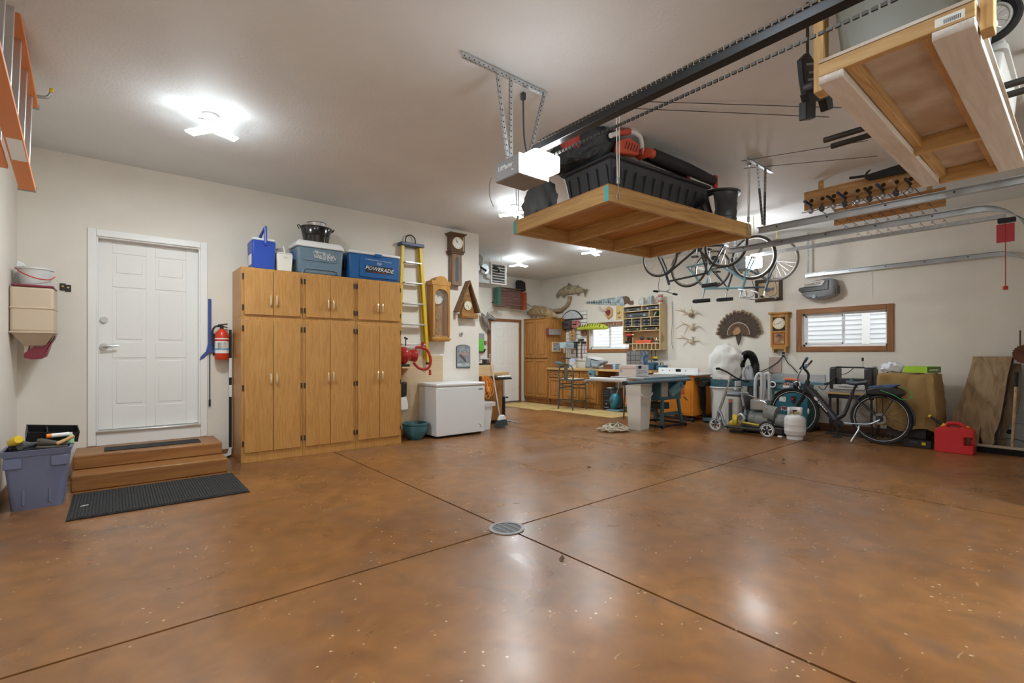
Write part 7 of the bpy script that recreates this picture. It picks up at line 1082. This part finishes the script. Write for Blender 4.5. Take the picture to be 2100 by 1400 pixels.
for k, (x, y, lb) in enumerate(((.10, -.012, 'near the red hand tools'), (PW-.08, -.012, 'beside the grey ribbed can'), (.06, PD+.012, 'at the black cover end'), (PW-.10, PD+.012, 'at the far corner'))):
    p = loc(x, y, .05); c = thing('platform_rope', 'white rope and pulley hoist of the hanging platform '+lb, 'rope hoist', p); H_ = CE-p.z; B().tube([(.02*cos(a), 0, .03*sin(a)+.0) for a in [2*pi*j/12 for j in range(12)]], .004, 5, closed=True).o('eye_ring', GLV, c); B().bx((0, 0, .13), (.03, .02, .06)).o('pulley_block', GLV, c, bv=.006)
    B().cyl((0, 0, .03), (0, 0, .10), .004, n=6).o('hook_link', GLV, c)
    for s_ in (-1, 1): B().cyl((s_*.012, 0, .16), (s_*.02-.03, -.02, H_-.03), .005, n=6).o('rope_line', ROP, c)
    B().cyl((-.03, -.02, H_-.03), (-.03, -.02, H_-.001), .02).o('ceiling_eye', GLV, c)
zd = hs+.014; DKP = mat('tote_black', (.035, .038, .045), .4)
t = thing('long_tote', 'long black ribbed storage bin on the hanging platform', 'storage bin', loc(.90, .46, zd), ang); BW, BDp, BH = 1.45, .64, .34
rg = lambda w, d, z: [(sx*w/2, sy*d/2, z) for sx, sy in ((-1, -1), (1, -1), (1, 1), (-1, 1))]
B().loft([rg(BW-.14, BDp-.12, 0), rg(BW-.02, BDp-.02, BH-.03), rg(BW+.03, BDp+.03, BH-.03), rg(BW+.03, BDp+.03, BH), rg(BW-.04, BDp-.04, BH), rg(BW-.16, BDp-.14, .01)]).o('bin_body', DKP, t, bv=.02)
for k in range(11): x = -BW*.44+k*BW*.088; B().loft([[(x-.006, -BDp/2+.055, .02), (x+.006, -BDp/2+.055, .02), (x+.006, -BDp/2+.08, .02), (x-.006, -BDp/2+.08, .02)], [(x-.007, -BDp/2-.004, BH-.10), (x+.007, -BDp/2-.004, BH-.10), (x+.007, -BDp/2+.02, BH-.10), (x-.007, -BDp/2+.02, BH-.10)]]).o('rib', DKP, t)
for k in range(5): y = -BDp*.38+k*BDp*.19; B().loft([[(-BW/2+.06, y-.010, .02), (-BW/2+.09, y-.010, .02), (-BW/2+.09, y+.010, .02), (-BW/2+.06, y+.010, .02)], [(-BW/2-.0, y-.012, BH-.08), (-BW/2+.03, y-.012, BH-.08), (-BW/2+.03, y+.012, BH-.08), (-BW/2-.0, y+.012, BH-.08)]]).o('rib', DKP, t)
zl = zd+BH
t = thing('rolled_tarp', 'dark grey rolled canopy bag with red lining bulging over the bin', 'canopy bag', loc(.24, .60, zl+.045), ang); CAN = mat('canvas_dark', (.045, .05, .058), .65, bump=.5, bsc=9); random.seed(9)
def blob(rs, n=20, am=.12): return [[(cx_+rx*cos(2*pi*k/n)*(1+am*sin(k*2.3+i)), cy_+ry*sin(2*pi*k/n)*(1+am*cos(k*1.7+i)), z) for k in range(n)] for i, (cx_, cy_, rx, ry, z) in enumerate(rs)]
B().loft(blob([(0, 0, .22, .30, -.015), (0, 0, .26, .38, .06), (.02, -.04, .25, .32, .17), (.04, -.08, .18, .22, .27), (.06, -.09, .06, .08, .33)])).o('roll_body', CAN, t, sm=True); crumple(bpy.data.objects[-1] if 0 else t.children[0], .05, 5); B().loft(blob([(-.20, -.12, .07, .09, .06), (-.25, -.13, .085, .11, .14), (-.20, -.13, .075, .09, .24), (-.13, -.12, .02, .03, .29)], 12, .08)).o('red_lining', mat('lining_red', (.48, .08, .07), .6), t, sm=True); crumple(t.children[1], .03, 9)
t = thing('grey_cover', 'grey tarp draped over the far end of the hanging platform', 'tarp', loc(.15, PD*.82, zd+.02), ang); B().loft(blob([(0, 0, .09, .25, 0), (.0, 0, .10, .24, .14), (.02, .0, .09, .18, .27), (.03, .0, .04, .10, .34)], 18, .14)).o('drape', mat('tarp_grey', (.10, .115, .125), .5, bump=.6, bsc=10), t, sm=True); crumple(t.children[0], .03, 7)
t = thing('red_hand_truck', 'red and white folding camp tool lying along the black bin top', 'folding frame', loc(.36, .17, zl+.012), ang); RO = mat('red_orange', (.62, .10, .05), .4)
B().prism([(-.10, .0), (.14, .03), (.16, .13), (.02, .16), (-.08, .12)], -.06, .02).o('vented_plate', RO, t, bv=.012)
for k in range(5): B().bx((-.03+.035*k, -.062, .08), (.007, .003, .07), (0, .35, 0)).o('vent_slot', BLK, t)
B().tube(spl([(-.16, .0, .15), (-.05, .0, .20), (.10, .0, .25), (.22, .0, .24), (.25, .0, .15), (.24, 0, .08)], 5), .022, 8).o('frame_tube', WHT, t, sm=True); B().tube([(-.07, 0, .195), (.08, 0, .247)], .028, 10).o('foam_grip', RO, t, sm=True); B().tube(spl([(.12, .16, .03), (.35, .16, .05), (.7, .16, .03), (1.0, .15, .03)], 4), .022, 8).o('side_tube', RED, t, sm=True); B().cyl((.27, -.02, .10), (.27, .05, .10), .05).o('joint_cap', RO, t, sm=True)
for k, (y, z, r_) in enumerate(((.30, .27, .055), (.10, .16, .05))): c = thing('folded_chair_bag', ('upper', 'lower')[k]+' black folded camp chair in a sleeve on the bin', 'camp chair', loc(.50+.18*k, y, zl+z-.07), ang); B().tube([(0, 0, 0.0), (.5, 0, -.02), (.95, 0, -.05)], [r_, r_*1.08, r_*.9], 14).o('sleeve', mat('sleeve_black', (.022, .024, .028), .7), c, sm=True); B().cyl((-.06, 0, 0), (-.001, 0, 0), r_*.8).o('end_cap', RO, c, sm=True); B().bx((.98, 0, -.05), (.05, .03, .12)).o('foot_bracket', RED, c)
t = thing('ribbed_can', 'dark grey ribbed steel can at the right end of the platform', 'can', loc(PW-.23, .23, zd), ang); CAN2 = mat('can_grey', (.07, .075, .08), .4, m=.4)
B().lathe([(.001, 0), (.165, 0), (.175, .06), (.168, .07), (.178, .14), (.172, .15), (.182, .22), (.176, .23), (.186, .32), (.21, .325), (.21, .345), (.18, .345), (.16, .01), (.001, .01)], 28).o('can_body', CAN2, t, sm=True)
t = thing('red_basket', 'dark red slotted plastic basket beside the ribbed can', 'basket', loc(PW-.66, .42, zl+.012), ang); B().box(-.12, .12, -.06, .06, 0, .10).o('basket_body', mat('basket_red', (.22, .02, .02), .4), t, bv=.015)
for k in range(5): B().bx((-.08+.04*k, -.062, .05), (.012, .004, .06)).o('slot', BLK, t)
B().tube(spl([(-.10, 0, .10), (-.06, 0, .19), (.06, 0, .19), (.10, 0, .10)], 4), .013, 8).o('handle', GRY, t, sm=True)
t = thing('torn_plastic', 'crumpled black plastic sheet with pale strips by the ribbed can', 'plastic sheet', loc(PW-.62, .10, zd), ang); random.seed(6); B().loft(blob([(0, 0, .13, .06, 0), (0, 0, .15, .065, .08), (.03, 0, .10, .05, .17), (.05, 0, .03, .02, .22)], 14, .2)).o('sheet', BLK, t, sm=True); B().prism([(-.13, .16), (-.06, .19), (-.03, .05), (-.05, 0), (-.09, .06)], -.085, -.075).o('pale_strip', LGR, t)
# ---------------------------------------------------------------- timber shelf over the entrance
zs = 2.50; a = P(1682, 172, 'z', zs); x0, x1, y0, y1 = 2.58, 4.78, .29, .83; SW = mat('shelf_white_wood', (.76, .72, .68), .6, wood='x', dark=(.62, .54, .47), sc=.7); SPL = mat('shelf_ply', (.72, .66, .60), .6, noise=.35, nsc=4, dark=(.50, .36, .25)); SPY = mat('shelf_fir_y', (.60, .38, .16), .55, wood='y', dark=(.46, .26, .09))
t = thing('overhead_shelf', 'rough timber shelf hung from the ceiling on wooden posts at the entrance side', 'shelf', (x0, y0, zs)); w, d = x1-x0, y1-y0
B().box(0, w, d-.10, d, 0, .038).o('runner', SW, t, bv=.003); B().box(0, w, 0, .13, 0, .038).o('runner', SW, t, bv=.003)
for x in (0, w*.62, w-.038): B().box(x, x+.038, 0 if x == 0 else .131, d if x == 0 else d-.101, .039 if x == 0 else .0, .10).o('cross_member', SPY, t, bv=.003)
B().box(.039, w-.039, d-.14, d-.102, .039, .10).o('edge_member', PINE, t, bv=.003); B().box(0.04, w-.039, .131, .168, .039, .10).o('edge_member', PINE, t, bv=.003); B().box(-.004, w, -.0, d, .101, .115).o('deck', SPL, t); B().box(-.0012, 0, .03, .12, .05, .085).o('price_label', WHT, t)
lb_ = B()
for k in range(9): lb_.box(-.0020, -.0012, .042+k*.006, .0445+k*.006, .055, .072)
stuff(lb_.o('barcode', BLK, t))
for x, y in ((.06, d+.002), (.06, -.045), (w-.14, -.045)): B().box(x, x+.085, y, y+.04, -.0, CE-zs).o('post', PINEZ, t, bv=.003)
t = thing('olive_tote', 'large olive-grey plastic tote on the overhead timber shelf', 'storage tote', (x0+.50, (y0+y1)/2, zs+.116)); OLT = mat('tote_olive', (.22, .22, .19), .4); rgx = lambda w_, d_, z, c=.05: [((sx*(w_/2-c)+c*cos(a+k*pi/6)), sy*(d_/2-c)+c*sin(a+k*pi/6), z) for sx, sy, a in ((1, 1, 0), (-1, 1, pi/2), (-1, -1, pi), (1, -1, 3*pi/2)) for k in range(4)]
B().loft([rgx(.82, .42, 0), rgx(.92, .50, .44), rgx(.96, .54, .44), rgx(.96, .54, .47), rgx(.88, .46, .47), rgx(.80, .40, .01)]).o('tote_body', OLT, t, sm=True, ang=35); B().box(-.47, .47, -.26, .26, .471, .50).o('lid', OLT, t, bv=.015)
t = thing('pale_tote', 'pale grey plastic tote at the far end of the overhead shelf', 'storage tote', (x1-.50, (y0+y1)/2, zs+.116)); B().loft([rgx(.78, .42, 0), rgx(.88, .48, .32), rgx(.92, .52, .32), rgx(.92, .52, .35), rgx(.84, .44, .35), rgx(.76, .40, .01)]).o('tote_body', LGR, t, sm=True, ang=35); B().box(-.45, .45, -.25, .25, .351, .375).o('lid', LGR, t, bv=.012)
# wheel and pipes near the shelf
c = P(2030, 43, 'x', 3.66); t = thing('spare_cart_wheel', 'small black-tired cart wheel hanging behind the olive-grey tote', 'wheel', c, pi/2); wheel(t, (0, 0, 0), .128, RUB, LGR, .03, 14, .02); B().cyl((0, 0, .128), (0, 0, CE-c.z-.001), .005, n=6).o('hanger_wire', GLV, t)
for k, (x, z) in enumerate(((3.61, 2.66), (3.75, 2.66))): single(B().cyl((0, 1.13, 0), (0, .10, 0), .018, n=12), 'support_pipe', IRN, ('dark iron pipe crossing above the near half of the overhead shelf', 'dark iron pipe crossing above the far half of the overhead shelf')[k], 'pipe', (x, 0, 2.634), sm=True)
# black plastic stand
yp = 1.06; o = P(1660, 120, 'y', yp); L = lambda *p: tr([p], 'y', yp, o)[0]; t = thing('black_rack_bracket', 'black plastic folding bracket hanging from the ceiling beside the overhead shelf', 'bracket', (o.x, yp, o.z))
B().prism([L(*a) for a in ((1633, 125), (1647, 111), (1658, 128), (1670, 150), (1678, 180), (1680, 205), (1645, 215), (1637, 165))], -.03, .0).o('upper_frame', BLK, t, bv=.006); B().prism([L(*a) for a in ((1626, 200), (1650, 192), (1683, 196), (1685, 208), (1650, 216), (1632, 218))], -.07, -.031).o('pivot_body', BLK, t, bv=.008); B().prism([L(*a) for a in ((1630, 215), (1650, 214), (1649, 250), (1630, 252))], -.06, -.02).o('clamp_leg', BLK, t, bv=.006); B().prism([L(*a) for a in ((1668, 208), (1684, 206), (1687, 230), (1675, 234))], -.06, -.02).o('clamp_leg', BLK, t, bv=.006); B().cyl((*L(1638, 187)[:1], -.075, L(1638, 187)[1]), (L(1638, 187)[0], -.03, L(1638, 187)[1]), .022).o('knob', DGR, t)
for k, pts in enumerate((((1641, 140), (1658, 133)), ((1646, 156), (1662, 150)), ((1644, 170), (1656, 166)))): a_, b_ = L(*pts[0]), L(*pts[1]); B().bx(((a_[0]+b_[0])/2, -.031, (a_[1]+b_[1])/2), (abs(b_[0]-a_[0]), .004, .012), (0, -.4, 0)).o('slot', LGR, t)
q = L(1650, 113); B().cyl((q[0], -.015, q[1]-.02), (q[0], -.015, CE-o.z-.001), .008, n=6).o('hanger', IRN, t)
# hoist cables across the ceiling
for k, (pa, pb) in enumerate((((1285, 207), (1760, 222)), ((1290, 222), (1700, 240)), ((1520, 330), (1780, 288)), ((1525, 345), (1800, 320)))):
    a_, b_ = P(*pa, 'z', CE-.03), P(*pb, 'z', CE-.03); single(B().cyl((0, 0, 0), b_-a_, .003, n=6), 'hoist_cable', IRN, ('upper of two hoist cables leaving the red-tool end pulley', 'lower of two hoist cables leaving the red-tool end pulley', 'upper of two hoist cables leaving the ribbed-can end pulley', 'lower of two hoist cables leaving the ribbed-can end pulley')[k], 'cable', a_, group='hoist cables on the ceiling')
# ---------------------------------------------------------------- fishing rods
zb = 2.94
for k, x in enumerate((6.36, 7.40)):
    t = thing('rod_rack', ('wooden rod rack board with drilled holes nearest the storage platform', 'wooden rod rack board nearest the window wall')[k], 'rod rack', (x, 2.20, zb), RB); B().box(0, 1.12, 0, .02, 0, .22).o('board', PLY, t, bv=.003)
    for y in (.15, .95): B().box(y, y+.05, .0, .02, .221, CE-zb-.001).o('hanger_block', PINE, t)
    for j in range(9): B().cyl((.08+.115*j, -.001, .10), (.08+.115*j, -.003, .10), .022, n=14).o('hole', mat('hole_dark', (.05, .025, .01), .9), t)
HC = mat('cork_grip', (.50, .34, .20), .8); RD = mat('rod_blank', (.05, .045, .05), .3); random.seed(21)
for j in range(9):
    yy = 2.12-.115*j; t = thing('fishing_rod', '%s-gripped fishing rod with reel in the ceiling rack, %s slot counted from the bicycles' % (('navy', 'cork', 'black')[j % 3], ('first', 'second', 'third', 'fourth', 'fifth', 'sixth', 'seventh', 'eighth', 'ninth')[j]), 'fishing rod', (6.36, yy, zb+.05), 0, 'fishing rods in the ceiling rack'); m_ = (mat('grip_navy', (.04, .05, .12), .6), HC, BLK)[j % 3]
    s0 = -.20-.08*random.random(); B().cyl((s0, 0, 0), (.12, 0, -.004), .016, .013, 10).o('grip', m_, t, sm=True); B().cyl((.12, 0, -.004), (2.0+.2*random.random(), 0, -.06), .006, .002, 6).o('blank', RD, t, sm=True); B().ell((-.03, 0, -.075), (.045, .03, .035), 10, 8).o('reel', DGR if j % 2 else GLV, t, sm=True); B().cyl((-.03, 0, -.045), (-.02, 0, -.008), .008).o('reel_foot', DGR, t); B().tube([(-.03, .03, -.075), (-.03, .07, -.08), (-.08, .075, -.09)], .006, 5).o('crank', STL, t)
    for g_ in (.5, .85, 1.2, 1.5, 1.75): B().tube([(g_, .010*cos(a), -.02-.024*g_-.012+.010*sin(a)) for a in [2*pi*u/8 for u in range(8)]], .002, 4, closed=True).o('guide', IRN, t)
o = P(1810, 352, 'x', 6.28); t = thing('black_paddle', 'black plastic paddle blade hung in front of the rod rack', 'paddle', (6.30, o.y, o.z), RB); B().prism([(-.16, .0)]+[(-.16+.0, .0)]+arc((-.10, 0), .06, pi/2, 3*pi/2, 8)+[(.28, -.07), (.28, .05)], -.02, .0).o('blade', BLK, t, bv=.01); B().cyl((-.30, -.01, .02), (-.15, -.01, .0), .014).o('shaft', BLK, t)
# ---------------------------------------------------------------- bicycles hung upside down
def bicycle(label, fm, x, pr, pf, R, front_left, drop=False, seatm=BLK):
    a, b_ = P(*pr, 'x', x), P(*pf, 'x', x); z = (a.z+b_.z)/2; wb = abs(a.y-b_.y); rz = pi/2 if front_left else -pi/2
    t = thing('hanging_bicycle', label, 'bicycle', (x, a.y, z+R), 0, 'bicycles hung upside down from the ceiling', e=(pi, 0, rz)); r = Vector((0, 0, R)); f = Vector((wb, 0, R)); bb = Vector((.41, 0, .28)); st = Vector((.27, 0, .74)); hd = Vector((wb-.17, 0, .78)); hb = Vector((wb-.12, 0, .64)); TG = mat('tire_gumwall', (.07, .055, .04), .7)
    wheel(t, r, R, TG, STL, .022, 24, .016); wheel(t, f, R, TG, STL, .02, 24, .016)
    tb = lambda n, p, q, rr=.016: B().cyl(p, q, rr, n=8).o(n, fm, t, sm=True)
    tb('seat_tube', bb, st); tb('top_tube', st-Vector((0, 0, .04)), hd-Vector((0, 0, .03))); tb('down_tube', bb, hb, .018); tb('head_tube', hb-Vector((-.01, 0, .03)), hd+Vector((-.005, 0, .03)), .02)
    for s_ in (-.05, .05): tb('chain_stay', bb, r+Vector((0, s_, 0)), .010); tb('seat_stay', st-Vector((0, 0, .05)), r+Vector((0, s_, 0)), .009); B().tube([hb+Vector((0, s_*.6, -.02)), hb+Vector((.03, s_, -.12)), f+Vector((0, s_, 0))], .012, 8).o('fork_blade', fm, t, sm=True)
    B().cyl(st, st+Vector((-.04, 0, .14)), .013).o('seat_post', STL, t, sm=True); s0 = st+Vector((-.05, 0, .15)); B().loft([[s0+Vector((dx_, y, z_)) for y, z_ in ((-wd, 0), (-wd*.6, .03), (wd*.6, .03), (wd, 0), (wd*.4, -.03), (-wd*.4, -.03))] for dx_, wd in ((-.12, .075), (-.04, .07), (.06, .03), (.15, .018))]).o('saddle', seatm, t, bv=.008)
    B().tube([hd, hd+Vector((-.02, 0, .10)), hd+Vector((.06, 0, .13))], .013, 8).o('stem', STL, t, sm=True); h0 = hd+Vector((.06, 0, .13)); B().tube(spl([h0+Vector((.0, -.28, .02)), h0+Vector((.03, -.12, .0)), h0, h0+Vector((.03, .12, .0)), h0+Vector((0, .28, .02))], 4) if not drop else spl([h0+Vector((-.02, -.2, -.12)), h0+Vector((.09, -.2, -.08)), h0+Vector((.09, -.2, 0)), h0+Vector((0, -.16, 0)), h0, h0+Vector((0, .16, 0)), h0+Vector((.09, .2, 0)), h0+Vector((.09, .2, -.08)), h0+Vector((-.02, .2, -.12))], 4), .012, 8).o('handlebar', STL, t, sm=True)
    if not drop:
        for s_ in (-1, 1): B().cyl(h0+Vector((0, s_*.22, .018)), h0+Vector((-.0, s_*.33, .022)), .017).o('grip', RUB, t, sm=True)
    B().cyl(bb+Vector((0, -.045, 0)), bb+Vector((0, -.038, 0)), .085, n=24).o('chainring', IRN, t); B().tube([bb+Vector((.02, -.05, .165)), bb+Vector((0, -.055, 0)), bb+Vector((0, .055, 0)), bb+Vector((-.02, .05, -.165))], .010, 6).o('crank', STL, t); B().bx(bb+Vector((.02, -.10, .165)), (.085, .07, .022)).o('pedal', BLK, t); B().bx(bb+Vector((-.02, .10, -.165)), (.085, .07, .022)).o('pedal', BLK, t)
    B().tube(spl([h0, h0+Vector((.10, -.05, -.05)), hb+Vector((.08, -.04, .0)), hb+Vector((.03, 0, -.12))], 4), .004, 5).o('brake_cable', BLK, t, sm=True)
    for c in (r, f):
        top = -(CE-(z+R))+.001; B().tube(spl([c+Vector((0, .02, -R+.07)), c+Vector((0, -.03, -R+.05)), c+Vector((0, -.03, -R+.0)), c+Vector((0, 0, -R+top))], 3), .005, 6).o('ceiling_hook', YEL, t)
    return t
bicycle('dark grey road bicycle hung upside down nearest the storage platform', mat('frame_charcoal', (.05, .06, .065), .3), 6.92, (1488, 507), (1353, 523), .33, True); bicycle('light blue bicycle hung upside down between two dark ones', mat('frame_light_blue', (.28, .52, .62), .3), 7.22, (1412, 550), (1545, 526), .325, False, True); bicycle('dark navy bicycle hung upside down closest to the window wall', mat('frame_navy', (.03, .045, .06), .3), 8.2, (1461, 552), (1592, 535), .34, False)
# ---------------------------------------------------------------- floor drain and leaves
t = thing('floor_drain', 'round cast metal floor drain where the concrete joints cross', 'drain', (2.12, 2.62, .001)); B().lathe([(.10, 0), (.125, 0), (.125, .006), (.10, .006)], 32, cap=False).o('rim', mat('drain_rim', (.30, .30, .30), .6, m=.3), t, sm=True); B().lathe([(.001, .0), (.099, 0), (.099, .003), (.001, .003)], 32).o('grate', mat('drain_grey', (.16, .16, .165), .6, m=.4, noise=.5, nsc=120), t)
for k in (-.05, 0, .05): B().bx((k, 0, .0045), (.006, 2*sqrt(.098**2-k*k), .003), (0, 0, 0)).o('bar', mat('drain_rim', (.30, .30, .30)), t)
LFM = mat('dry_leaf', (.10, .055, .03), .8); random.seed(8)
for k, (a, b_) in enumerate(((1152, 1148), (1208, 958), (1607, 944), (1607, 951))):
    p = P(a, b_, 'z', 0); t = thing('dry_leaf', ('curled dry leaf lying on the floor near the drain', 'dry leaf on the floor in front of the workbench mats', 'dry leaf on the floor before the propane cylinder', 'smaller dry leaf on the floor before the propane cylinder')[k], 'leaf', p, random.random()*3); B().add([(-.03, 0, .002), (0, -.018, .012), (.03, 0, .02), (0, .018, .004), (0, 0, .0)], [(0, 1, 4), (1, 2, 4), (2, 3, 4), (3, 0, 4)]).o('blade', LFM, t); B().cyl((.03, 0, .02), (.04, .012, .028), .0015, n=5).o('stem', LFM, t)
